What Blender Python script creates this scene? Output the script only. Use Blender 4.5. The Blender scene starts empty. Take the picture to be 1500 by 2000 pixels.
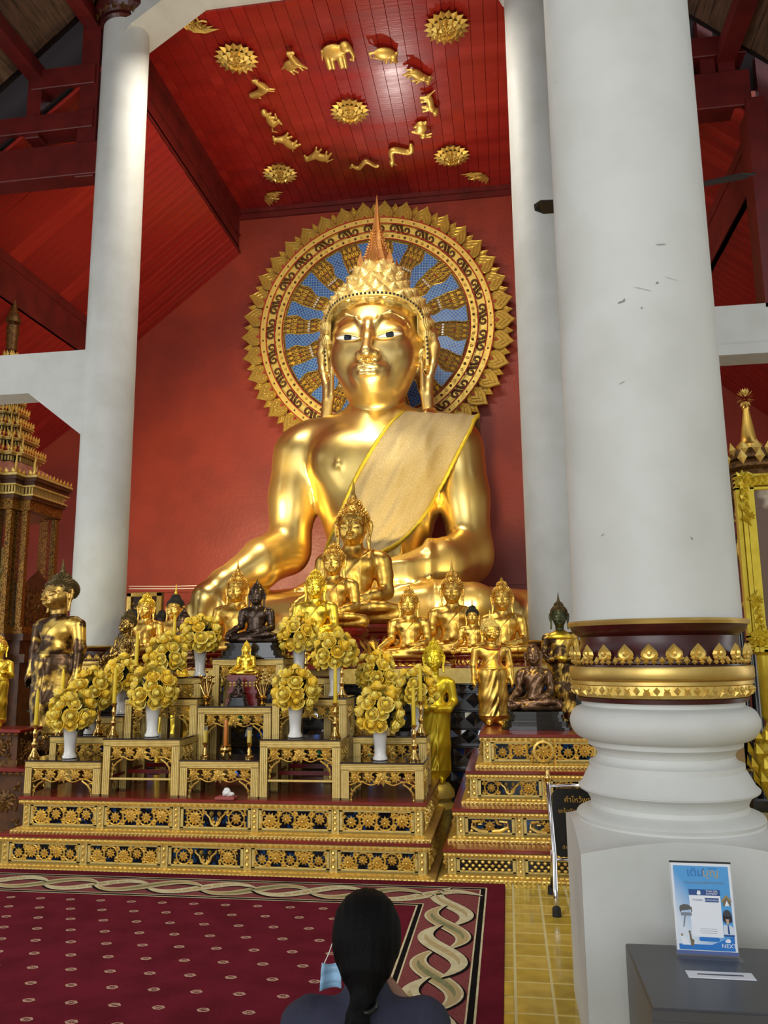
import bpy, bmesh, math, random, numpy as np
from mathutils import Vector, Matrix, Euler
from mathutils.bvhtree import BVHTree
SC = bpy.context.scene
COL = SC.collection
PI = math.pi
random.seed(7)
# ---------------------------------------------------------------- camera
FPX, YAW, PITCH, ROLL = 1570.0, math.radians(8.5), math.radians(9.9), math.radians(0.63)
CAM = Vector((0, 0, 1.5))
_F = Vector((-math.sin(YAW)*math.cos(PITCH), math.cos(YAW)*math.cos(PITCH), math.sin(PITCH)))
_r0 = Vector((math.cos(YAW), math.sin(YAW), 0)); _u0 = _r0.cross(_F)
_R = _r0*math.cos(ROLL) - _u0*math.sin(ROLL); _U = _u0*math.cos(ROLL) + _r0*math.sin(ROLL)
cd = bpy.data.cameras.new('camera'); cam = bpy.data.objects.new('camera', cd); COL.objects.link(cam)
cd.sensor_fit = 'VERTICAL'; cd.sensor_height = 36.0; cd.lens = FPX/2000*36.0; cd.clip_start = 0.05; cd.clip_end = 200
cam.matrix_world = Matrix(((_R.x, _U.x, -_F.x, CAM.x), (_R.y, _U.y, -_F.y, CAM.y), (_R.z, _U.z, -_F.z, CAM.z), (0, 0, 0, 1)))
SC.camera = cam
def ray(x, y): return _F + _R*((x-750)/FPX) + _U*((1000-y)/FPX)
def at(x, y, Y):                      # photo pixel -> point of the hall at distance Y from the camera
    v = ray(x, y); return CAM + v*(Y/v.y)
def atz(x, y, z):
    v = ray(x, y); return CAM + v*((z-CAM.z)/v.z)
def pxm(Y, n): return n*Y/FPX*1.0     # n photo pixels at distance Y, in metres
# ---------------------------------------------------------------- world, lights, exposure
w = bpy.data.worlds.new('world'); SC.world = w; w.use_nodes = True
bg = w.node_tree.nodes['Background']; bg.inputs[0].default_value = (0.86, 0.93, 1.0, 1); bg.inputs[1].default_value = 1.0
vs = SC.view_settings; vs.view_transform = 'Standard'; vs.look = 'None'; vs.gamma = 1.0; vs.use_curve_mapping = False
vs.exposure = 0.0
SC.cycles.max_bounces = 6; SC.cycles.glossy_bounces = 4; SC.cycles.diffuse_bounces = 3
SC.cycles.use_denoising = True; SC.cycles.sample_clamp_indirect = 6.0; SC.cycles.caustics_reflective = False; SC.cycles.caustics_refractive = False
def area(name, loc, target, sx, sy, power, color=(1, 1, 1)):
    l = bpy.data.lights.new(name, 'AREA'); l.shape = 'RECTANGLE'; l.size = sx; l.size_y = sy; l.energy = power; l.color = color
    o = bpy.data.objects.new(name, l); COL.objects.link(o); o.location = loc
    o.rotation_euler = (Vector(target)-Vector(loc)).to_track_quat('-Z', 'Y').to_euler(); return o
def spot(name, loc, target, power, angle, color=(1, .85, .55), blend=.5, rad=.12):
    l = bpy.data.lights.new(name, 'SPOT'); l.energy = power; l.spot_size = math.radians(angle); l.spot_blend = blend; l.color = color; l.shadow_soft_size = rad
    o = bpy.data.objects.new(name, l); COL.objects.link(o); o.location = loc
    o.rotation_euler = (Vector(target)-Vector(loc)).to_track_quat('-Z', 'Y').to_euler(); return o
area('daylight_front_doors', (-2.6, -4.5, 3.2), (-3.0, 9, 3.5), 6.5, 4.5, 265, (0.95, 0.98, 1.0))
area('daylight_right_door', (5.4, 5.2, 2.2), (-1, 9.5, 3.0), 3.0, 3.2, 70, (0.95, 0.98, 1.0))
area('daylight_left_door', (-9.2, 4.5, 2.2), (-3, 9, 3.5), 3.0, 3.2, 100, (0.95, 0.98, 1.0))
area('bay_fill', (-2.5, 9.4, 9.9), (-2.5, 13.5, 4.0), 3.2, .8, 210, (1, .93, .80))  # added area light without a fixture, brightens the bay behind the columns
spot('flood_buddha_right', (-0.30, 9.9, 1.75), (-2.2, 13.4, 6.4), 620, 95, (1, .80, .42))
spot('wall_left_fill', (-5.0, 10.2, 3.4), (-4.6, 15.4, 3.9), 900, 80, (1, .80, .45), .5)  # added unseen spot for the warm patch on the left wall
spot('altar_fill', (-2.3, 1.6, 6.4), (-2.2, 6.0, .8), 520, 60, (1, .94, .80), .6, .45)  # added soft fill with no real fixture, lifts tables, roses and carpet
_P = atz(770, 150, 11.0); _d = (_P-CAM)*.27
spot('ceiling_glare_spot', _P+Vector((_d.x, _d.y, -_d.z)), _P, 130, 80, (1, .96, .88), .6, .12)  # added unseen spot behind the head, aimed up for a glare on the ceiling
spot('flood_ceiling', (-1.9, 10.5, 3.0), (-1.9, 12.4, 11), 300, 80, (1, .95, .85))
spot('led_altar', (-1.2, 6.6, 2.9), (-2.6, 8.2, 1.4), 40, 100, (1, .86, .22))
spot('led_right_statues', (0.25, 6.0, 2.4), (-0.6, 7.6, 1.2), 34, 80, (1, .88, .25))
spot('led_left_statues', (-3.35, 3.15, 3.1), (-4.5, 7.6, 1.7), 190, 38, (1, .88, .5), .5, .05)
# ---------------------------------------------------------------- helpers
def lin(h):
    h = h.lstrip('#'); c = [int(h[i:i+2], 16)/255 for i in (0, 2, 4)]
    return tuple(x/12.92 if x <= .04045 else ((x+.055)/1.055)**2.4 for x in c)
M = {}
def mat(name, col, rough=.5, metal=0.0, col2=None, scale=8.0, bump=0.0, bscale=40.0, detail=4.0, spec=None, stretch=None, mixlo=.4, mixhi=.65, coat=0.0, rvar=0.0, emis=None):
    m = bpy.data.materials.new(name); m.use_nodes = True; nt = m.node_tree; b = nt.nodes['Principled BSDF']
    c = lin(col) if isinstance(col, str) else col
    b.inputs['Base Color'].default_value = (*c, 1); b.inputs['Roughness'].default_value = rough; b.inputs['Metallic'].default_value = metal
    if spec is not None: b.inputs['Specular IOR Level'].default_value = spec
    if coat: b.inputs['Coat Weight'].default_value = coat; b.inputs['Coat Roughness'].default_value = .08
    if col2 or bump or rvar:
        tc = nt.nodes.new('ShaderNodeTexCoord'); mp = nt.nodes.new('ShaderNodeMapping'); nt.links.new(tc.outputs['Object'], mp.inputs[0])
        if stretch: mp.inputs['Scale'].default_value = stretch
    if col2 or rvar:
        n = nt.nodes.new('ShaderNodeTexNoise'); n.inputs['Scale'].default_value = scale; n.inputs['Detail'].default_value = detail
        nt.links.new(mp.outputs[0], n.inputs['Vector'])
        mr = nt.nodes.new('ShaderNodeMapRange'); mr.inputs[1].default_value = mixlo; mr.inputs[2].default_value = mixhi
        nt.links.new(n.outputs[0], mr.inputs[0])
        if col2:
            mx = nt.nodes.new('ShaderNodeMix'); mx.data_type = 'RGBA'
            c2 = lin(col2) if isinstance(col2, str) else col2
            mx.inputs[6].default_value = (*c, 1); mx.inputs[7].default_value = (*c2, 1)
            nt.links.new(mr.outputs[0], mx.inputs[0]); nt.links.new(mx.outputs[2], b.inputs['Base Color'])
        if rvar:
            m2 = nt.nodes.new('ShaderNodeMapRange'); m2.inputs[3].default_value = rough; m2.inputs[4].default_value = rough+rvar
            nt.links.new(mr.outputs[0], m2.inputs[0]); nt.links.new(m2.outputs[0], b.inputs['Roughness'])
    if bump:
        n2 = nt.nodes.new('ShaderNodeTexNoise'); n2.inputs['Scale'].default_value = bscale; n2.inputs['Detail'].default_value = 3
        nt.links.new(mp.outputs[0], n2.inputs['Vector'])
        bp = nt.nodes.new('ShaderNodeBump'); bp.inputs['Strength'].default_value = bump; bp.inputs['Distance'].default_value = .02
        nt.links.new(n2.outputs[0], bp.inputs['Height']); nt.links.new(bp.outputs[0], b.inputs['Normal'])
    if emis:
        b.inputs['Emission Color'].default_value = (*lin(emis[0]), 1); b.inputs['Emission Strength'].default_value = emis[1]
    M[name] = m; return m
class MB:
    def __init__(s): s.v = []; s.f = []; s.m = []
    def add(s, vs, fs, mi=0):
        o = len(s.v); s.v += [tuple(v) for v in vs]; s.f += [tuple(i+o for i in f) for f in fs]; s.m += [mi]*len(fs); return s
    def box(s, x0, x1, y0, y1, z0, z1, mi=0):
        return s.add([(x0,y0,z0),(x1,y0,z0),(x1,y1,z0),(x0,y1,z0),(x0,y0,z1),(x1,y0,z1),(x1,y1,z1),(x0,y1,z1)],
              [(3,2,1,0),(4,5,6,7),(0,1,5,4),(1,2,6,5),(2,3,7,6),(3,0,4,7)], mi)
    def bevbox(s, x0, x1, y0, y1, z0, z1, b, mi=0):
        P = [(x0,y0,z0+b),(x1,y0,z0+b),(x1,y1,z0+b),(x0,y1,z0+b),(x0,y0,z1-b),(x1,y0,z1-b),(x1,y1,z1-b),(x0,y1,z1-b),
             (x0+b,y0+b,z0),(x1-b,y0+b,z0),(x1-b,y1-b,z0),(x0+b,y1-b,z0),(x0+b,y0+b,z1),(x1-b,y0+b,z1),(x1-b,y1-b,z1),(x0+b,y1-b,z1)]
        F = [(0,1,5,4),(1,2,6,5),(2,3,7,6),(3,0,4,7),(11,10,9,8),(12,13,14,15)]
        for i in range(4):
            j = (i+1) % 4; F += [(8+i,8+j,j,i), (4+i,4+j,12+j,12+i)]
        return s.add(P, F, mi)
    def lathe(s, prof, n=24, c=(0, 0, 0), mi=0, sy=1.0, caps=True, a0=0.0, flute=None):
        vs = []; fs = []
        for (r, z) in prof:
            for k in range(n):
                a = a0+2*PI*k/n; rr = r*(flute(a) if flute else 1)
                vs.append((c[0]+rr*math.cos(a), c[1]+rr*math.sin(a)*sy, c[2]+z))
        for i in range(len(prof)-1):
            for k in range(n):
                k2 = (k+1) % n; fs.append((i*n+k, i*n+k2, (i+1)*n+k2, (i+1)*n+k))
        if caps:
            fs.append(tuple(range(n-1, -1, -1))); fs.append(tuple((len(prof)-1)*n+k for k in range(n)))
        return s.add(vs, fs, mi)
    def tube(s, pts, rad, n=6, mi=0, closed=False, flat=1.0):
        pts = [Vector(p) for p in pts]; N = len(pts); vs = []; fs = []
        if not isinstance(rad, (list, tuple)): rad = [rad]*N
        up = None
        for i, p in enumerate(pts):
            if closed: t = pts[(i+1) % N]-pts[i-1]
            else: t = pts[min(i+1, N-1)]-pts[max(i-1, 0)]
            t.normalize() if t.length > 1e-9 else None
            if up is None:
                up = Vector((0, 0, 1)) if abs(t.z) < .9 else Vector((0, 1, 0))
            a = t.cross(up); a = a.normalized() if a.length > 1e-6 else Vector((1, 0, 0)); b = a.cross(t).normalized(); up = b
            for k in range(n):
                th = 2*PI*k/n; vs.append(p + (a*math.cos(th)+b*math.sin(th)*flat)*rad[i])
        R = N if closed else N-1
        for i in range(R):
            j = (i+1) % N
            for k in range(n):
                k2 = (k+1) % n; fs.append((i*n+k, i*n+k2, j*n+k2, j*n+k))
        if not closed:
            fs.append(tuple(range(n-1, -1, -1))); fs.append(tuple((N-1)*n+k for k in range(n)))
        return s.add(vs, fs, mi)
    def prism(s, poly, y0, y1, mi=0):              # polygon in (x,z), extruded along y
        n = len(poly)
        vs = [(x, y0, z) for x, z in poly]+[(x, y1, z) for x, z in poly]
        fs = [tuple(range(n)), tuple(range(2*n-1, n-1, -1))]+[(i, i+n, (i+1) % n+n, (i+1) % n) for i in range(n)]
        return s.add(vs, fs, mi)
    def prismz(s, poly, z0, z1, mi=0):
        n = len(poly)
        vs = [(x, y, z0) for x, y in poly]+[(x, y, z1) for x, y in poly]
        fs = [tuple(range(n-1, -1, -1)), tuple(range(n, 2*n))]+[(i, (i+1) % n, (i+1) % n+n, i+n) for i in range(n)]
        return s.add(vs, fs, mi)
    def ball(s, c, r, n=8, k=5, mi=0):
        rx, ry, rz = r if isinstance(r, (tuple, list)) else (r, r, r)
        vs = [(c[0], c[1], c[2]-rz)]; fs = []
        for i in range(1, k):
            t = PI*i/k
            for j in range(n):
                a = 2*PI*j/n; vs.append((c[0]+rx*math.sin(t)*math.cos(a), c[1]+ry*math.sin(t)*math.sin(a), c[2]-rz*math.cos(t)))
        vs.append((c[0], c[1], c[2]+rz))
        for j in range(n): fs.append((0, 1+(j+1) % n, 1+j)); fs.append((len(vs)-1, 1+(k-2)*n+j, 1+(k-2)*n+(j+1) % n))
        for i in range(k-2):
            for j in range(n):
                j2 = (j+1) % n; fs.append((1+i*n+j, 1+i*n+j2, 1+(i+1)*n+j2, 1+(i+1)*n+j))
        return s.add(vs, fs, mi)
    def kite(s, c, d, n, L, W, H, mi=0):           # leaf: raised diamond from c along d, plane normal n
        c, d, n = Vector(c), Vector(d).normalized(), Vector(n).normalized(); t = d.cross(n)
        P = [c, c+d*L*.45+t*W/2, c+d*L, c+d*L*.45-t*W/2, c+d*L*.42+n*H]
        return s.add(P, [(0, 1, 4), (1, 2, 4), (2, 3, 4), (3, 0, 4)], mi)
    def merge(s, o, mtx=None, mi=None):
        vs = [mtx @ Vector(v) for v in o.v] if mtx else o.v
        b = len(s.v); s.v += [tuple(v) for v in vs]; s.f += [tuple(i+b for i in f) for f in o.f]; s.m += (o.m if mi is None else [mi]*len(o.m)); return s
    def mesh(s, name, mats, smooth=False, sharp=None):
        me = bpy.data.meshes.new(name); me.from_pydata(s.v, [], s.f)
        for m in (mats if isinstance(mats, (list, tuple)) else [mats]): me.materials.append(m)
        me.polygons.foreach_set('material_index', s.m)
        if smooth:
            me.polygons.foreach_set('use_smooth', [True]*len(s.f))
            if sharp: me.set_sharp_from_angle(angle=math.radians(sharp))
        me.update(); return me
def link(name, me, parent=None, loc=(0, 0, 0), rot=(0, 0, 0), sc=None):
    o = bpy.data.objects.new(name, me); COL.objects.link(o); o.location = loc; o.rotation_euler = rot
    if sc is not None: o.scale = sc if isinstance(sc, (tuple, list)) else (sc,)*3
    if parent: o.parent = parent
    return o
def obj(name, mb, m, parent=None, smooth=False, sharp=None, **k): return link(name, mb.mesh(name, m, smooth, sharp), parent, **k)
LABELS = {}
def tag(o, label, cat, group=None):
    o['label'] = label; o['category'] = cat
    if group: o['group'] = group
    LABELS[label] = LABELS.get(label, 0)+1
    return o
def thing(name, label, cat, loc=(0, 0, 0), rz=0.0, group=None, sc=None):
    o = link(name, None, None, loc, (0, 0, rz), sc); o.empty_display_size = .1; return tag(o, label, cat, group)
def struct(name, mb, m, parent=None, smooth=False, sharp=None):
    o = obj(name, mb, m, parent, smooth, sharp); o['kind'] = 'structure'; return o
def dup(root, label, loc, rz=None, sc=None, group=None):
    def cp(o, par):
        c = o.copy(); COL.objects.link(c); c.parent = par
        for ch in list(o.children): cp(ch, c)
        return c
    r = cp(root, None); r.location = loc
    if rz is not None: r.rotation_euler = (0, 0, rz)
    if sc is not None: r.scale = sc if isinstance(sc, (tuple, list)) else (sc,)*3
    r['label'] = label
    if group: r['group'] = group
    LABELS[label] = LABELS.get(label, 0)+1
    return r
# ---------------------------------------------------------------- signed-distance modelling (one smooth skin per figure)
class SDF:
    def __init__(s, lo, hi, h):
        s.h = h; s.lo = np.array(lo, np.float32)
        s.ax = [np.arange(lo[i], hi[i]+h, h, dtype=np.float32) for i in range(3)]
        s.D = np.full([len(a) for a in s.ax], 9.0, np.float32)
    def sl(s, lo, hi):
        r = []
        for i in range(3):
            a = max(0, int((lo[i]-s.lo[i])/s.h)); b = min(len(s.ax[i]), int((hi[i]-s.lo[i])/s.h)+2); r.append(slice(a, max(a, b)))
        sl = tuple(r); X = s.ax[0][sl[0]][:, None, None]; Y = s.ax[1][sl[1]][None, :, None]; Z = s.ax[2][sl[2]][None, None, :]
        return sl, X, Y, Z
    def put(s, sl, d, k, op):
        a = s.D[sl]
        if a.size == 0: return
        if op == 'u':
            t = np.clip(.5+.5*(d-a)/k, 0, 1); s.D[sl] = d+(a-d)*t-k*t*(1-t)
        else:
            t = np.clip(.5-.5*(a+d)/k, 0, 1); s.D[sl] = a+(-d-a)*t+k*t*(1-t)
    def cone(s, a, b, ra, rb, k=.1, op='u'):
        m = max(ra, rb)+k+4*s.h
        sl, X, Y, Z = s.sl([min(a[i], b[i])-m for i in range(3)], [max(a[i], b[i])+m for i in range(3)])
        d = [b[i]-a[i] for i in range(3)]; L2 = sum(q*q for q in d)+1e-9
        px, py, pz = X-a[0], Y-a[1], Z-a[2]
        t = np.clip((px*d[0]+py*d[1]+pz*d[2])/L2, 0, 1)
        dist = np.sqrt((px-t*d[0])**2+(py-t*d[1])**2+(pz-t*d[2])**2)-(ra+(rb-ra)*t)
        s.put(sl, dist, k, op); return s
    def chain(s, pts, rads, k=.1, op='u'):
        if not isinstance(rads, (list, tuple)): rads = [rads]*len(pts)
        for i in range(len(pts)-1): s.cone(pts[i], pts[i+1], rads[i], rads[i+1], k, op)
        return s
    def ell(s, c, r, k=.1, op='u', rot=None):
        m = max(r)+k+4*s.h; mm = [q+k+4*s.h for q in r] if rot is None else [m]*3
        sl, X, Y, Z = s.sl([c[i]-mm[i] for i in range(3)], [c[i]+mm[i] for i in range(3)])
        x, y, z = X-c[0], Y-c[1], Z-c[2]
        if rot is not None:
            R = np.array(Euler(rot).to_matrix()).T
            x, y, z = R[0, 0]*x+R[0, 1]*y+R[0, 2]*z, R[1, 0]*x+R[1, 1]*y+R[1, 2]*z, R[2, 0]*x+R[2, 1]*y+R[2, 2]*z
        k0 = np.sqrt((x/r[0])**2+(y/r[1])**2+(z/r[2])**2); k1 = np.sqrt((x/r[0]**2)**2+(y/r[1]**2)**2+(z/r[2]**2)**2)+1e-6
        s.put(sl, k0*(k0-1)/k1, k, op); return s
    def mod(s, fn):
        X = s.ax[0][:, None, None]; Y = s.ax[1][None, :, None]; Z = s.ax[2][None, None, :]
        s.D += fn(X, Y, Z).astype(np.float32); return s
    def net(s):
        D = s.D; S = D < 0; nx, ny, nz = D.shape
        c = np.zeros((nx-1, ny-1, nz-1), np.int8)
        for i in (0, 1):
            for j in (0, 1):
                for k in (0, 1): c += S[i:nx-1+i, j:ny-1+j, k:nz-1+k]
        act = np.argwhere((c > 0) & (c < 8)); idx = np.full(c.shape, -1, np.int32); idx[tuple(act.T)] = np.arange(len(act))
        acc = np.zeros((len(act), 3)); cnt = np.zeros(len(act))
        corners = [(i, j, k) for i in (0, 1) for j in (0, 1) for k in (0, 1)]
        vals = {cc: D[act[:, 0]+cc[0], act[:, 1]+cc[1], act[:, 2]+cc[2]].astype(float) for cc in corners}
        for a in corners:
            for ax in range(3):
                if a[ax] == 0:
                    b = list(a); b[ax] = 1; b = tuple(b); va, vb = vals[a], vals[b]; msk = (va < 0) != (vb < 0)
                    t = np.where(msk, va/np.where(msk, va-vb, 1), 0); p = np.tile(np.array(a, float), (len(act), 1)); p[:, ax] = t
                    acc += p*msk[:, None]; cnt += msk
        V = (act+acc/cnt[:, None])*s.h+s.lo
        F = []
        for ax in range(3):
            u, v = [(1, 2), (2, 0), (0, 1)][ax]
            A = [slice(None)]*3; B = [slice(None)]*3; A[ax] = slice(0, -1); B[ax] = slice(1, None)
            ed = np.argwhere(S[tuple(A)] != S[tuple(B)]); n = D.shape
            ok = (ed[:, u] > 0) & (ed[:, u] < n[u]-1) & (ed[:, v] > 0) & (ed[:, v] < n[v]-1); ed = ed[ok]
            fl = S[tuple(ed.T)]
            q = []
            for du, dv in ((-1, -1), (0, -1), (0, 0), (-1, 0)):
                e = ed.copy(); e[:, u] += du; e[:, v] += dv; q.append(idx[tuple(e.T)])
            q = np.stack(q, 1); q[~fl] = q[~fl][:, ::-1]; F.append(q)
        return V, np.concatenate(F)
def npmesh(name, V, F, m, smooth=True):
    me = bpy.data.meshes.new(name); nf = len(F)
    me.vertices.add(len(V)); me.vertices.foreach_set('co', np.asarray(V, np.float32).ravel())
    me.loops.add(nf*4); me.loops.foreach_set('vertex_index', np.asarray(F, np.int32).ravel())
    me.polygons.add(nf); me.polygons.foreach_set('loop_start', np.arange(0, nf*4, 4, dtype=np.int32))
    me.polygons.foreach_set('use_smooth', np.ones(nf, bool))
    for q in (m if isinstance(m, (list, tuple)) else [m]): me.materials.append(q)
    me.update(calc_edges=True); me.validate(); return me
def remat(me, m):
    c = me.copy(); c.materials.clear(); c.materials.append(m); return c
# ---------------------------------------------------------------- materials
mat('white_plaster', '#d9d9d4', .55, col2='#cfcfc8', scale=2.5, bump=.06, bscale=60)
mat('red_wall', '#9a3a28', .42, col2='#8a3122', scale=1.2, bump=.25, bscale=14, rvar=.1)
mat('red_plank', '#a3241d', .26, col2='#8f1d18', scale=3, stretch=(.15, 1, 1), bump=.12, bscale=25, rvar=.12)
mat('red_plank_b', '#961f1a', .3, col2='#ab2a20', scale=3, stretch=(.15, 1, 1), bump=.12, bscale=25, rvar=.12)
mat('red_beam', '#6a1b17', .45, col2='#581512', scale=3, bump=.08)
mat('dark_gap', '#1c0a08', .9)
mat('roof_board', '#6a4a36', .8, col2='#4a3526', scale=6, stretch=(4, .5, 4), bump=.2)
mat('roof_board_b', '#7a5a40', .8, col2='#553e2c', scale=6, stretch=(4, .5, 4), bump=.2)
mat('gold', (0.97, .72, .25), .28, .93, col2=(0.93, .66, .2), scale=2, bump=.025, bscale=6, rvar=.1)
mat('gold_head', (0.96, .72, .28), .3, .92, col2=(0.9, .6, .18), scale=2, rvar=.1)
mat('gold_statue', (0.86, .55, .13), .3, 1.0, col2=(0.74, .43, .08), scale=5, bump=.05, bscale=18, rvar=.15)
mat('gold_bright', (0.98, .72, .10), .3, 1.0, col2=(0.95, .66, .07), scale=4, rvar=.1)
mat('gold_yellow', (0.86, .66, .05), .3, 0.75, col2=(0.80, .58, .03), scale=4, rvar=.1)
mat('gold_carve', (0.92, .66, .18), .36, .75, col2=(0.78, .50, .11), scale=30, rvar=.15)
mat('gold_paint', (0.80, .60, .19), .42, .35, col2=(0.68, .48, .13), scale=20, bump=.05)
mat('gold_frame', (0.80, .58, .18), .42, .15, col2=(0.70, .48, .13), scale=25)
mat('gold_frame_dark', (0.24, .16, .05), .5, .2)
mat('gold_curl', (0.95, .72, .24), .36, .5)
mat('gold_halo', (0.92, .68, .16), .4, .45, col2=(0.78, .54, .10), scale=14, rvar=.15); mat('gold_halo_deep', (0.50, .31, .05), .45, .5)
mat('gold_halo_line', (0.90, .66, .16), .35, .8)
mat('halo_brown', '#5d3a12', .5, .3)
mat('halo_red', '#b5382a', .5)
mat('bronze_dark', (0.085, .055, .04), .28, .75, col2=(0.05, .03, .022), scale=5)
mat('bronze_brown', (0.22, .125, .07), .32, .85, col2=(0.13, .07, .04), scale=6)
mat('bronze_aged', (0.72, .46, .10), .32, .9, col2=(0.075, .042, .024), scale=6, mixlo=.44, mixhi=.53, bump=.12, bscale=20)
mat('bronze_face', (0.56, .36, .10), .34, .9, col2=(0.34, .20, .06), scale=9, rvar=.1)
mat('hair_dark', (0.035, .032, .022), .55, .4)
mat('hair_bronze', (0.12, .085, .035), .42, .8)
mat('black_lacquer', (0.012, .010, .009), .18, 0, coat=.5)
mat('green_dark', (0.055, .06, .03), .4, .6)
mat('stain_red', '#7d1512', .3, col2='#5d100e', scale=5, coat=.3)
mat('red_board', '#8a2c22', .28, col2='#75221a', scale=4, coat=.3)
mat('dark_glass_top', '#2a0f0b', .1, coat=.6)
mat('dark_mirror', (0.02, .022, .03), .08, .4)
mat('blue_mirror', (0.006, .05, .15), .12, .2, col2=(0.004, .006, .01), scale=26, mixlo=.36, mixhi=.46)
mat('brown_wood', '#5a3418', .4, col2='#3f2410', scale=8, bump=.1)
mat('brown_gilt', '#7a5526', .4, .5, col2='#4d3114', scale=30, bump=.3, bscale=60)
mat('gilt_pattern', '#a5752a', .42, .55, col2='#4d2f10', scale=55, detail=2, mixlo=.45, mixhi=.56)
mat('pink_dome', '#c98a72', .5, col2='#b5745e', scale=6)
mat('brass', (0.80, .52, .16), .2, 1.0)
mat('chrome', (0.75, .75, .77), .14, 1.0)
mat('rubber', '#121212', .6)
mat('candle', '#e3c42c', .45, col2='#d6b522', scale=8)
mat('wick', '#2a2018', .8)
mat('porcelain', '#e4e2dc', .22, coat=.3)
mat('leaf', '#26391d', .55, col2='#17270f', scale=14)
mat('maroon_carpet', '#6f1a2b', .95, col2='#601522', scale=5, bump=.5, bscale=260, spec=.1)
mat('rose_carpet', '#8a4a48', .95, col2='#7b3d3f', scale=90, bump=.4, bscale=220, spec=.1)
mat('cream_carpet', '#d8cda6', .95, col2='#c9bb92', scale=20, bump=.3, bscale=220, spec=.1)
mat('tan_carpet', '#b9a374', .95, bump=.3, bscale=220, spec=.1)
mat('olive_carpet', '#7d7f58', .95, col2='#928d66', scale=30, bump=.3, bscale=220, spec=.1)
mat('black_carpet', '#120d0e', .95, spec=.1)
mat('tile', '#c6a840', .13, col2='#b29438', scale=9, coat=.2)
mat('tile_b', '#d2b452', .15, col2='#bc9e44', scale=9, coat=.2)
mat('grout', '#d8c98c', .7)
mat('col_red', '#4a1916', .3, col2='#3a120f', scale=5)
mat('col_gold', (0.72, .50, .15), .34, .8, col2=(0.55, .36, .10), scale=6, rvar=.15)
mat('fan_black', '#17181a', .5)
mat('grey_box', '#4c4c4e', .34, col2='#454547', scale=3)
mat('paper', '#e8eaf0', .4)
def clearglass(name, fac, tint=(1, 1, 1)):      # thin sheet: mostly see-through with a mirror sheen
    m = bpy.data.materials.new(name); m.use_nodes = True; nt = m.node_tree; nt.nodes.clear()
    out = nt.nodes.new('ShaderNodeOutputMaterial'); mx = nt.nodes.new('ShaderNodeMixShader'); tr = nt.nodes.new('ShaderNodeBsdfTransparent'); gl = nt.nodes.new('ShaderNodeBsdfGlossy')
    tr.inputs[0].default_value = (*tint, 1); gl.inputs['Roughness'].default_value = .03; mx.inputs[0].default_value = fac
    nt.links.new(tr.outputs[0], mx.inputs[1]); nt.links.new(gl.outputs[0], mx.inputs[2]); nt.links.new(mx.outputs[0], out.inputs[0]); M[name] = m
clearglass('glass', .09)
mat('white', '#f0efe9', .35); mat('black', '#0a0a0a', .3); mat('iris', '#20242a', .15)
mat('hair', '#060505', .62, spec=.12, bump=.3, bscale=8, stretch=(40, 40, 1.5))
mat('skin', '#a97a62', .5); mat('navy_shirt', '#2c2c40', .85, col2='#262638', scale=20, bump=.15, bscale=120)
mat('mask_blue', '#9fc4e0', .6); mat('trousers', '#1c1c22', .8)
mat('tissue', '#ecece8', .7); mat('pink_pack', '#a54e4a', .5); mat('thread', '#e6dfd4', .7)
mat('sparkle', (0.62, .45, .18), .45, .3, col2=(0.85, .70, .40), scale=160, detail=1, mixlo=.45, mixhi=.6, bump=.8, bscale=130)
mat('sparkle_edge', (0.85, .62, .04), .4, .3)
mat('amber_glass', '#c8701a', .1, .3, coat=.5)
# blue mirror mosaic of the halo: small square tesserae with pale joints
m = mat('blue_mosaic', '#2d6fb0', .36, .1); nt = m.node_tree; bs = nt.nodes['Principled BSDF']
tc = nt.nodes.new('ShaderNodeTexCoord'); br = nt.nodes.new('ShaderNodeTexBrick'); nt.links.new(tc.outputs['UV'], br.inputs['Vector'])
br.inputs['Color1'].default_value = (*lin('#164f9a'), 1); br.inputs['Color2'].default_value = (*lin('#2a70bc'), 1); br.inputs['Mortar'].default_value = (*lin('#93aabc'), 1)
br.inputs['Scale'].default_value = 1; br.inputs['Brick Width'].default_value = .055; br.inputs['Row Height'].default_value = .055; br.inputs['Mortar Size'].default_value = .0045; br.offset = 0
nt.links.new(br.outputs[0], bs.inputs['Base Color'])
M['blue_mosaic'] = m
# ---------------------------------------------------------------- the hall
XL, XR, YB, ZC, YC = -5.42, 0.82, 15.5, 11.0, 9.8     # nave sides, back wall, nave ceiling, column row
XLC, XRC = -5.22, 0.60                                # column axes
CXN = (XL+XR)/2
# floor with a laid area of glazed tiles where it shows beside the carpet
mb = MB().box(-9.6, 5.8, -6, 16, -.2, -.0025); floor = struct('floor', mb, M['grout'])
T = .165
t1 = MB().bevbox(-.0775, .0775, -.0775, .0775, -.012, 0, .004).mesh('tile', M['tile']); t2 = MB().bevbox(-.0775, .0775, -.0775, .0775, -.012, 0, .004).mesh('tile', M['tile_b'])
for i in range(12):
    for j in range(24):
        x = -.02-T*1.5+T*i; y = 2.0+T*j
        if y < 5.87: link('tile', random.choice((t1, t1, t2)), floor, (x, y, 0), (random.uniform(-.002, .002), random.uniform(-.002, .002), 0))
mb = MB()                                             # the rest of the tiling, out of sight under and behind things
for i in range(-46, 32):
    for j in range(-28, 80):
        x = -.02-T*1.5+T*i; y = 2.0+T*j
        if (0 <= i < 12 and 0 <= j < 24 and y < 5.87) or y > 8 or abs(x+2) > 7: continue
        mb.add([(x-.079, y-.079, 0), (x+.079, y-.079, 0), (x+.079, y+.079, 0), (x-.079, y+.079, 0)], [(0, 1, 2, 3)])
o = obj('far_tiles', mb, M['tile'], floor); o['kind'] = 'stuff'
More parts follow.
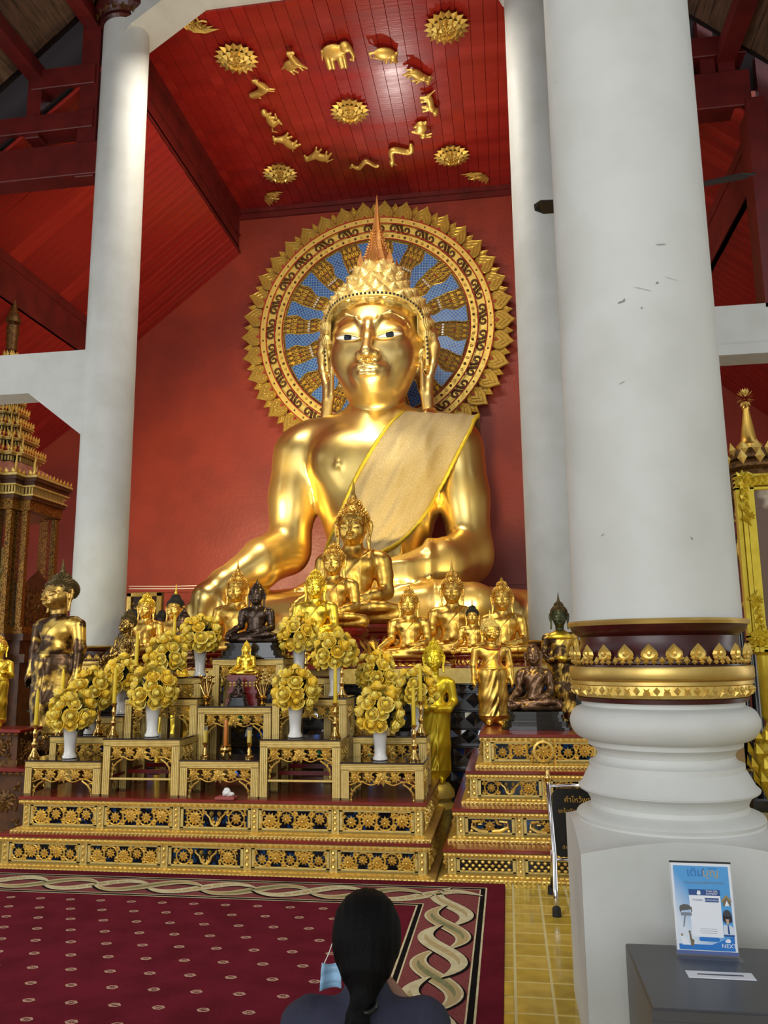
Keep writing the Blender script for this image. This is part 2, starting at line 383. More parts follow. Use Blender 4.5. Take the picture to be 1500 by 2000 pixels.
struct('wall_back', MB().box(-12, 5.8, YB, YB+.2, 0, 13), M['red_wall'])
struct('wall_left', MB().box(-12.2, -12, -6, 16, 0, 7), M['white_plaster'])
struct('wall_right', MB().box(5.8, 6.0, -6, 16, 0, 7), M['white_plaster'])
# shrine-bay wall between the nave and the left aisle stays open; red lining panels of the nave sides (fascia)
for n, x in ((1, XL), (2, XR)):
    s = -1 if x < -2 else 1
    mb = MB().box(min(x, x+s*.06), max(x, x+s*.06), 10.15, YB, 10.02, ZC)
    mb.box(min(x-s*.05, x), max(x-s*.05, x), 10.15, YB, ZC-.16, ZC); mb.box(min(x-s*.03, x), max(x-s*.03, x), 10.15, YB, 10.4, 10.46)
    mb.box(min(x-s*.04, x), max(x-s*.04, x), 10.15, YB, 10.0, 10.07)
    struct('trim_%d' % n, mb, M['red_beam'])
# nave ceiling: tongue planks running to the back wall
ceil = struct('ceiling', MB().box(XL, XR, 10.1, YB, ZC+.05, ZC+.1), M['dark_gap'])
npl = 30; pw = (XR-XL)/npl
pm = [MB().bevbox(-pw/2+.003, pw/2-.003, 10.1, YB, 0, .05, .002).mesh('plank', M[q]) for q in ('red_plank', 'red_plank_b')]
for i in range(npl):
    link('plank', pm[random.random() < .35], ceil, (XL+pw*(i+.5), 0, ZC+random.uniform(0, .006)))
struct('trim_3', MB().box(XL, XR, YB-.05, YB, ZC-.22, ZC-.0).box(XL, XR, YB-.09, YB-.05, ZC-.1, ZC-.0), M['red_beam'])
# aisle ceilings: planks running down the slope
def slope_ceiling(x0, z0, x1, z1, y0, y1, n, name='ceiling', mats=('red_plank', 'red_plank_b')):
    L = math.hypot(x1-x0, z1-z0); a = math.atan2(z1-z0, x1-x0)
    back = MB().add([(x0, y0, z0+.07), (x1, y0, z1+.07), (x1, y1, z1+.07), (x0, y1, z0+.07), (x0, y0, z0+.12), (x1, y0, z1+.12), (x1, y1, z1+.12), (x0, y1, z0+.12)],
                    [(3, 2, 1, 0), (4, 5, 6, 7), (0, 1, 5, 4), (1, 2, 6, 5), (2, 3, 7, 6), (3, 0, 4, 7)])
    c = struct(name, back, M['dark_gap']); w_ = (y1-y0)/n
    ms = [MB().bevbox(0, L, -w_/2+.003, w_/2-.003, 0, .05, .002).mesh('plank', M[q]) for q in mats]
    for i in range(n):
        o = link('plank', ms[random.random() < .35], c, (x0, y0+w_*(i+.5), z0+random.uniform(-.004, .004)), (0, -a, 0))
    return c
slope_ceiling(XL, 10.05, -7.9, 8.05, 9.7, YB, 34)
slope_ceiling(XR, 10.05, XR+2.48, 8.05, 9.7, YB, 34)
zf = ray(0, 584); zf = CAM+zf*(-7.9/zf.x); zf1 = ray(145, 680); zf1 = CAM+zf1*(-7.9/zf1.x)
ZF = (zf.z+zf1.z)/2
for n, x, s in ((4, -7.9, 1), (5, XR+2.48, -1)):
    struct('trim_%d' % n, MB().box(x-.05, x+.05, 9.7, YB, ZF, 8.0).box(x-.07, x+.07, 9.7, YB, ZF, ZF+.12).box(x-.06, x+.06, 9.7, YB, 7.82, 7.9), M['red_beam'])
slope_ceiling(-7.9, ZF+.02, -11.9, ZF-2.9, 9.7, YB, 34)
slope_ceiling(XR+2.48, ZF+.02, 5.8, ZF-2.1, 9.7, YB, 34)
# wall moulding seen across the back wall
p0 = at(345, 1147, YB-.04)
struct('trim_6', MB().box(-9, 5.8, YB-.03, YB, p0.z-.1, p0.z-.02), M['red_wall'])
# white beam with chamfered opening between the front columns
def beam(n, pts_front, m):
    return n
a1 = at(293, 105, 10.1); a2 = at(403, 20, 10.1); a3 = at(945, 3, 10.1); a4 = at(982, 25, 10.1)
zt = (a2.z+a3.z)/2+.1
poly = [(XLC, 12.6), (XLC, a1.z-.35), (a1.x-.02, a1.z), (a2.x, a2.z), (a3.x, a2.z), (a4.x, a1.z+.05), (XRC, a1.z-.3), (XRC, 12.6)]
struct('trim_7', MB().prism(poly, 9.5, 10.1), M['white_plaster'])
# lower white beams of the side bays
b0 = at(0, 695, 9.62); b1 = at(55, 768, 9.62); b2 = at(160, 850, 9.62); bt = at(165, 683, 9.62).z
struct('trim_8', MB().prism([(-8.6, bt), (-8.6, b1.z-.55), (-8.2, b1.z-.0), (b1.x, b1.z), (b2.x+.02, b2.z-.02), (XLC, b2.z-.25), (XLC, bt)], 9.62, 10.02), M['white_plaster'])
c0 = at(1412, 693, 9.62); ct = at(1407, 598, 9.62).z
struct('trim_9', MB().prism([(XRC, ct), (XRC, c0.z-.6), (1.25, c0.z), (4.0, c0.z), (4.0, ct)], 9.62, 10.02), M['white_plaster'])
struct('trim_16', MB().box(XRC, 4.0, 9.55, 9.62, c0.z-.03, c0.z+.1), M['white_plaster'])
# red timber frames of the aisle roofs at the column row
def frame(sgn, xr, n):
    def X(x): return (x-XLC)*sgn+(XLC if sgn > 0 else XRC)
    root = None
    def bx(x0, x1, z0, z1):
        nonlocal root
        a, b_ = sorted((X(x0), X(x1))); h_ = abs(x1-x0) > z1-z0; y0, y1 = (9.64, 9.95) if h_ else (9.67, 9.92)
        mb = MB().bevbox(a, b_, y0, y1, z0, z1, .01)
        if root is None: root = struct('trim_%d' % n, mb, M['red_beam'])
        else: obj('tie_beam' if h_ else 'post', mb, M['red_beam'], root)
    bx(-5.84, -5.56, 8.2, 10.72); bx(-6.66, -6.44, 8.9, 9.95); bx(-7.9, -5.3, 8.22, 8.72); bx(-7.9, -5.6, 8.96, 9.24); bx(-6.6, -5.6, 9.66, 9.98)
    bx(-7.75, -7.55, 8.6, 9.05)
frame(1, 0, 10); frame(-1, 0, 11)
# open roof over the front of the hall: boards run along the hall, purlins and rafters below
def front_roof(sgn):
    def X(x): return (x-XLC)*sgn+(XLC if sgn > 0 else XRC)
    def Zr(x): return 10.78+(x+5.7)*.88
    x0, x1 = -4.9, -9.0; N = 26
    c = struct('ceiling', MB().add([(X(x0), -6, Zr(x0)+.12), (X(x1), -6, Zr(x1)+.12), (X(x1), 9.66, Zr(x1)+.12), (X(x0), 9.66, Zr(x0)+.12)], [(0, 1, 2, 3)]), M['dark_gap'])
    for i in range(N):
        xa = x0+(x1-x0)*i/N; xb = x0+(x1-x0)*(i+1)/N; dz = random.uniform(0, .02)
        mb = MB().add([(X(xa)-.0, -6, Zr(xa)+.02+dz), (X(xb)+.008*sgn, -6, Zr(xb)+.02+dz), (X(xb)+.008*sgn, 9.5, Zr(xb)+.02+dz), (X(xa), 9.5, Zr(xa)+.02+dz),
                       (X(xa), -6, Zr(xa)+.05+dz), (X(xb)+.008*sgn, -6, Zr(xb)+.05+dz), (X(xb)+.008*sgn, 9.5, Zr(xb)+.05+dz), (X(xa), 9.5, Zr(xa)+.05+dz)],
                      [(3, 2, 1, 0), (4, 5, 6, 7), (0, 1, 5, 4), (1, 2, 6, 5), (2, 3, 7, 6), (3, 0, 4, 7)])
        obj('roof_board', mb, M[random.choice(('roof_board', 'roof_board_b'))], c)
    for xp in (-5.7, -6.55, -7.65, -8.6):
        obj('purlin', MB().box(X(xp)-.11, X(xp)+.11, -6, 9.8, Zr(xp)-.2, Zr(xp)+.02), M['red_beam'], c)
    for yr in (8.2, 5.9, 3.4, 1.0):
        for (xa, xb) in ((-5.8, -6.45), (-6.65, -7.55), (-7.75, -8.5)):
            mb = MB().add([(X(xa), yr-.06, Zr(xa)-.1), (X(xb), yr-.06, Zr(xb)-.1), (X(xb), yr+.06, Zr(xb)-.1), (X(xa), yr+.06, Zr(xa)-.1),
                           (X(xa), yr-.06, Zr(xa)+.02), (X(xb), yr-.06, Zr(xb)+.02), (X(xb), yr+.06, Zr(xb)+.02), (X(xa), yr+.06, Zr(xa)+.02)],
                          [(3, 2, 1, 0), (4, 5, 6, 7), (0, 1, 5, 4), (1, 2, 6, 5), (2, 3, 7, 6), (3, 0, 4, 7)])
            obj('rafter', mb, M['red_plank_b'], c)
front_roof(1); front_roof(-1)
struct('ceiling', MB().box(-5.2, .6, -6, 9.5, 12.5, 12.7), M['red_beam'])
# added dark sheets closing sky gaps, painted as the shade above the aisle frames
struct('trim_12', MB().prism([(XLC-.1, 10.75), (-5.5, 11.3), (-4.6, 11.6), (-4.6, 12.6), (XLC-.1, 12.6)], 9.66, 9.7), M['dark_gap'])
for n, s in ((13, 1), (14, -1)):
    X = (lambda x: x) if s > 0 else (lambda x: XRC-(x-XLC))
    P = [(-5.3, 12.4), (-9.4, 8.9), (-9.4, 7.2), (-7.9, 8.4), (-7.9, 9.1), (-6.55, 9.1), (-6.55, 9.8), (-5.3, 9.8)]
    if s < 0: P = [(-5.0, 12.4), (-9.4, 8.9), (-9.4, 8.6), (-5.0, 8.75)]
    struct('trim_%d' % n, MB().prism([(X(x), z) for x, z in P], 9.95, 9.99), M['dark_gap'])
struct('trim_15', MB().box(3.2, 3.42, 9.62, 9.94, ct-.05, 8.3).box(3.42, 5.9, 9.8, 9.9, ct-.05, 9.0).box(2.72, 2.9, 9.7, 9.9, 8.6, 9.6), M['red_beam'])
# ---------------------------------------------------------------- columns
def make_column(label, loc):
    t = thing('column', label, 'column', loc)
    S = 1.06     # scale of measured half-widths
    obj('shaft', MB().lathe([(.342, 1.60), (.338, 2.5), (.325, 10.55)], 48), M['white_plaster'], t, True, 40)
    # gilded ring: lip, red cavetto, leaf band, gold band
    obj('ring_lip', MB().lathe([(.33, 1.622), (.366, 1.618), (.37, 1.61), (.366, 1.598), (.33, 1.594)], 48), M['col_gold'], t, True, 40)
    obj('ring_cavetto', MB().lathe([(.33, 1.60), (.36, 1.598), (.35, 1.575), (.328, 1.56), (.318, 1.553), (.318, 1.52), (.335, 1.49), (.345, 1.46), (.348, 1.445), (.34, 1.44), (.34, 1.43), (.33, 1.425)], 48), M['col_red'], t, True, 40)
    obj('ring_band', MB().lathe([(.33, 1.434), (.366, 1.432), (.37, 1.424), (.37, 1.388), (.366, 1.382), (.358, 1.379), (.364, 1.375), (.364, 1.362), (.352, 1.357), (.34, 1.355)], 48), M['col_gold'], t, True, 40)
    cb = MB().lathe([(.33, 1.362), (.356, 1.358), (.358, 1.325), (.345, 1.312), (.33, 1.308)], 48)
    for k in range(30):
        a = 2*PI*k/30
        for s in (-1, 1):
            a2 = a+s*.05; c = Vector((.356*math.cos(a2), .356*math.sin(a2), 1.318)); nn = Vector((math.cos(a2), math.sin(a2), .1)); tt = Vector((-math.sin(a2), math.cos(a2), 0))*(-s)
            cb.kite(c, tt*.7+Vector((0, 0, .8)), nn, .045, .02, .012)
        cb.kite((.358*math.cos(a+.105), .358*math.sin(a+.105), 1.357), (0, 0, -1), (math.cos(a+.105), math.sin(a+.105), 0), .033, .028, .012)
    obj('carved_band', cb, M['gold_carve'], t)
    obj('ring_foot', MB().lathe([(.31, 1.31), (.342, 1.308), (.34, 1.292), (.31, 1.29)], 48), M['col_red'], t, True, 40)
    lf = MB()
    pr = [(0, .078), (.018, .06), (.029, .048), (.033, .034), (.026, .021), (.012, .014), (0, .012)]
    outl = pr+[(-x, z) for x, z in reversed(pr[1:-1])]
    def curved(q, dz): return (q[0], -dz, q[1])
    vs = [curved(q, 0) for q in outl]+[curved((q[0]*.7, .044+(q[1]-.044)*.7), .012) for q in outl]+[(0, -.006, .042)]
    n_ = len(outl); fs = [(i, (i+1) % n_, n_+(i+1) % n_, n_+i) for i in range(n_)]+[(n_+i, n_+(i+1) % n_, 2*n_) for i in range(n_)]
    lf.add(vs, fs); lf.ball((0, -.012, .04), (.009, .008, .012), 6, 4); lf.kite((-.012, -.006, .018), (-1, 0, .25), (0, -1, 0), .026, .016, .01); lf.kite((.012, -.006, .018), (1, 0, .25), (0, -1, 0), .026, .016, .01)
    lme = lf.mesh('lotus_leaf', M['gold_carve'])
    for k in range(24):
        a = 2*PI*k/24
        link('lotus_leaf', lme, t, (.346*math.sin(a), -.346*math.cos(a), 1.445), (.1, 0, a))
    rm = MB()
    for k in range(72):
        a = 2*PI*(k+.5)/72; rm.kite((.348*math.cos(a), .348*math.sin(a), 1.440), (0, 0, 1), (math.cos(a), math.sin(a), 0), .024+.01*((k % 3) == 1), .028, .014)
    obj('leaf_fringe', rm, M['gold_carve'], t)
    # white moulded base
    prof = [(.31, 1.292), (.325, 1.29), (.325, 1.272), (.335, 1.268), (.349, 1.262), (.361, 1.252), (.370, 1.238), (.376, 1.222), (.378, 1.206), (.376, 1.19), (.370, 1.174), (.361, 1.159), (.349, 1.147), (.333, 1.138), (.308, 1.132), (.306, 1.112), (.297, 1.106), (.285, 1.099), (.276, 1.088), (.271, 1.075), (.276, 1.060), (.286, 1.050),
            (.298, 1.045), (.306, 1.042), (.306, 1.02), (.312, 1.014), (.34, .96), (.356, .945), (.354, .938), (.322, .918), (.312, .90), (.306, .885), (.312, .868), (.33, .858), (.362, .845), (.368, .836), (.362, .822), (.365, .815)]
    R0, ZT, HW = .365, .815, .39
    obj('base', MB().lathe([(r, z) for r, z in prof], 64, caps=False), M['white_plaster'], t, True, 38)
    mb = MB()
    # square plinth: the round moulding dies into scooped corners
    N = 96; vs = []; fs = []; K = 5
    def corner(a):
        return HW/max(abs(math.cos(a)), abs(math.sin(a)))
    for i in range(K+1):
        f = i/K
        for k in range(N):
            a = PI/4+2*PI*k/N; rb = corner(a); rr = R0+(rb-R0)*f
            vs.append((rr*math.cos(a), rr*math.sin(a), ZT-.30*(rr-R0)+(.06*math.sin(PI*f)*-(rb-HW))))
    for k in range(N):
        a = PI/4+2*PI*k/N; rb = corner(a); vs.append((rb*math.cos(a), rb*math.sin(a), 0))
    for i in range(K+1):
        for k in range(N):
            k2 = (k+1) % N; fs.append((i*N+k2, i*N+k, (i+1)*N+k, (i+1)*N+k2))
    mb.add(vs, fs)
    obj('plinth', mb, M['white_plaster'], t, True, 14)
    # carved gilt capital
    cp = MB().lathe([(.33, 10.53), (.37, 10.56), (.36, 10.62), (.42, 10.66), (.46, 10.72), (.46, 10.82), (.42, 10.86), (.42, 10.9), (.50, 11.0), (.50, 11.12), (.45, 11.16), (.52, 11.35), (.56, 12.5)], 40)
    for row, (r, z, n, L) in enumerate(((.37, 10.76, 20, -.2), (.44, 10.98, 24, -.2), (.46, 11.02, 18, .3), (.48, 11.3, 18, .4))):
        for k in range(n):
            a = 2*PI*(k+.5*(row % 2))/n; cp.kite((r*math.cos(a), r*math.sin(a), z), (.25*math.cos(a), .25*math.sin(a), 1 if L > 0 else -1), (math.cos(a), math.sin(a), 0), abs(L), 1.9*r/n*PI, .05, 1)
    obj('capital', cp, [M['col_red'], M['brown_gilt']], t)
    return t
colA = make_column('massive white round column close by on the right, gilded ring and moulded base in full view', (.63, 3.6, 0))
dup(colA, 'white round column at the left of the altar, dark gilt capital at its top', (XLC, YC, 0))
dup(colA, 'white round column mostly hidden behind the nearest massive column', (XRC+.0, YC, 0))

mat('scuff', '#8d8f8f', .7)
for (px, py, L, W, a) in ((1214, 590, .035, .006, .15), (1219, 586, .014, .005, 1.0), (1283, 553, .012, .008, .2), (1255, 565, .09, .0015, -.35), (1310, 545, .07, .0012, -.25), (1253, 602, .01, .005, .6), (1350, 1052, .016, .006, -1.1), (1215, 748, .03, .002, .4), (1087, 160, .006, .006, 0), (1290, 478, .05, .003, .05), (1178, 1045, .02, .003, .5)):
    d_ = ray(px, py); ox, oy = -.63, -3.6; A_ = d_.x**2+d_.y**2; B_ = ox*d_.x+oy*d_.y; C_ = ox*ox+oy*oy-.3365**2; t_ = (-B_-math.sqrt(max(0, B_*B_-A_*C_)))/A_; P_ = CAM+d_*t_
    n_ = Vector((P_.x-.63, P_.y-3.6, 0)).normalized(); tx = Vector((-n_.y, n_.x, 0)); r_ = math.hypot(P_.x-.63, P_.y-3.6); q_ = Vector((.63, 3.6, 0))+n_*.3415+Vector((0, 0, P_.z)); u_ = tx*math.cos(a)+Vector((0, 0, math.sin(a))); v_ = Vector((0, 0, math.cos(a)))-tx*math.sin(a)
    obj('scuff', MB().add([tuple(q_-Vector((.63, 3.6, 0))+u_*x+v_*z) for x, z in ((-L/2, 0), (-L/4, -W/2), (L/4, -W/2), (L/2, 0), (L/4, W/2), (-L/4, W/2))], [tuple(range(6))]), M['scuff'], colA)
# ---------------------------------------------------------------- figures (unit: the large seated figure, metres)
def seated_body(h, fold=True, cover=False, kx=0.0, zs=1.0, xs=1.0):
    s = SDF((-3.7, -2.4, -.15), (3.7, 1.3, 4.75), h)
    s.ell((0, .05, .75), (1.35, .95, .72), .3); s.cone((0, .05, .9), (0, .05, 1.9), .95, .84, .4)
    s.ell((0, .02, 2.75), (1.22, .74, 1.0), .45); s.cone((-1.38, .08, 3.18), (1.38, .08, 3.18), .42, .42, .35)
    s.ell((-.55, -.42, 2.95), (.55, .28, .42), .25); s.ell((.55, -.42, 2.95), (.55, .28, .42), .25)
    s.cone((0, .08, 3.3), (0, .1, 4.5), .5, .47, .22)
    s.cone((-.1, .1, 3.55), (-1.2, .1, 3.4), .3, .3, .3); s.cone((.1, .1, 3.55), (1.2, .1, 3.4), .3, .3, .3)
    # legs folded, right shin over the left
    for sx in (-1, 1):
        s.cone((sx*.75, .1, .62), (sx*(2.35+kx), -.75, .5), .66, .5, .2)
    s.cone((2.3+kx, -.8, .42), (-1.3, -1.35, .36), .46, .33, .12); s.cone((-2.35-kx, -.8, .5), (1.35, -1.4, .82), .48, .32, .1)
    s.chain([(1.3, -1.4, .82), (1.75, -1.35, .82), (2.25, -1.12, .78)], [.3, .27, .2], .12)     # upturned foot
    for k in range(4): s.cone((2.15+.03*k, -1.2+.09*k, .72+.06*k), (2.42+.02*k, -1.12+.09*k, .72+.06*k), .07, .05, .04)
    # right arm down over the knee, left forearm across the lap
    s.chain([(-1.5, .05, 3.12), (-1.57, .0, 2.5), (-1.6, -.08, 1.78)], [.46, .42, .37], .16)
    s.chain([(-1.6, -.08, 1.78), (-1.95, -.65, 1.5), (-2.4, -1.22, 1.16)], [.38, .34, .22], .12)
    s.chain([(-2.4, -1.2, 1.16), (-2.58, -1.42, .95), (-2.62, -1.48, .75)], [.24, .24, .17], .08)
    for k in range(4):
        x = -2.82+.13*k; s.chain([(x, -1.50, .82), (x-.0, -1.52, .45), (x+.01, -1.45, .12+.05*abs(k-1.5))], [.085, .075, .05], .04)
    s.chain([(-2.38, -1.42, .95), (-2.22, -1.5, .75), (-2.16, -1.5, .55)], [.09, .08, .055], .05)
    s.chain([(1.5, .05, 3.12), (1.58, .05, 2.45), (1.66, -.02, 1.62)], [.46, .42, .38], .16)
    s.chain([(1.66, -.02, 1.62), (1.25, -.75, 1.4), (.62, -1.2, 1.24)], [.4, .35, .23], .12)
    s.chain([(.62, -1.22, 1.22), (.2, -1.32, 1.16), (-.1, -1.35, 1.14)], [.24, .25, .16], .08)
    for k in range(4):
        y = -1.5+.11*k; s.chain([(-.05, y, 1.15), (-.4, y-.01, 1.14), (-.72+.05*abs(k-1.5), y, 1.12)], [.08, .075, .05], .04)
    s.chain([(.25, -1.5, 1.25), (.02, -1.62, 1.3), (-.15, -1.62, 1.32)], [.08, .075, .05], .04)
    # navel, nipples
    if not cover:
        s.ell((-.55, -.72, 2.85), (.07, .06, .07), .05); s.ell((0, -.86, 1.75), (.08, .08, .08), .06, 's')
    if fold:                      # edge of the robe: left shoulder to right flank, shawl end hanging down
        def f(X, Y, Z):
            q = (X*.74-(Z-2.75)*.67)            # signed distance to the robe edge
            front = (Y < .35)
            m_ = front & (Z > 1.15) & (Z < 3.9)
            edge = np.where(m_ & (X < 1.25) & (X > -1.4), -.045*np.exp(-((q-.06)/.05)**2)-.03*np.clip(q/.1, 0, 1)*(X < 1.1), 0)
            sh = np.where((Y < 0) & (Z > 1.55) & (Z < 3.75), -.04*np.exp(-((X-.52)/.045)**2)-.04*np.exp(-((X-.98)/.045)**2), 0)
            waist = np.where((Y < .2) & (abs(X) < 1.2), -.03*np.exp(-((Z-1.38-.05*X*X)/.05)**2), 0)
            cuff = np.where((X > .9) & (X < 1.2) & (Z < 1.75), -.035*np.exp(-((X-1.02+.2*(Y+.9))/.05)**2), 0)
            return edge+sh+waist+cuff
        s.mod(f)
    if cover:
        def f(X, Y, Z):
            th = X*.75-(Z-2.2)*.65
            return np.where(Z > .95, -.03*np.sin(th*9)*(Y < .2)*(np.abs(X) < 2.2), 0)-.02*np.sin(X*5+Z*6)*(Z <= .95)
        s.mod(f)
    s.mod(lambda X, Y, Z: np.maximum(0, -Z*4)*1.0)
    V, F = s.net(); V[:, 0] *= xs; zz = V[:, 2]; V[:, 2] = np.where(zz > 1.2, 1.2+(zz-1.2)*zs, zz); return V, F
def head_sdf(h, lids=True, smile=.06, wide=1.0, eye_open=False):
    s = SDF((-1.35, -1.45, -1.25), (1.35, 1.35, 1.75), h)          # chin near z=-.8, hairline about z=1.0
    s.ell((0, .12, .62), (.84*wide, .95, .92), .15); s.ell((0, -.12, -.1), (.66*wide, .74, .72), .5); s.ell((0, -.18, -.42), (.42, .5, .42), .3)
    s.cone((0, -.62, -.52), (0, -.60, -.52), .2, .2, .22)
    for sx in (-1, 1): s.ell((sx*.4, -.5, .02), (.3, .28, .36), .25)
    for sx in (-1, 1):                                            # brow arcs run into the nose
        pts = [(sx*.1, -.86, .42), (sx*.2, -.88, .60), (sx*.4, -.84, .69), (sx*.6, -.68, .62), (sx*.72, -.5, .48)]
        s.chain(pts, [.02, .026, .03, .026, .015], .05)
        s.ell((sx*.36, -.70, .34), (.26, .16, .19), .06)          # lid
        if lids and not eye_open:
            s.chain([(sx*.14, -.80, .27), (sx*.26, -.87, .215), (sx*.38, -.87, .205), (sx*.5, -.80, .235), (sx*.61, -.68, .30)], .02, .02)
            s.chain([(sx*.16, -.80, .235), (sx*.27, -.86, .17), (sx*.38, -.86, .16), (sx*.5, -.78, .2), (sx*.6, -.68, .27)], .018, .02, 's')
    s.chain([(0, -.86, .5), (0, -.95, .2), (0, -1.10, -.12)], [.07, .08, .11], .08)
    for sx in (-1, 1): s.ell((sx*.13, -.97, -.13), (.09, .12, .08), .06)
    for sx in (-1, 1): s.ell((sx*.075, -1.06, -.215), (.04, .06, .03), .02, 's')
    s.ell((0, -.80, -.38), (.32, .17, .21), .14)                   # muzzle
    c = smile
    s.chain([(-.27, -.84, -.365+c), (-.16, -.96, -.335), (-.05, -.995, -.325), (0, -.985, -.335), (.05, -.995, -.325), (.16, -.96, -.335), (.27, -.84, -.365+c)], [.016, .034, .038, .034, .038, .034, .016], .05)
    s.chain([(-.24, -.84, -.42+c*.8), (-.12, -.95, -.455), (0, -.975, -.465), (.12, -.95, -.455), (.24, -.84, -.42+c*.8)], [.016, .036, .042, .036, .016], .05)
    s.ell((0, -.97, -.25), (.03, .06, .06), .03, 's')
    for sx in (-1, 1):                                            # long ears with stretched lobes
        e = sx*.86*wide
        s.chain([(e*.96, .0, .38), (e*1.08, .02, .62), (e*1.24, .12, .66), (e*1.3, .16, .4), (e*1.24, .14, .05), (e*1.14, .1, -.25), (e*1.12, .06, -.6), (e*1.16, .02, -.98), (e*1.08, -.02, -1.02)], [.05, .065, .07, .075, .07, .075, .085, .08, .05], .04)
        s.chain([(e*.97, .0, .4), (e*1.0, .02, .0), (e*1.0, .03, -.5), (e*1.06, .0, -1.0)], [.05, .05, .055, .055], .05)
        s.ell((e*1.1, .12, .25), (.17, .06, .36), .05); s.chain([(e*1.08, .06, .42), (e*1.12, .06, .15), (e*1.08, .04, -.1)], .05, .03, 's')
    s.cone((0, .1, -.2), (0, .1, -1.1), .5, .48, .12)
    return s
def head_mesh(h, **k): return head_sdf(h, **k).net()
def hair_mesh(h, top='dome'):
    s = SDF((-1.3, -1.2, -.4), (1.3, 1.4, 2.6), h)
    s.ell((0, .2, .72), (.95, 1.0, .98), .1)
    s.ell((0, .2, 1.62), (.5, .5, .42), .25)
    if top == 'flame': s.chain([(0, .2, 1.9), (0, .2, 2.15), (.02, .2, 2.5)], [.22, .14, .02], .1)
    # keep the face free: hairline arch
    s.mod(lambda X, Y, Z: np.maximum(0, np.minimum(np.minimum(.98-np.abs(X)*.08-Z, 3*(.05-Y)), (.80-np.abs(X))*2+.12*(Z < .5)))*3.0)
    s.mod(lambda X, Y, Z: np.maximum(0, (.05-Z))*3*(1.0))
    return s.net()
def hair_points(n, seed=1, rx=.98, big=False):
    pts = []; rnd = random.Random(seed)
    g = PI*(3-5**.5)
    for i in range(n*2):
        z = 1-2*(i+.5)/(n*2); r = math.sqrt(1-z*z); a = g*i
        x, y, zz = r*math.cos(a), r*math.sin(a), z
        p = Vector((x*.95, y*1.0+.2, zz*.98+.72)); nr = Vector((x/.95, y, zz/.98)).normalized()
        if p.z < .02: continue
        if p.y < .0 and p.z < 1.0-abs(p.x)*.08 and abs(p.x) < .86: continue
        if p.z > 1.42 and (p.x**2+(p.y-.2)**2) < .40**2: continue
        pts.append((p, nr))
    m = int(n*.28)
    for i in range(m*2):
        z = 1-2*(i+.5)/(m*2)
        if z < -.1: continue
        r = math.sqrt(1-z*z); a = g*i; p = Vector((.5*r*math.cos(a), .5*r*math.sin(a)+.2, 1.62+.44*z)); pts.append((p, Vector((r*math.cos(a), r*math.sin(a), z*.8+.3)).normalized()))
    return pts
def orient(n):
    return n.to_track_quat('Z', 'Y').to_matrix().to_4x4()
def curls_mb(n, r, seed=1):
    mb = MB(); kn = MB().lathe([(r, -.3*r), (r*.85, .3*r), (r*.35, .95*r)], 6)
    for p, nr in hair_points(n, seed): mb.merge(kn, Matrix.Translation(p) @ orient(nr))
    return mb
SEAT_V = seated_body(.075); MONK_V = seated_body(.075, False, True)
HEAD_V = head_mesh(.042); HAIR_V = hair_mesh(.07); HAIRF_V = hair_mesh(.07, 'flame')
CURL_S = curls_mb(170, .085)
NECKZ = 4.62; SMALLH = .86           # head origin above the seat in figure units
CACHE = {}
def cm(key, fn):
    if key not in CACHE: CACHE[key] = fn()
    return CACHE[key]
def spire_mb(kind):
    z = 2.0
    if kind == 'tall': return MB().lathe([(.26, z-.06), (.24, z+.02), (.17, z+.1), (.2, z+.18), (.13, z+.35), (.09, z+.7), (.04, z+1.05), (.004, z+1.25)], 10, (0, .2, 0))
    if kind == 'ball': return MB().lathe([(.16, z-.06), (.1, z+.0), (.16, z+.08), (.17, z+.15), (.1, z+.24), (.03, z+.33), (.004, z+.42)], 10, (0, .2, 0))
    if kind == 'short': return MB().lathe([(.2, z-.06), (.16, z+.05), (.2, z+.12), (.12, z+.3), (.004, z+.5)], 10, (0, .2, 0))
    return None
def add_head(t, skin, hairm, spire, at_=(0, 0, NECKZ), rot=(0, 0, 0), style='curl', sm=None, lips=False):
    hd = link('head', cm(('head', skin), lambda: npmesh('head', *HEAD_V, M[skin])), t, at_, rot, SMALLH)
    link('hair', cm(('hair', style == 'flame', hairm), lambda: npmesh('hair', *(HAIRF_V if style == 'flame' else HAIR_V), M[hairm])), hd)
    if style == 'curl': link('curls', cm(('curls', hairm), lambda: CURL_S.mesh('curls', M[hairm])), hd)
    if spire: link('flame_spire', cm(('spire', spire, sm or hairm), lambda: spire_mb(spire).mesh('flame_spire', M[sm or hairm], True, 50)), hd)
    link('eyes', cm('eyes', eyes_small), hd)
    return hd
def eyes_small():
    mb = MB()
    for sx in (-1, 1):
        mb.tube([(sx*.17, -.80, .235), (sx*.27, -.875, .188), (sx*.38, -.875, .178), (sx*.5, -.80, .21), (sx*.6, -.685, .28)], .016, 4)
    return mb.mesh('eyes', M['black'])
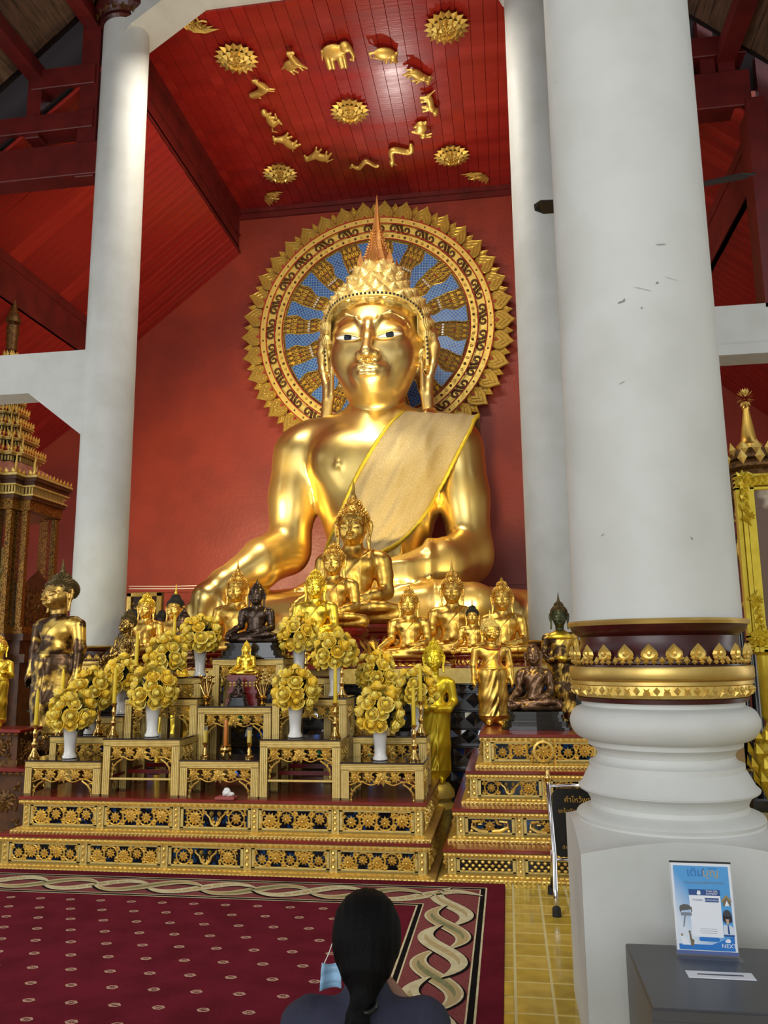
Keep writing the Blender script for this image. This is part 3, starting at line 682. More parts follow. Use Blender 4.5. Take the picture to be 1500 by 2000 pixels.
def seated(name, label, loc, sc, skin, hairm, spire, rz=0, style='curl', sm=None, monk=False, group=None, headrot=(0, 0, 0), pedestal=None, ps=1.0):
    t = thing(name, label, 'statue', loc, rz, group)
    t.scale = (sc,)*3
    V = MONK_V if monk else SEAT_V
    link('body', cm(('body', monk, skin), lambda: npmesh('body', *V, M[skin])), t)
    add_head(t, skin, hairm, spire, rot=headrot, style=style, sm=sm)
    if pedestal == 'lotus':
        mb = MB().lathe([(r_, z_*ps) for r_, z_ in ((2.6, -.002), (2.75, -.08), (2.6, -.2), (2.45, -.25), (2.35, -.4), (2.55, -.65), (2.9, -.9), (2.95, -1.1), (2.7, -1.12))], 28, (0, -.35, 0), sy=.72)
        for row, (z, r, d) in enumerate(((-.55, 2.5, -1), (-.75, 2.7, 1))):
            for k in range(24):
                a = 2*PI*(k+.5*row)/24; mb.kite((r*math.cos(a), r*math.sin(a)*.72-.35, (z+.25*(-d))*ps), (.3*math.cos(a)*ps, .3*math.sin(a)*ps, d), (math.cos(a), math.sin(a), 0), .48*ps, .62, .1, 1)
        obj('lotus_base', mb, [M['stain_red'], M[skin if skin.startswith('gold') else 'gold_paint']], t, False)
    if pedestal == 'black':
        mb = MB()
        for z0, z1, k in ((-.25, 0, 1.0), (-.5, -.25, .93), (-.75, -.5, .97), (-1.25, -.75, 1.1), (-1.45, -1.25, 1.2)):
            n_ = 20; P = [((3.0*k)*math.copysign(abs(math.cos(2*PI*i/n_))**.5, math.cos(2*PI*i/n_)), -.45+(1.75*k)*math.copysign(abs(math.sin(2*PI*i/n_))**.5, math.sin(2*PI*i/n_))) for i in range(n_)]
            mb.prismz(P, z0*ps, z1*ps)
        obj('lacquer_base', mb, M['black_lacquer'], t)
    return t
# standing figures (unit: height to the crown about 7.6 head-chin heights -> metres for a 1.75 m figure)
def standing_body(h, robe=True, pose='down'):
    s = SDF((-.5, -.42, -.02), (.5, .4, 1.56), h)
    s.ell((0, .0, .88), (.165, .115, .13), .06); s.cone((0, 0, .9), (0, 0, 1.1), .118, .112, .06)
    s.ell((0, -.005, 1.24), (.175, .105, .14), .07); s.cone((-.17, .01, 1.335), (.17, .01, 1.335), .06, .06, .06)
    s.cone((0, .01, 1.33), (0, .01, 1.5), .062, .06, .03)
    for sx in (-1, 1):
        s.chain([(sx*.085, 0, .88), (sx*.085, -.005, .5), (sx*.08, .015, .1)], [.105, .072, .05], .05)
        s.chain([(sx*.085, .02, .05), (sx*.09, -.09, .03), (sx*.09, -.14, .022)], [.045, .035, .022], .03)
        if pose == 'down':
            s.chain([(sx*.225, .01, 1.31), (sx*.255, .01, 1.05), (sx*.265, -.02, .82)], [.058, .048, .032], .03)
            s.chain([(sx*.265, -.02, .82), (sx*.272, -.035, .73)], [.032, .035], .02)
            for k in range(4): s.cone((sx*.272, -.06+.02*k, .74), (sx*.27, -.062+.022*k, .62+.012*abs(k-1.5)), .012, .008, .008)
            s.cone((sx*.262, -.06, .76), (sx*.25, -.085, .68), .012, .009, .01)
        elif pose == 'bowl':
            s.chain([(sx*.225, .01, 1.31), (sx*.26, .02, 1.06), (sx*.2, -.13, .97), (sx*.09, -.21, .965)], [.062, .058, .048, .032], .03)
            s.cone((sx*.09, -.21, .965), (sx*.02, -.24, .965), .035, .03, .02)
            for k in range(4): s.cone((sx*.04, -.22-.012*k, .95+.008*k), (-sx*.02, -.25, .945+.008*k), .011, .009, .008)
            s.cone((sx*.06, -.22, .99), (sx*.03, -.245, 1.01), .011, .009, .008)
        else:
            s.chain([(sx*.225, .01, 1.31), (sx*.25, .0, 1.06), (sx*.1, -.17, 1.13), (sx*.02, -.2, 1.2)], [.062, .056, .045, .028], .03)
            for k in range(4): s.cone((sx*.014, -.2-.011*(k-1.5), 1.2), (sx*.01, -.215-.009*(k-1.5), 1.32-.008*abs(k-1.5)), .011, .008, .008)
            s.cone((sx*.02, -.18, 1.2), (sx*.014, -.19, 1.27), .012, .009, .01)
    if robe:
        s.chain([(0, .0, .95), (0, .0, .5), (0, .01, .2)], [.16, .155, .165], .08)
        for sx in (-1, 1): s.chain([(sx*.1, .0, .9), (sx*.1, .0, .5), (sx*.12, .01, .17)], [.1, .085, .085], .07)
        def f(X, Y, Z):
            q = X*.8-(Z-1.2)*.6
            a = np.where((Z > .98) & (Z < 1.45) & (np.abs(X) < .2) & (Y < .05), -.008*np.exp(-(q/.009)**2)-.005*np.clip(q/.02, 0, 1), 0)
            b = np.where((Z < .96) & (Z > .16), -.006*np.sin((X*1.0+.35*np.abs(Z-.95)**1.3)*70)*(Y < .1)*np.exp(-((X+.02)/.12)**2), 0)
            c = np.where((Y < .12) & (np.abs(X) < .19), -.009*np.exp(-((Z-.985)/.012)**2)-.008*np.exp(-((Z-.17)/.014)**2), 0)
            d = np.where((Z < .97) & (Z > .16) & (Y < 0), -.010*np.exp(-((X-.045)/.012)**2), 0)
            return a+b+c+d
        s.mod(f)
    return s.net()
STAND_V = standing_body(.0125); BOWL_V = standing_body(.0125, True, 'bowl'); PRAY_V = standing_body(.0125, True, 'pray')
HS = .118/.85           # head scale for the 1.75 m figure
def standing(name, label, loc, sc, skin, hairm, spire, rz=0, pose='down', style='curl', headrot=(0, 0, 0), headskin=None, sm=None, bodymat=None):
    t = thing(name, label, 'statue', loc, rz, None); t.scale = (sc,)*3
    V = {'down': STAND_V, 'bowl': BOWL_V, 'pray': PRAY_V}[pose]
    link('body', cm(('stand', pose, bodymat or skin), lambda: npmesh('body', *V, M[bodymat or skin])), t)
    hd = add_head(t, headskin or skin, hairm, spire, (0, -.012, 1.595), headrot, style, sm); hd.scale = (HS,)*3
    return t
# ---------------------------------------------------------------- the great seated Buddha
BC = Vector((-2.06, 13.0, 1.37))
big = thing('great_seated_buddha', 'colossal polished gold seated Buddha filling the back of the hall', 'statue', BC)
BV = seated_body(.042, True, False, .5, 1.15, .92)
body = link('body', npmesh('body', *BV, M['gold']), big)
obj('plinth', MB().prismz([(-3.5, -2.3), (3.0, -2.3), (3.0, 1.4), (-3.5, 1.4)], -1.365, .0), M['gold_paint'], big)
bvh = BVHTree.FromPolygons([tuple(v) for v in BV[0]], [tuple(int(i) for i in f) for f in BV[1]])
HSC = .93; HO = Vector((.02, -.06, 4.92)); HROT = (-.02, 0, .0)
hs_ = head_sdf(.026, lids=False, smile=.035, wide=.98, eye_open=True)
HV = hs_.net()
head = link('head', npmesh('head', *HV, M['gold_head']), big, HO, HROT, HSC)
for o_, n_ in ((head, 4), (body, 3)):
    md = o_.modifiers.new('soften', 'SMOOTH'); md.factor = .5; md.iterations = n_
hb = BVHTree.FromPolygons([tuple(v) for v in HV[0]], [tuple(int(i) for i in f) for f in HV[1]])
def onface(x, z, off): 
    r = hb.ray_cast(Vector((x, -3, z)), Vector((0, 1, 0))); return Vector((x, (r[0].y if r[0] else -.6)-off, z))
for sx in (-1, 1):
    ex, ez = sx*.37, .24; N = 14; mb = MB(); up = []; lo = []
    for i in range(N+1):
        u = -1+2*i/N; x = ex+u*.235*1.0
        zt_ = ez+.058*(1-u*u)**.8+.045*u*sx; zb_ = ez-.052*(1-u*u)**.7+.045*u*sx
        up.append((x, zt_)); lo.append((x, zb_))
    vs = []; fs = []
    for i in range(N+1):
        for j in range(5):
            f = j/4; vs.append(onface(up[i][0], lo[i][1]+(up[i][1]-lo[i][1])*f, .012+.012*math.sin(PI*f)))
    for i in range(N):
        for j in range(4): fs.append((i*5+j, (i+1)*5+j, (i+1)*5+j+1, i*5+j+1))
    mb.add(vs, fs); ey = obj('eye', mb, M['white'], head, True)
    im = MB(); vs = [onface(ex+.01, ez+.012, .034)]; K = 14
    for k in range(K):
        a = 2*PI*k/K; vs.append(onface(ex+.01+.07*math.cos(a), ez+.005+max(-.05, min(.055, .075*math.sin(a))), .03))
    im.add(vs, [(0, 1+k, 1+(k+1) % K) for k in range(K)]); obj('iris', im, M['iris'], ey)
    for q, (pp, off) in enumerate(((up, .02), (lo, .018))):
        obj('eyelid', MB().tube([onface(x, z, off) for x, z in pp], .013, 6), M['gold_head'], ey, True)
hair = link('hair', npmesh('hair', *hair_mesh(.05), M['gold_curl']), head)
# jewelled band along the hairline
hl = [(-.93, .06, .0), (-.94, -.02, .3), (-.92, -.1, .6), (-.88, -.25, .82), (-.74, -.52, .95), (-.5, -.78, 1.0), (-.2, -.9, 1.01), (.2, -.9, 1.01), (.5, -.78, 1.0), (.74, -.52, .95), (.88, -.25, .82), (.92, -.1, .6), (.94, -.02, .3), (.93, .06, .0)]
def interp(P, n):
    P = [Vector(p) for p in P]; L = [0]
    for i in range(1, len(P)): L.append(L[-1]+(P[i]-P[i-1]).length)
    r = []; j = 0
    for k in range(n):
        d = L[-1]*k/(n-1)
        while j < len(P)-2 and L[j+1] < d: j += 1
        f = (d-L[j])/(L[j+1]-L[j]); p0 = P[max(j-1, 0)]; p3 = P[min(j+2, len(P)-1)]; p1, p2 = P[j], P[j+1]
        r.append(.5*((2*p1)+(p2-p0)*f+(2*p0-5*p1+4*p2-p3)*f*f+(3*p1-p0-3*p2+p3)*f**3))
    return r
band = interp(hl, 60); obj('hair_band', MB().tube(band, .038, 8), M['gold_curl'], head, True)
jm = MB().ball((0, 0, 0), .024, 6, 4).mesh('jewel', M['black'])
for k in range(2, 58, 1):
    p = band[k]; d = Vector((p.x*.35, -1.0 if p.y < -.3 else -.8, .1)).normalized(); link('jewel', jm, head, p+d*.035)
# hair knobs, each a pointed lotus bud
kb = MB().lathe([(.14, -.06), (.155, .0), (.148, .03), (.122, .045), (.118, .055), (.09, .07), (.085, .08), (.05, .1), (.02, .125), (.003, .14)], 10).mesh('hair_knob', M['gold_curl'], True, 30)
for p, nr in hair_points(140, 3):
    if p.y > .75 and p.z < 1.3: continue
    o = link('hair_knob', kb, head, p+nr*.02); o.rotation_euler = orient(nr).to_euler(); o.scale = (1, 1, 1)
sp = MB(); 
prf = [(.36, 1.88), (.42, 1.94), (.36, 2.02), (.25, 2.18), (.17, 2.4), (.12, 2.62), (.09, 2.85), (.055, 3.1), (.025, 3.4), (.004, 3.62)]
sp.lathe(prf, 14, (0, .2, 0), flute=lambda a: 1+.1*math.cos(a*7))
for k in range(7):
    a = 2*PI*k/7-PI/2
    for j in range(14):
        f = j/13; z = 1.95+.85*f; r = .46*(1-f)**1.3+.12*f
        sp.ball((r*math.cos(a+.2*math.sin(f*5)), .2+r*math.sin(a+.2*math.sin(f*5)), z), .022, 5, 4)
    sp.kite((.36*math.cos(a), .2+.36*math.sin(a), 1.9), (.0*math.cos(a), 0, 1), (math.cos(a), math.sin(a), .2), .42, .2, .08)
mat('spire_gold', (0.90, .50, .17), .3, .7, col2=(0.8, .38, .1), scale=3)
obj('flame_spire', sp, M['spire_gold'], head, False)
# the sash of glittering cloth over the left shoulder
def sash():
    L_ = [(790, 806), (757, 838), (722, 890), (693, 942), (668, 1000), (645, 1055), (634, 1090)]
    R_ = [(936, 812), (915, 850), (886, 905), (855, 965), (820, 1020), (780, 1062), (738, 1092)]
    n, m_ = 46, 30; Lp = interp([(x, y, 0) for x, y in L_], n); Rp = interp([(x, y, 0) for x, y in R_], n)
    vs = []; fs = []
    for i in range(n):
        for j in range(m_):
            f = j/(m_-1); x = Lp[i].x+(Rp[i].x-Lp[i].x)*f; y = Lp[i].y+(Rp[i].y-Lp[i].y)*f
            d = ray(x, y).normalized(); o_ = CAM-BC; r = bvh.ray_cast(o_, d)
            p = r[0] if r[0] else None
            wr = .018*math.sin(f*26+i*.12)+.01*math.sin(f*41-i*.2)
            vs.append((p, wr, d))
    yy = [p.y for p, _, _ in vs if p is not None]
    out = []
    for k, (p, wr, d) in enumerate(vs):
        if p is None or p.y > .45: 
            t_ = ((-.05)-(CAM-BC).y)/d.y; p = (CAM-BC)+d*t_
        out.append(p)
    # tight cloth bridges hollows: relax towards the viewer
    A = np.array([list(p) for p in out]).reshape(n, m_, 3)
    for it in range(14):
        B = A.copy(); B[1:-1] = (A[:-2]+A[2:])/2; B[:, 1:-1] = (B[:, 1:-1]*2+A[:, :-2]+A[:, 2:])/4
        A[..., 1] = np.minimum(A[..., 1], B[..., 1])
    W = np.array([w_ for _, w_, _ in vs]).reshape(n, m_)
    A[..., 1] -= .06+W
    top = A[0].copy(); rows = [A]
    back = []
    for q in (1, 2, 3):
        b_ = top.copy(); b_[:, 1] += .28*q; b_[:, 2] += (.07 if q == 1 else .05 if q == 2 else -.12); back.append(b_)
    A = np.concatenate([np.stack(back[::-1]), A]); nn = A.shape[0]
    mb = MB(); mb.add([tuple(v) for v in A.reshape(-1, 3)], [(i*m_+j, (i+1)*m_+j, (i+1)*m_+j+1, i*m_+j+1) for i in range(nn-1) for j in range(m_-1)])
    return mb, [tuple(v) for v in A[3:, 0]], [tuple(v) for v in A[3:, -1]]
smb, eL, eR = sash()
so = thing('sash', 'glittering pale gold cloth sash draped across the colossal seated Buddha', 'cloth', BC)
o = obj('cloth', smb, M['sparkle'], so, True); md = o.modifiers.new('thick', 'SOLIDIFY'); md.thickness = .02
for e in (eL, eR): obj('braid_edge', MB().tube(e, [.028+.008*(i % 2) for i in range(len(e))], 6), M['sparkle_edge'], so, True)
# ---------------------------------------------------------------- the halo
HC = Vector((-2.42, 15.24, 7.98)); RR = 2.4
halo = thing('halo', 'large round gold and blue mosaic halo behind the colossal seated Buddha', 'halo', HC)
def ring(mb, r0, r1, y0, y1, n=96, mi=0):
    vs = []; fs = []
    for k in range(n):
        a = 2*PI*k/n; c, s = math.cos(a), math.sin(a)
        vs += [(r0*c, y1, r0*s), (r0*c, y0, r0*s), (r1*c, y0, r1*s), (r1*c, y1, r1*s)]
    for k in range(n):
        a, b_ = 4*k, 4*((k+1) % n); fs += [(a, b_, b_+1, a+1), (a+1, b_+1, b_+2, a+2), (a+2, b_+2, b_+3, a+3)]
    return mb.add(vs, fs, mi)
obj('disc', MB().prism([(RR*math.cos(2*PI*k/96), RR*math.sin(2*PI*k/96)) for k in range(96)], .0, .259), M['gold_halo'], halo)
obj('outer_rim', ring(MB(), 2.27, 2.4, -.06, 0), M['gold_halo'], halo)
obj('inner_rim', ring(MB(), 1.93, 2.07, -.04, 0), M['gold_halo'], halo)
rl = MB()
for r in (2.27, 2.4, 2.09, 1.93):
    rl.tube([(r*math.cos(2*PI*k/120), -.06, r*math.sin(2*PI*k/120)) for k in range(120)], .012, 5, 0, True)
obj('rim_lines', rl, M['halo_red'], halo)
bd = MB()
for r, n in ((2.335, 120), (2.0, 96)):
    for k in range(n):
        a = 2*PI*k/n
        if k % 2: bd.ball((r*math.cos(a), -.05, r*math.sin(a)), (.028, .02, .028), 6, 4, 0)
        else: bd.tube([(r*math.cos(a)+.025*math.cos(q), -.055, r*math.sin(a)+.025*math.sin(q)) for q in (0, 1.3, 2.6, 3.9, 5.2)], .006, 4, 1, True)
o = obj('rim_beads', bd, [M['halo_brown'], M['gold_halo_line']], halo); o['kind'] = 'stuff'
sc_ = MB()                                               # running scroll of the broad band
def spiral(cx, cz, r, a0, turn, n=12, sgn=1):
    return [(cx+r*(1-.75*k/n)*math.cos(a0+sgn*turn*k/n), -.012, cz+r*(1-.75*k/n)*math.sin(a0+sgn*turn*k/n)) for k in range(n+1)]
spm = MB(); spm.tube(spiral(0, 0, .095, 0, 7.4, 16), [.032-.001*k for k in range(17)], 5, flat=.35); spm.tube(spiral(.17, -.045, .05, 2, 5.5, 10, -1), [.02-.001*k for k in range(11)], 5, flat=.35)
spm.tube([(.1, -.01, 0), (.12, -.01, -.09), (.17, -.01, -.13), (.22, -.01, -.1)], [.028, .026, .02, .008], 5, flat=.35)
spm.kite((.13, 0, .02), (.5, 0, 1), (0, -1, 0), .11, .06, .015); spm.kite((-.08, 0, .08), (-1, 0, .8), (0, -1, 0), .09, .05, .015)
sme = spm.mesh('scroll', M['halo_brown'])
for k in range(50):
    a = 2*PI*k/50; link('scroll', sme, halo, (2.18*math.cos(a), 0, 2.18*math.sin(a)), (0, -a+PI/2*(1 if k % 2 else -1), 0))
# flame petals round the rim, large and small in turn
def petal(w_, h_, rings):
    mb = MB(); P = [(-w_*.34, 0), (-w_*.47, h_*.2), (-w_*.49, h_*.42), (-w_*.36, h_*.63), (-w_*.16, h_*.8), (0, h_), (w_*.16, h_*.8), (w_*.36, h_*.63), (w_*.49, h_*.42), (w_*.47, h_*.2), (w_*.34, 0)]
    mb.prism(P, -.015, .03, 0)
    for r in range(rings):
        f = 1-r*.24; pts = [(x*f*.92, -.02, max(z*f*.95, .0)+.012) for x, z in P]; mb.tube(pts, .0115, 4, 1)
    mb.ball((0, -.02, h_*.2), (w_*.09, .02, w_*.09), 6, 4, 2); 
    for k in range(5): mb.ball((w_*.3*math.cos(PI*(k+.5)/5), -.018, h_*.18+h_*.36*math.sin(PI*(k+.5)/5)), .012, 5, 3, 1)
    return mb
pl = petal(.40, .45, 4).mesh('rim_petal', [M['gold_halo_deep'], M['gold_halo_line'], M['halo_red']]); ps = petal(.17, .30, 2).mesh('rim_petal', [M['gold_halo_deep'], M['gold_halo_line'], M['halo_red']])
NP = 38
for k in range(NP):
    a = 2*PI*k/NP
    link('rim_petal', pl, halo, (2.37*math.cos(a), .02, 2.37*math.sin(a)), (.0, PI/2-a, 0))
    a += PI/NP; link('rim_petal', ps, halo, (2.48*math.cos(a), .06, 2.48*math.sin(a)), (.0, PI/2-a, 0))
ring_red = ring(MB(), 2.38, 2.55, .1, .14); obj('red_ground', ring_red, M['halo_red'], halo)
# rays: wavy blue mosaic strips between gold lotus sprays
def ray_strip():
    mb = MB(); n = 16; W = []
    for i in range(n+1):
        f = i/n; r = .55+1.33*f; w_ = .06+.10*f+.018*math.sin(f*21); sh = .025*math.sin(f*15+1); W.append((r, w_, sh))
    P = [(sh-w_, r) for r, w_, sh in W]+[(sh+w_, r) for r, w_, sh in reversed(W)]
    mb.prism(P, -.03, 0)
    return mb, P
rm_, RP = ray_strip(); rme = rm_.mesh('blue_ray', M['blue_mosaic'])
uv = rme.uv_layers.new(name='UVMap')
for lp in rme.loops: v = rme.vertices[lp.vertex_index].co; uv.data[lp.index].uv = ((v.x*.8+v.z*.6), (v.z*.8-v.x*.6))
redge = MB().tube([(x, -.032, z) for x, z in RP], .012, 4, 0, True).mesh('ray_edge', M['gold_halo_line'])
gm = MB()
for row in range(9):
    r = .7+row*.135; n = 2+(row//3)+(row % 2); hw = r*math.sin(PI/16)*.62
    for j in range(n):
        x = hw*(-1+2*(j+.5)/n)*1.0; L = .17
        gm.tube([(x-.06, -.008, r), (x-.062, -.012, r+L*.45), (x, -.014, r+L), (x+.062, -.012, r+L*.45), (x+.06, -.008, r)], .011, 4)
        gm.tube([(x-.03, -.008, r), (x-.03, -.012, r+L*.3), (x, -.014, r+L*.65), (x+.03, -.012, r+L*.3), (x+.03, -.008, r)], .008, 4)
for j in range(-2, 3): gm.box(j*.055-.018, j*.055+.018, -.02, 0, 1.36, 1.40, 1)
gm.ball((0, -.015, 1.25), (.025, .02, .025), 6, 4, 2); gm.ball((0, -.015, 1.62), (.025, .02, .025), 6, 4, 2)
gme = gm.mesh('gold_ray', [M['gold_halo_line'], M['porcelain'], M['halo_red']])
NRAY = 16
for k in range(NRAY):
    a = 2*PI*k/NRAY+math.radians(73)
    o = link('blue_ray', rme, halo, (0, 0, 0), (0, PI/2-a, 0)); link('ray_edge', redge, o)
    link('gold_ray', gme, halo, (0, 0, 0), (0, PI/2-a-PI/NRAY, 0))
bgd = MB().prism([(1.92*math.cos(2*PI*k/64), 1.92*math.sin(2*PI*k/64)) for k in range(64)], -.006, 0); obj('ray_ground', bgd, M['halo_brown'], halo)
# ---------------------------------------------------------------- carving used on tables and altar fronts
def rosette(mb, c, r, n=9, mi=0, up=.018):
    for k in range(n):
        a = 2*PI*k/n+.2; mb.kite(c, (math.cos(a), 0, math.sin(a)), (0, -1, 0), r, r*.6, up, mi)
    for k in range(6):
        a = 2*PI*k/6; mb.kite((c[0], c[1]-up*.7, c[2]), (math.cos(a), 0, math.sin(a)), (0, -1, 0), r*.55, r*.42, up*.9, mi)
    mb.ball((c[0], c[1]-up*1.2, c[2]), (r*.17, r*.14, r*.17), 6, 4, mi)
def leafcurl(mb, c, a, r, sgn=1, th=.006):
    pts = []
    for k in range(7):
        t = k/6; an = a+sgn*t*3.6; rr = r*(1-.62*t); pts.append((c[0]+rr*math.cos(an), c[1]-.004, c[2]+rr*math.sin(an)))
    mb.tube(pts, [th*(1.3-.1*k) for k in range(7)], 4)
def panel_carve(w_, h_, seed, kind='scroll'):
    rnd = random.Random(seed); mb = MB(); hw, hh = w_/2, h_/2
    if kind == 'scroll':
        n = max(2, round(w_/h_*1.0)); st = w_/n; xs = [-hw+st*(i+.5) for i in range(n)]
    elif kind == 'vase':
        st = w_/4; xs = [-hw+st*.7, hw-st*.7]
    else:
        st = w_; xs = [0]
    R = min(st*.52, hh)*.98
    for i, x in enumerate(xs):
        if kind == 'vase': mb.tube([(x+R*math.cos(t), -.004, R*math.sin(t)) for t in [2*PI*k/18 for k in range(18)]], .0055, 4, 0, True)
        if kind == 'scroll': mb.tube([(x+R*1.02*math.cos(t), -.004, (1 if i % 2 else -1)*R*1.0*math.sin(t)) for t in [-.5+4.1*k/14 for k in range(15)]], [.008-.0003*k for k in range(15)], 4)
        rosette(mb, (x, -.006, ((.12 if i % 2 else -.1)*hh if kind == 'scroll' else 0) if kind != 'lotus' else -hh*.05), R*((.92, .74)[(i+seed) % 2] if kind != 'lotus' else .95), (12, 9)[(i+seed) % 2])
        for s in (-1, 1):
            for t in (-1, 1):
                c = (x+s*R*.98, -.003, t*hh*.62); mb.kite(c, (s*.3+rnd.uniform(-.4, .4), 0, t), (0, -1, 0), R*.6, R*.4, .014); mb.kite(c, (-s*.9, 0, -t*.35), (0, -1, 0), R*.5, R*.32, .012); mb.kite(c, (s*.8, 0, -t*.6), (0, -1, 0), R*.45, R*.3, .012)
                leafcurl(mb, c, rnd.uniform(0, 6), R*.3, s*t)
    if kind == 'vase':
        for s in (-1, 1):
            mb.tube([(s*.004, -.005, -hh*.9), (s*hw*.12, -.006, -hh*.5), (s*hw*.18, -.006, hh*.1), (s*hw*.32, -.006, hh*.6)], [.011, .009, .008, .005], 5)
            for q in range(3): mb.kite((s*hw*(.08+.09*q), -.006, -hh*.5+hh*.5*q), (s*.7, 0, .7), (0, -1, 0), hh*.5, hh*.3, .012); mb.kite((s*hw*(.05+.04*q), -.006, -hh*.7+hh*.4*q), (-s*.2, 0, 1), (0, -1, 0), hh*.5, hh*.26, .012)
            leafcurl(mb, (s*hw*.12, 0, -hh*.55), 1, hh*.3, s)
        rosette(mb, (-hw*.12, -.006, hh*.55), hh*.32, 8); rosette(mb, (hw*.12, -.006, hh*.55), hh*.32, 8)
    if kind == 'lotus':
        for s in (-1, 1):
            mb.tube([(s*hw*.1, -.005, -hh*.85), (s*hw*.5, -.006, -hh*.75), (s*hw*.85, -.006, -hh*.2), (s*hw*.8, -.006, hh*.6), (s*hw*.45, -.006, hh*.7), (s*hw*.38, -.006, hh*.25), (s*hw*.55, -.006, hh*.2)], [.013, .013, .012, .011, .009, .008, .006], 5)
            for q in range(5): a = -.9+q*.5; mb.kite((s*hw*.62, -.005, -hh*.1+hh*.18*(q-2)), (s*math.cos(a), 0, math.sin(a)), (0, -1, 0), hh*.55, hh*.26, .012)
            mb.ball((s*hw*.86, -.006, -hh*.78), (.012, .008, .012), 6, 4)
    if kind == 'wheel':
        mb.tube([(R*.9*math.cos(t), -.012, R*.9*math.sin(t)) for t in [2*PI*k/20 for k in range(20)]], .012, 5, 0, True)
        for k in range(4): a = PI*k/4; mb.tube([(-R*.8*math.cos(a), -.012, -R*.8*math.sin(a)), (R*.8*math.cos(a), -.012, R*.8*math.sin(a))], .006, 4)
    return mb
def stile_carve(h_):
    mb = MB(); n = max(3, int(h_/.035))
    for k in range(n): mb.ball((0, -.004, -h_/2+h_*(k+.5)/n), (.012, .012, h_/n*.42), 6, 4); mb.kite((-.014, -.002, -h_/2+h_*(k+.5)/n), (0, 0, 1), (0, -1, 0), h_/n*.8, .012, .008)
    return mb
def rope(x0, x1, y, z, r, pitch, style='tooth'):
    mb = MB(); n = int((x1-x0)/pitch)
    for k in range(n):
        x = x0+(x1-x0)*(k+.5)/n
        if style == 'tooth': mb.kite((x, y, z+r), (0, 0, -1), (0, -1, 0), 2*r, pitch*.95, r*.8)
        else: mb.ball((x, y, z), (pitch*.47, r, r), 5, 4)
    return mb
PANELC = {}
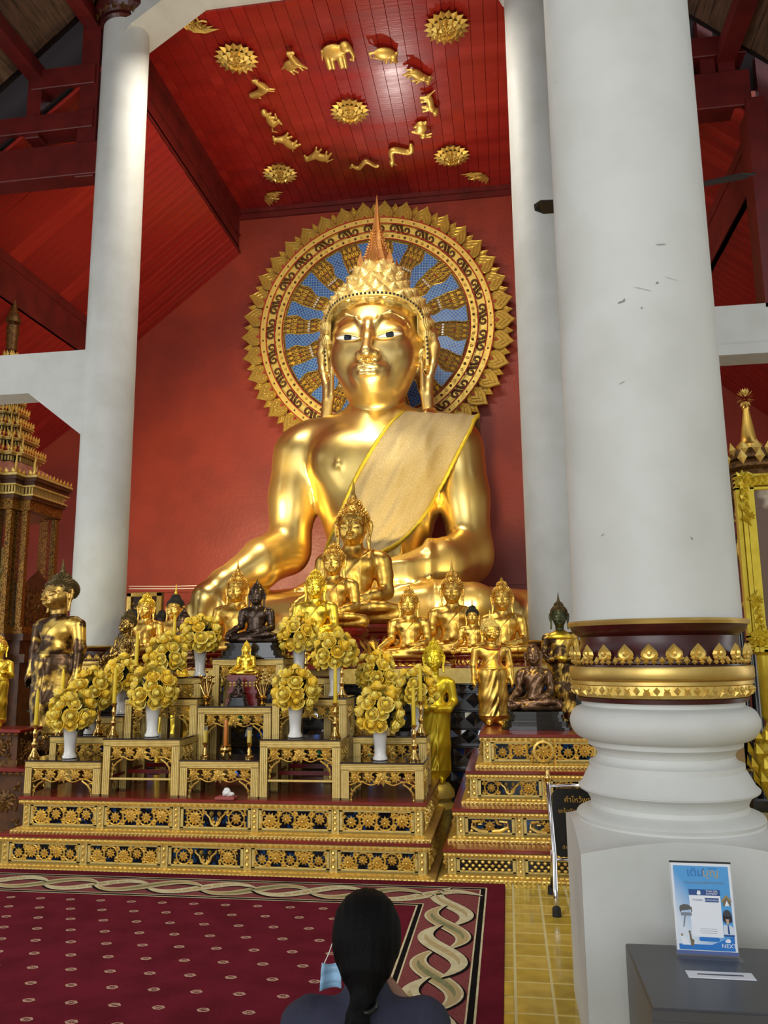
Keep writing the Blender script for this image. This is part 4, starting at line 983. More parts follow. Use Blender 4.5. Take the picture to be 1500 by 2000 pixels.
def altar_tier(t, x0, x1, y0, y1, z0, z1, npan, kinds, seed, top='red_board', side=True, lattice=False, ov=.05, tooth='tooth'):
    """one tier of a stepped altar: body, top board with moulded lips, framed carved panels"""
    H = z1-z0; body_t, foot = .045, .036
    obj('tier_body', MB().box(x0, x1, y0+.012, y1, z0, z1-.02), M['gold_paint'], t)
    obj('tier_top', MB().bevbox(x0-ov*.6, x1+ov*.6, y0-ov*.6, y1, z1-.022, z1, .004), M[top], t)
    mb = MB().bevbox(x0-ov*.5, x1+ov*.5, y0-ov*.5, y0+.03, z1-.05, z1-.022, .006).bevbox(x0-ov*.5, x0+.03, y0, y1, z1-.05, z1-.022, .006).bevbox(x1-.03, x1+ov*.5, y0, y1, z1-.05, z1-.022, .006)
    mb.merge(rope(x0-ov*.5, x1+ov*.5, y0-ov*.5, z1-.038, .014, .042 if tooth == 'tooth' else .03, tooth))
    mb.box(x0-.008, x1+.008, y0-.004, y0+.02, z1-.058, z1-.05)
    obj('cornice', mb, M['gold_carve'], t)
    mb = MB().add([(x0-.06, y0-.06, z0), (x1+.06, y0-.06, z0), (x1+.06, y0-.06, z0+.018), (x0-.06, y0-.06, z0+.018), (x0, y0, z0+foot), (x1, y0, z0+foot)], [(0, 1, 2, 3), (3, 2, 5, 4)])
    for xs_, s in ((x0, -1), (x1, 1)): mb.add([(xs_+s*.06, y0-.06, z0), (xs_+s*.06, y1, z0), (xs_+s*.06, y1, z0+.018), (xs_+s*.06, y0-.06, z0+.018), (xs_, y0, z0+foot), (xs_, y1, z0+foot)], [(0, 1, 2, 3) if s > 0 else (3, 2, 1, 0), (3, 2, 5, 4) if s > 0 else (4, 5, 2, 3)])
    mb.merge(rope(x0-.055, x1+.055, y0-.062, z0+.01, .009, .03, 'bead')).merge(rope(x0-.03, x1+.03, y0-.034, z0+.027, .007, .036, tooth))
    obj('foot_moulding', mb, M['gold_carve'], t)
    ph0, ph1 = z0+foot+.006, z1-.058; ph = ph1-ph0; pz = (ph0+ph1)/2
    stw = .062; pw_ = (x1-x0-stw*(npan+1))/npan
    smesh = cm(('stile', round(ph, 3)), lambda: stile_carve(ph).mesh('stile_carving', M['gold_carve']))
    for i in range(npan+1):
        xc = x0+stw*.5+i*(stw+pw_); st = obj('stile', MB().box(xc-.026, xc+.026, y0-.006, y0+.012, ph0-.01, ph1+.008), M['gold_paint'], t)
        link('stile_carving', smesh, st, (xc, y0-.006, pz))
    for i in range(npan):
        xc = x0+stw+pw_*.5+i*(stw+pw_)
        pn = obj('panel', MB().box(xc-pw_/2+.02, xc+pw_/2-.02, y0+.004, y0+.011, ph0+.012, ph1-.012), M['black' if lattice else 'blue_mirror'], t)
        fr = MB()
        for (a, b_, c, d) in ((-pw_/2, pw_/2, ph1-.014-pz, ph1-pz), (-pw_/2, pw_/2, ph0-pz, ph0+.014-pz), (-pw_/2, -pw_/2+.02, ph0-pz, ph1-pz), (pw_/2-.02, pw_/2, ph0-pz, ph1-pz)):
            fr.bevbox(xc+a, xc+b_, y0-.003, y0+.012, pz+c, pz+d, .003)
        obj('panel_frame', fr, M['gold_paint'], pn)
        iw, ih = pw_-.045, ph-.026
        if lattice:
            def mk():
                m_ = MB(); nx = 8; sx_ = iw/nx; 
                for r in range(3):
                    for q in range(nx-(r % 2)+0):
                        cx, cz = -iw/2+sx_*(q+.5+.5*(r % 2)), -ih/2+ih*(r+.5)/3
                        if abs(cx) > iw/2-.01: continue
                        a_, b2 = sx_*.42, ih/3*.8
                        m_.add([(cx-a_, -.004, cz), (cx, -.004, cz-b2*.5), (cx+a_, -.004, cz), (cx, -.004, cz+b2*.5), (cx, -.012, cz)], [(0, 1, 4), (1, 2, 4), (2, 3, 4), (3, 0, 4)]); m_.ball((cx, -.012, cz), (.012, .008, .012), 6, 4)
                return m_.mesh('lattice_studs', M['gold_carve'])
            link('lattice_studs', cm(('lat', round(iw, 3), round(ih, 3)), mk), pn, (xc, y0+.004, pz))
        else:
            kd = kinds[i % len(kinds)]
            me = cm(('carve', kd, round(iw, 3), round(ih, 3), (seed+i) % 3), lambda: panel_carve(iw, ih, seed+i, kd).mesh('carving', M['gold_carve']))
            link('carving', me, pn, (xc, y0+.004, pz))
    if side:      # carved panel on the visible end
        L = y1-y0; me = cm(('carve', 'scroll', round(L-.1, 2), round(ph, 3)), lambda: panel_carve(L-.1, ph-.03, 5).mesh('carving', M['gold_carve']))
        for xs_, rz in ((x1, PI/2), (x0, -PI/2)):
            link('carving', me, t, (xs_+(.006 if rz > 0 else -.006), (y0+y1)/2, pz), (0, 0, rz))
# main altar platform
PX0, PX1 = -3.62, -.585
altar = thing('altar_platform', 'wide two-tier red-topped altar platform with gilded carved panels in front of the statues', 'platform', (0, 0, 0))
altar_tier(altar, PX0-.06, PX1+.0, 5.68, 6.95, 0, .235, 5, ['scroll', 'scroll', 'vase', 'scroll', 'scroll'], 1)
altar_tier(altar, PX0+.04, PX1-.03, 5.70+.06, 6.85, .235, .48, 5, ['scroll', 'scroll', 'vase', 'scroll', 'scroll'], 4)
# stepped stand on the right
p0, p1, p2, p3 = atz(870, 1715, 0), None, None, None
stand = thing('stepped_stand', 'four-step gilded stand with carved panels and red treads on the right of the altar', 'platform', (0, 0, 0))
altar_tier(stand, -.45, .97, 5.73, 7.6, 0, .195, 3, ['lotus'], 2, lattice=True, tooth='bead')
altar_tier(stand, -.40, .88, 5.97, 7.6, .195, .41, 3, ['lotus'], 3, tooth='bead')
altar_tier(stand, -.31, .79, 6.19, 7.6, .41, .635, 2, ['vase'], 3, tooth='bead')
altar_tier(stand, -.21, .69, 6.40, 7.6, .635, .875, 1, ['scroll'], 3)
for o in list(COL.objects):
    pass
wm = panel_carve(.16, .16, 1, 'wheel'); obj('wheel_boss', wm, M['gold_carve'], stand, loc=(.24, 6.392, .752))
# ---------------------------------------------------------------- altar tables
def make_table(name, label, loc, w_, d, h_, apron=True, rail=False, group='gilded altar tables on the platform'):
    t = thing(name, label, 'table', loc, 0, None)
    lw = .055
    def leg(sx, sy):
        mb = MB(); x = sx*(w_/2-lw/2); y = sy*(d/2-lw/2)
        mb.box(x-lw/2, x+lw/2, y-lw/2, y+lw/2, .0, h_-.012)
        for k in range(4):
            o_ = -lw/2+lw*(k+.5)/4
            mb.bevbox(x+o_-.0055, x+o_+.0055, y-lw/2-.004, y-lw/2+.002, .012, h_-.05, .0015, 1); mb.bevbox(x+sx*lw/2-.002, x+sx*lw/2+.004, y+o_-.0055, y+o_+.0055, .012, h_-.05, .0015, 1)
        return mb
    for sx in (-1, 1):
        for sy in (-1, 1): obj('leg', leg(sx, sy), [M['gold_frame_dark'], M['gold_frame']], t)
    mb = MB()
    for k in range(4):
        z = h_-.014-.0115*k; mb.bevbox(-w_/2-.001+.004*k*0, w_/2+.001, -d/2-.004, -d/2+.01, z-.010, z, .002); mb.bevbox(w_/2-.01, w_/2+.004, -d/2, d/2, z-.010, z, .002); mb.bevbox(-w_/2-.004, -w_/2+.01, -d/2, d/2, z-.010, z, .002)
    obj('frieze', mb, M['gold_frame'], t)
    obj('table_top', MB().bevbox(-w_/2-.008, w_/2+.008, -d/2-.008, d/2+.008, h_-.013, h_, .003), M['dark_glass_top'], t)
    iw = w_-2*lw
    def apr(iw):
        m_ = MB(); hh = .085; n = 5 if iw > .3 else 3
        for i in range(n):
            x = -iw/2+iw*(i+.5)/n; mid = i == n//2; drop = .052 if mid else .046
            rosette(m_, (x, -.004, -drop), (.056 if mid else .042), 8, up=.014)
            for s in (-1, 1): leafcurl(m_, (x+s*iw/n*.38, 0, -.035), PI/2, .026, s, .0045); m_.kite((x+s*iw/n*.3, -.004, -.07), (s, 0, -.35), (0, -1, 0), .04, .018, .008)
        m_.tube([(-iw/2, -.004, -.006), (iw/2, -.004, -.006)], .007, 4)
        m_.tube([(-iw/2+iw*k/24, -.004, -.085-.012*math.cos(k/24*2*PI*3)) for k in range(25)], .0045, 4)
        for s in (-1, 1):
            x = s*(iw/2-.028)
            m_.tube([(s*(iw/2-.09), -.004, -.09), (s*(iw/2-.05), -.004, -.115), (s*(iw/2-.02), -.004, -.15), (s*(iw/2-.012), -.004, -.20)], [.006, .007, .007, .004], 4)
            rosette(m_, (x, -.004, -.05), .026, 7, up=.01); leafcurl(m_, (x+s*.004, 0, -.12), 0, .022, s, .0045); rosette(m_, (x+s*.01, -.004, -.16), .016, 6, up=.008); m_.kite((x+s*.014, -.004, -.18), (0, 0, -1), (0, -1, 0), .045, .02, .008)
        return m_
    zz = h_-.06
    me = cm(('apron', round(iw, 2)), lambda: apr(iw).mesh('apron_carving', M['gold_carve'])); link('apron_carving', me, t, (0, -d/2+.014, zz))
    id_ = d-2*lw; me2 = cm(('apron', round(id_, 2)), lambda: apr(id_).mesh('apron_carving', M['gold_carve']))
    for sx in (-1, 1): link('apron_carving', me2, t, (sx*(w_/2-.014), 0, zz), (0, 0, sx*PI/2))
    if rail:
        obj('stretcher', MB().bevbox(-w_/2+lw, w_/2-lw, -d/2+.01, -d/2+.03, .115, .13, .003), M['gold_frame'], t)
        obj('stretcher', MB().box(-w_/2+lw, w_/2-lw, d/2-.03, d/2-.01, .12, .15), M['stain_red'], t)
        for sx in (-1, 1): obj('stretcher', MB().box(sx*(w_/2-.03)-.01, sx*(w_/2-.03)+.01, -d/2+lw, d/2-lw, .12, .14), M['stain_red'], t)
    return t
Y1, Y2, Y3 = 5.80, 6.17, 6.54        # front edges of the three ranks
TD = .33
TAB = {}
def tab(key, xl, xr, ytop, Yf, label, rail=False, zb=.48):
    a = at(xl, ytop, Yf); b_ = at(xr, ytop, Yf); h_ = (a.z+b_.z)/2-zb
    t = make_table('altar_table', label, ((a.x+b_.x)/2, Yf+TD/2, zb), b_.x-a.x-.004, TD, h_, rail=rail)
    TAB[key] = ((a.x+b_.x)/2, Yf, zb+h_, b_.x-a.x); return t
tab('T1', 50, 197, 1485, Y1, 'low gilded altar table at the left end of the front row')
tab('T2', 203, 351, 1442, Y1, 'taller front-row gilded altar table with a lower rail, second from the left', True)
tab('T3', 352, 505, 1484, Y1, 'low gilded altar table in the middle of the front row holding the two small candles')
tab('T4', 508, 664, 1444, Y1, 'taller front-row gilded altar table with a lower rail, right of the middle table', True)
tab('T5', 666, 826, 1489, Y1, 'low gilded altar table at the right end of the front row')
tab('T6', 98, 236, 1437, Y2, 'gilded altar table behind the leftmost low table, second rank')
tab('T8', 245, 385, 1363, Y2, 'tall gilded altar table behind the second front table on the left', True)
tab('T10', 387, 529, 1379, Y2, 'gilded centre altar table carrying the tiny black Buddha and gilt lotus vases')
tab('T12', 532, 676, 1363, Y2, 'tall gilded altar table behind the right-of-middle front table', True)
tab('T15', 690, 832, 1437, Y2, 'gilded altar table behind the rightmost low table, second rank')
tab('T7', 178, 240, 1398, Y3, 'narrow gilded altar table in the back rank on the left')
tab('T9', 318, 392, 1322, Y3, 'highest back-rank gilded altar table left of the black-based bronze Buddha', True)
tab('T11', 416, 553, 1285, Y3, 'highest central gilded altar table under the bronze Buddha on a black base', True)
tab('T13', 560, 646, 1322, Y3, 'back-rank gilded altar table right of the bronze Buddha on a black base', True)
tab('T14', 678, 760, 1402, Y3, 'gilded altar table in the back rank on the right')
# ---------------------------------------------------------------- rose arrangements
def rose_mesh():
    mb = MB(); rnd = random.Random(3)
    mb.lathe([(.012, -.01), (.020, .01), (.019, .03), (.012, .042), (.004, .045)], 8)
    for layer, (n, r0, r1, r2, h_, z) in enumerate(((3, .014, .024, .017, .050, -.004), (4, .016, .032, .027, .046, -.008), (5, .018, .040, .042, .040, -.012), (5, .018, .046, .058, .028, -.014))):
        for k in range(n):
            a = 2*PI*k/n+layer*.7+rnd.uniform(-.15, .15); hw = PI/n*1.25; P = []
            for i in range(4):
                f = i/3; rr = (r0+(r1-r0)*math.sin(f*PI*.6)/.95) if f < .7 else r2
                zz = z+h_*f
                for j in (-1, -.35, .35, 1):
                    w_ = hw*j*(1-.3*f*f); q = rr*(1-.05*abs(j))
                    P.append((q*math.cos(a+w_), q*math.sin(a+w_), zz-.009*f*abs(j)**2))
            mb.add(P, [(i*4+j, i*4+j+1, (i+1)*4+j+1, (i+1)*4+j) for i in range(3) for j in range(3)])
    return mb
mat('rose_a', '#ffdc48', .6, col2='#ffec90', scale=30, spec=.2); mat('rose_b', '#fed136', .6, col2='#ffe570', scale=30, spec=.2); mat('rose_c', '#fde674', .6, col2='#f6cf3c', scale=30, spec=.2)
for k_ in ('rose_a', 'rose_b', 'rose_c'):
    b = M[k_].node_tree.nodes['Principled BSDF']; b.inputs['Subsurface Weight'].default_value = .25; b.inputs['Subsurface Radius'].default_value = (.02, .015, .004)
RM = [rose_mesh().mesh('rose', M[k], True) for k in ('rose_a', 'rose_b', 'rose_c')]
def vase_mesh():
    return MB().lathe([(.046, 0), (.053, .004), (.053, .018), (.045, .028), (.041, .05), (.044, .12), (.053, .2), (.062, .24), (.058, .24), (.04, .17)], 32, flute=lambda a: 1+.022*math.cos(a*16)).mesh('vase', M['porcelain'], True, 50)
VM = vase_mesh()
def foliage(seed):
    rnd = random.Random(seed); mb = MB()
    mb.ball((0, 0, .31), (.085, .085, .1), 10, 6)
    for k in range(64):
        a = rnd.uniform(0, 2*PI); e = rnd.uniform(-.6, 1.2); d = Vector((math.cos(a)*math.cos(e), math.sin(a)*math.cos(e), math.sin(e)))
        mb.kite(Vector((0, 0, .30))+d*.08, d+Vector((0, 0, rnd.uniform(-.3, .2))), Vector((rnd.uniform(-1, 1), rnd.uniform(-1, 1), 1.2)), rnd.uniform(.06, .10), .04, .006)
    return mb
FM = [foliage(k).mesh('leaves', M['leaf']) for k in range(3)]
BQ = []
def bouquet(loc, label, sc=1.0, seed=0):
    rnd = random.Random(seed); t = thing('rose_arrangement', label, 'flowers', loc, rnd.uniform(0, 6), 'vases of yellow roses on the altar' if False else None, sc)
    link('vase', VM, t); link('leaves', FM[seed % 3], t)
    for (n, e, R) in ((9, -.30, .150), (9, .08, .165), (7, .48, .168), (5, .9, .175), (1, 1.5, .18)):
        for k in range(n):
            a = 2*PI*(k+rnd.uniform(-.18, .18))/n+e*2; el = e+rnd.uniform(-.1, .1); r = R*rnd.uniform(.92, 1.08)
            d = Vector((math.cos(a)*math.cos(el), math.sin(a)*math.cos(el), math.sin(el)))
            o = link('rose', rnd.choice(RM), t, Vector((0, 0, .315))+Vector((d.x*r*.88, d.y*r*.88, d.z*r*1.05)))
            q = d+Vector((rnd.uniform(-.2, .2), rnd.uniform(-.2, .2), rnd.uniform(0, .4))); o.rotation_euler = orient(q).to_euler(); o.scale = (rnd.uniform(.92, 1.15),)*3
    return t
def on(key, px, dy=.5):                       # a spot on a table: photo column px, dy of the depth back from its front edge
    cx, Yf, z, w_ = TAB[key]; Y = Yf+TD*dy; y0 = 1400; p = at(px, 1400, Y); return Vector((p.x, Y, z+.001))
bouquet(on('T1', 140, .35), 'yellow rose arrangement in a white vase on the leftmost low table', 1.0, 1)
bouquet(on('T2', 298, .35), 'yellow rose arrangement in a white vase on the taller second table from left', 1.0, 2)
bouquet(on('T4', 577, .35), 'yellow rose arrangement in a white vase on the taller table right of the middle', 1.0, 3)
bouquet(on('T5', 742, .35), 'yellow rose arrangement in a white vase on the rightmost low table', 1.0, 4)
bouquet(on('T6', 178, .4), 'yellow roses peeking out behind the leftmost front bouquet', 1.0, 5)
bouquet(on('T7', 236, .5), 'yellow roses above the leftmost ones, fourth from the altar left end', .95, 6)
bouquet(on('T8', 322, .6), 'yellow roses directly above the second front bouquet, with a candle in front', .95, 7)
bouquet(on('T9', 388, .4), 'yellow roses in a white vase, highest on the left beside the bronze Buddha', 1.0, 8)
bouquet(on('T13', 583, .45), 'yellow roses in a white vase, highest on the right beside the bronze Buddha', 1.0, 9)
bouquet(on('T12', 655, .5), 'yellow roses in a white vase standing on the tall table right of centre', 1.0, 10)
bouquet(on('T14', 735, .5), 'yellow roses right above the rightmost front bouquet', 1.0, 11)
bouquet(on('T15', 815, .75), 'yellow roses beside the standing monk with a bowl, farthest right', .98, 12)
# ---------------------------------------------------------------- candlesticks and candles
CS = MB().lathe([(.042, 0), (.044, .01), (.036, .018), (.034, .026), (.022, .045), (.014, .07), (.012, .085), (.022, .10), (.023, .112), (.012, .125), (.010, .15), (.016, .178), (.018, .195), (.010, .21), (.010, .225), (.022, .238), (.024, .246), (.012, .25)], 14).mesh('stem', M['brass'], True, 50)
CN = MB().lathe([(.0155, 0), (.0145, .12), (.0125, .24), (.007, .264), (.001, .275)], 10).mesh('wax', M['candle'], True, 50)
CW = MB().lathe([(.0016, .265), (.001, .285)], 5).mesh('wick', M['wick'])
def candle(loc, where, s=1.0):
    t = thing('candlestick', 'turned brass candlestick '+where, 'candlestick', loc, 0, None, s); link('stem', CS, t)
    c = thing('taper_candle', 'yellow taper candle '+where, 'candle', loc+Vector((0, 0, .2495*s)), 0, None, s); link('wax', CN, c); link('wick', CW, c)
candle(on('T1', 71, .25), 'at the far left corner of the leftmost low table')
candle(on('T2', 222, .25), 'at the left corner of the taller second table')
candle(on('T4', 655, .25), 'at the right corner of the taller table right of the middle')
candle(on('T5', 808, .25), 'at the right corner of the rightmost low table')
candle(on('T6', 119, .3), 'behind the leftmost rose bouquet')
candle(on('T6', 193, .35), 'between the two leftmost bouquets, second rank')
candle(on('T8', 262, .25), 'at the left corner of the tall table above the second bouquet')
candle(on('T9', 335, .25), 'in front of the roses left of the bronze Buddha')
candle(on('T12', 668, .25), 'at the right corner of the tall table right of centre')
candle(on('T13', 597, .25), 'in front of the highest roses right of the bronze Buddha')
candle(on('T14', 743, .25), 'in front of the roses above the rightmost front bouquet')
candle(on('T15', 822, .25), 'beside the standing monk with a bowl')
# small candles in glass cups, incense pot, gilt lotus vases
SS = MB().lathe([(.03, 0), (.032, .012), (.02, .02), (.012, .035), (.018, .05), (.012, .062), (.010, .085), (.018, .1), (.02, .108), (.012, .112)], 12).mesh('stem', M['brass'], True, 50)
for px, wh in ((402, 'left'), (488, 'right')):
    p = on('T3', px, .25); t = thing('small_candlestick', 'small brass candlestick at the %s of the middle low table' % wh, 'candlestick', p); link('stem', SS, t)
    c = thing('cup_candle', 'yellow candle in a clear glass cup at the %s of the middle low table' % wh, 'candle', p+Vector((0, 0, .112)))
    obj('wax', MB().lathe([(.0, 0), (.017, .0), (.017, .085), (.0, .085)], 12, caps=False), M['candle'], c, True, 40)
    obj('glass_cup', MB().lathe([(.0, .0005), (.021, .0005), (.0215, .11), (.0195, .11), (.019, .003), (0, .003)], 14, caps=False), M['glass'], c, True, 40)
p = on('T3', 442, .35)
t = thing('incense_pot', 'small brass three-legged incense pot with amber glass on the middle low table', 'incense burner', p)
mb = MB().lathe([(.0, .035), (.03, .036), (.043, .05), (.046, .065), (.036, .078), (.04, .088), (.034, .09), (.0, .08)], 16, caps=False)
obj('pot', mb, M['brass'], t, True, 50)
for k in range(3): a = 2*PI*k/3+.5; obj('leg', MB().tube([(.03*math.cos(a), .03*math.sin(a), .045), (.038*math.cos(a), .038*math.sin(a), .02), (.034*math.cos(a), .034*math.sin(a), 0)], [.011, .008, .007], 6), M['brass'], t, True)
obj('glass_tube', MB().lathe([(.016, .085), (.017, .16), (.012, .27), (.010, .27), (.010, .09)], 12), M['amber_glass'], t, True, 40)
for px, wh in ((402, 'left'), (512, 'right')):
    p = on('T10', px, .35); t = thing('gilt_lotus_vase', 'brass vase of gilt metal lotus stems on the %s of the centre table' % wh, 'vase', p)
    obj('vase', MB().lathe([(.024, 0), (.027, .008), (.014, .018), (.02, .028), (.034, .045), (.036, .06), (.026, .068), (.03, .074), (.02, .074)], 14), M['brass'], t, True, 50)
    for k in range(9):
        a = 2*PI*k/8; r = .055 if k < 8 else 0; h_ = .16+.05*((k*3) % 4)/3 if k < 8 else .25
        mb = MB().tube([(.01*math.cos(a), .01*math.sin(a), .06), (r*.6*math.cos(a), r*.6*math.sin(a), h_*.7), (r*math.cos(a), r*math.sin(a), h_)], .0028, 5)
        for q in range(5): b_ = 2*PI*q/5; mb.kite((r*math.cos(a), r*math.sin(a), h_-.004), (.5*math.cos(b_), .5*math.sin(b_), 1), (math.cos(b_), math.sin(b_), 0), .034, .02, .006)
        obj('lotus_stem', mb, M['brass'], t)
# tissue packet on the platform
p = atz(442, 1561, .481)
t = thing('tissue_pack', 'pink tissue packet with a white tissue pulled out on the platform edge', 'tissues', p)
obj('packet', MB().bevbox(-.07, .07, -.045, .045, 0, .022, .006), M['pink_pack'], t)
mb = MB()
rr_ = random.Random(4); mb.ball((0, 0, .045), (.036, .028, .028), 9, 6); mb.v = [(x*rr_.uniform(.7, 1.2), y*rr_.uniform(.7, 1.2), z+rr_.uniform(-.006, .008)) for x, y, z in mb.v]; mb.ball((.03, .0, .036), (.03, .02, .016), 7, 4)
obj('tissue', mb, M['tissue'], t)
# ---------------------------------------------------------------- mirrored plinth behind the altar
MZ = 1.34
def mirror_stage():
    t = thing('mirrored_plinth', 'dark stepped plinth faced with mirror mosaic carrying the row of gold statues', 'platform', (0, 0, 0))
    steps = [(7.75, 0, .2), (7.82, .2, .42), (7.9, .42, .62), (7.98, .62, .78), (7.92, .78, .95), (7.98, .95, 1.12), (7.9, 1.12, 1.2), (7.86, 1.2, MZ)]
    x0, x1 = -4.9, 1.9
    for i, (y, z0, z1) in enumerate(steps):
        s = obj('step', MB().box(x0, x1, y, 10.6, z0, z1), M['black_lacquer'] if i < 7 else M['gold_paint'], t)
        if i in (7,): continue
        md_ = [MB() for _ in range(6)]
        hgt = z1-z0; n = int((x1-x0)/(hgt*1.05)); st = (x1-x0)/n; rnd = random.Random(i)
        for k in range(n):
            xc = x0+st*(k+.5); zc = (z0+z1)/2; a, b_ = st*.44, hgt*.42; tl = rnd.uniform(-.015, .015)
            m_ = md_[rnd.choice((0, 0, 0, 0, 1, 2, 3))]
            m_.add([(xc-a, y-.004, zc), (xc, y-.004, zc-b_), (xc+a, y-.004, zc), (xc, y-.004, zc+b_), (xc+tl, y-.014, zc+tl)], [(0, 1, 4), (1, 2, 4), (2, 3, 4), (3, 0, 4)])
            for sx in (-1, 1):
                m_ = md_[rnd.choice((0, 0, 1, 1, 2, 4, 5))]
                m_.add([(xc+sx*st*.48, y-.003, zc+b_), (xc+sx*.06*st, y-.003, zc+b_), (xc+sx*st*.48, y-.003, zc+.06*hgt)], [(0, 1, 2) if sx < 0 else (2, 1, 0)])
        for m_, q in zip(md_, ('dark_mirror', 'smoke_mirror', 'blue_glass', 'green_glass', 'brown_glass', 'pale_mirror')): 
            if m_.f: o = obj('mirror_mosaic', m_, M[q], s); o['kind'] = 'stuff'
        obj('ledge', MB().bevbox(x0-.03, x1+.03, y-.035, y+.05, z1-.022, z1+.0, .006), M['black_lacquer'], s)
    return t
mat('smoke_mirror', (0.18, .17, .16), .06, .9); mat('blue_glass', (0.02, .07, .30), .05, .6); mat('green_glass', (0.01, .10, .05), .05, .6); mat('brown_glass', (0.16, .07, .04), .06, .7); mat('pale_mirror', (0.6, .62, .66), .05, .95)
mirror_stage()
# ---------------------------------------------------------------- statues
def seat_at(px, ybase, ytop, Y, kind):
    b_ = at(px, ybase, Y); t_ = at(px, ytop, Y); top = {'tall': NECKZ+SMALLH*3.25, 'ball': NECKZ+SMALLH*2.42, 'short': NECKZ+SMALLH*2.5, 'flame': NECKZ+SMALLH*2.52, None: NECKZ+SMALLH*2.06, 'bald': NECKZ+SMALLH*1.55}[kind]
    return b_, (t_.z-b_.z)/top
def place(label, px, ybase, ytop, Y, skin, hairm, spire, **k):
    kk = spire if spire else ('flame' if k.get('style') == 'flame' else 'bald' if k.get('style') == 'bald' else None)
    b_, sc = seat_at(px, ybase, ytop, Y, kk); gap = b_.z-MZ
    if 'pedestal' in k or gap > .03: k['pedestal'] = 'lotus'; k['ps'] = (gap-.001)/sc/1.12
    else: b_.z = MZ+.001
    return seated('seated_buddha', label, b_, sc, skin, hairm, spire, **k), b_, sc
G = 'gold_statue'
SUP = []
def sup(b_, sc, z0=MZ, m='gold_paint', w_=2.9):
    SUP.append((b_, sc, z0, m, w_))
place('large gold seated Buddha in front of the colossal one, on a red lotus base', 690, 1222, 935, 9.7, G, G, 'tall', pedestal='lotus')
place('medium gold seated Buddha with bead-curled hair overlapping the large one on its left', 651, 1228, 1052, 8.5, G, G, 'short')
place('bright yellow-lit gold seated Buddha behind the roses right of the bronze one', 615, 1262, 1106, 8.0, 'gold_bright', 'gold_bright', 'ball')
place('gold seated Buddha with smiling face and tall spire left of the bronze one', 460, 1275, 1092, 9.5, G, G, 'tall')
place('small gold seated Buddha mostly hidden behind the bronze one, only curls showing', 487, 1270, 1157, 10.25, G, G, 'ball')
place('gold seated Buddha with bun-like top and hand over its knee, right of the lotus base', 800, 1288, 1142, 8.2, G, G, 'ball')
place('tall-spired gold seated Buddha with long ears, right half of the statue row', 886, 1280, 1092, 9.5, G, G, 'tall')
place('small gold seated Buddha with black hair between two larger gold ones', 925, 1279, 1167, 8.2, G, 'hair_dark', 'tall', sm=G)
place('square-faced gold seated Buddha with short peak near the hidden column', 985, 1288, 1126, 8.8, G, G, 'short')
place('gold seated Buddha with thin body on the far left of the row, shining yellow face', 281, 1285, 1155, 8.5, 'gold_statue', 'gold_bright', 'ball')
place('gold seated Buddha with dark hair and gold spire beside the colossal left knee', 338, 1290, 1140, 9.0, G, 'hair_dark', 'tall', sm='gold_bright')
place('small dark bronze seated Buddha above the left roses', 355, 1300, 1185, 8.05, 'bronze_brown', 'bronze_dark', None, style='flame')
place('dark bronze seated Buddha with curly hair low behind the left roses', 243, 1345, 1222, 8.1, 'bronze_aged', 'hair_bronze', 'ball', rz=-.5)
place('black-haired seated Buddha peeking out left behind the thin gold one', 257, 1290, 1190, 9.4, 'bronze_dark', 'hair_dark', None)
place('black-haired seated Buddha peeking out right behind the thin gold one', 312, 1290, 1192, 9.95, 'bronze_dark', 'hair_dark', None)
# bronze Buddha on its black lacquer base on the highest table
cx, Yf, zt_, w_ = TAB['T11']
pb = at(500, 1256, Yf+.17); tp = at(500, 1130, Yf+.17); scb = (tp.z-pb.z)/(NECKZ+SMALLH*2.52)
ped_h = (pb.z-zt_-.001)/scb
seated('seated_buddha', 'dark bronze seated Buddha on a black lacquer base above the centre table', (pb.x, Yf+.17, pb.z), scb, 'bronze_dark', 'bronze_dark', None, style='flame', pedestal='black', ps=ped_h/1.45)
# small gold Buddha on a red pedestal and the tiny black one, both on the centre table
cx, Yf, zt_, w_ = TAB['T10']
pb = at(480, 1318, Yf+.24); tp = at(480, 1250, Yf+.24); sc_ = (tp.z-pb.z)/(NECKZ+SMALLH*2.5)
t = seated('seated_buddha', 'little bright gold seated Buddha on a red carved pedestal on the centre table', (pb.x, Yf+.24, pb.z), sc_, 'gold_bright', 'gold_bright', 'short')
H = (pb.z-zt_-.001)/sc_
mb = MB()
for z0, z1, k in ((-.18, 0, 1.0), (-.5, -.18, .86), (-.62, -.5, 1.0), (-.8, -.62, .9), (-1, -.8, 1.05)): mb.box(-3*k, 3*k, -2.0*k-.3, 1.6*k-.3, z0*H, z1*H)
for k in range(7): mb.kite((-2.4+.8*k, -2.1, -.32*H), (0, 0, 1), (0, -1, 0), .1*H, .6, .15, 1); mb.kite((-2.4+.8*k, -2.1, -.32*H), (0, 0, -1), (0, -1, 0), .1*H, .6, .15, 1)
obj('carved_pedestal', mb, [M['stain_red'], M['gold_carve']], t)
pb = at(466, 1362, Yf+.07); tp = at(466, 1322, Yf+.07); sc_ = (tp.z-pb.z)/(NECKZ+SMALLH*2.52); H = (pb.z-zt_-.001)/sc_
seated('seated_buddha', 'tiny black seated Buddha on a black base in front of the little gold one', (pb.x, Yf+.07, pb.z), sc_, 'bronze_dark', 'bronze_dark', None, style='flame', pedestal='black', ps=H/1.45)
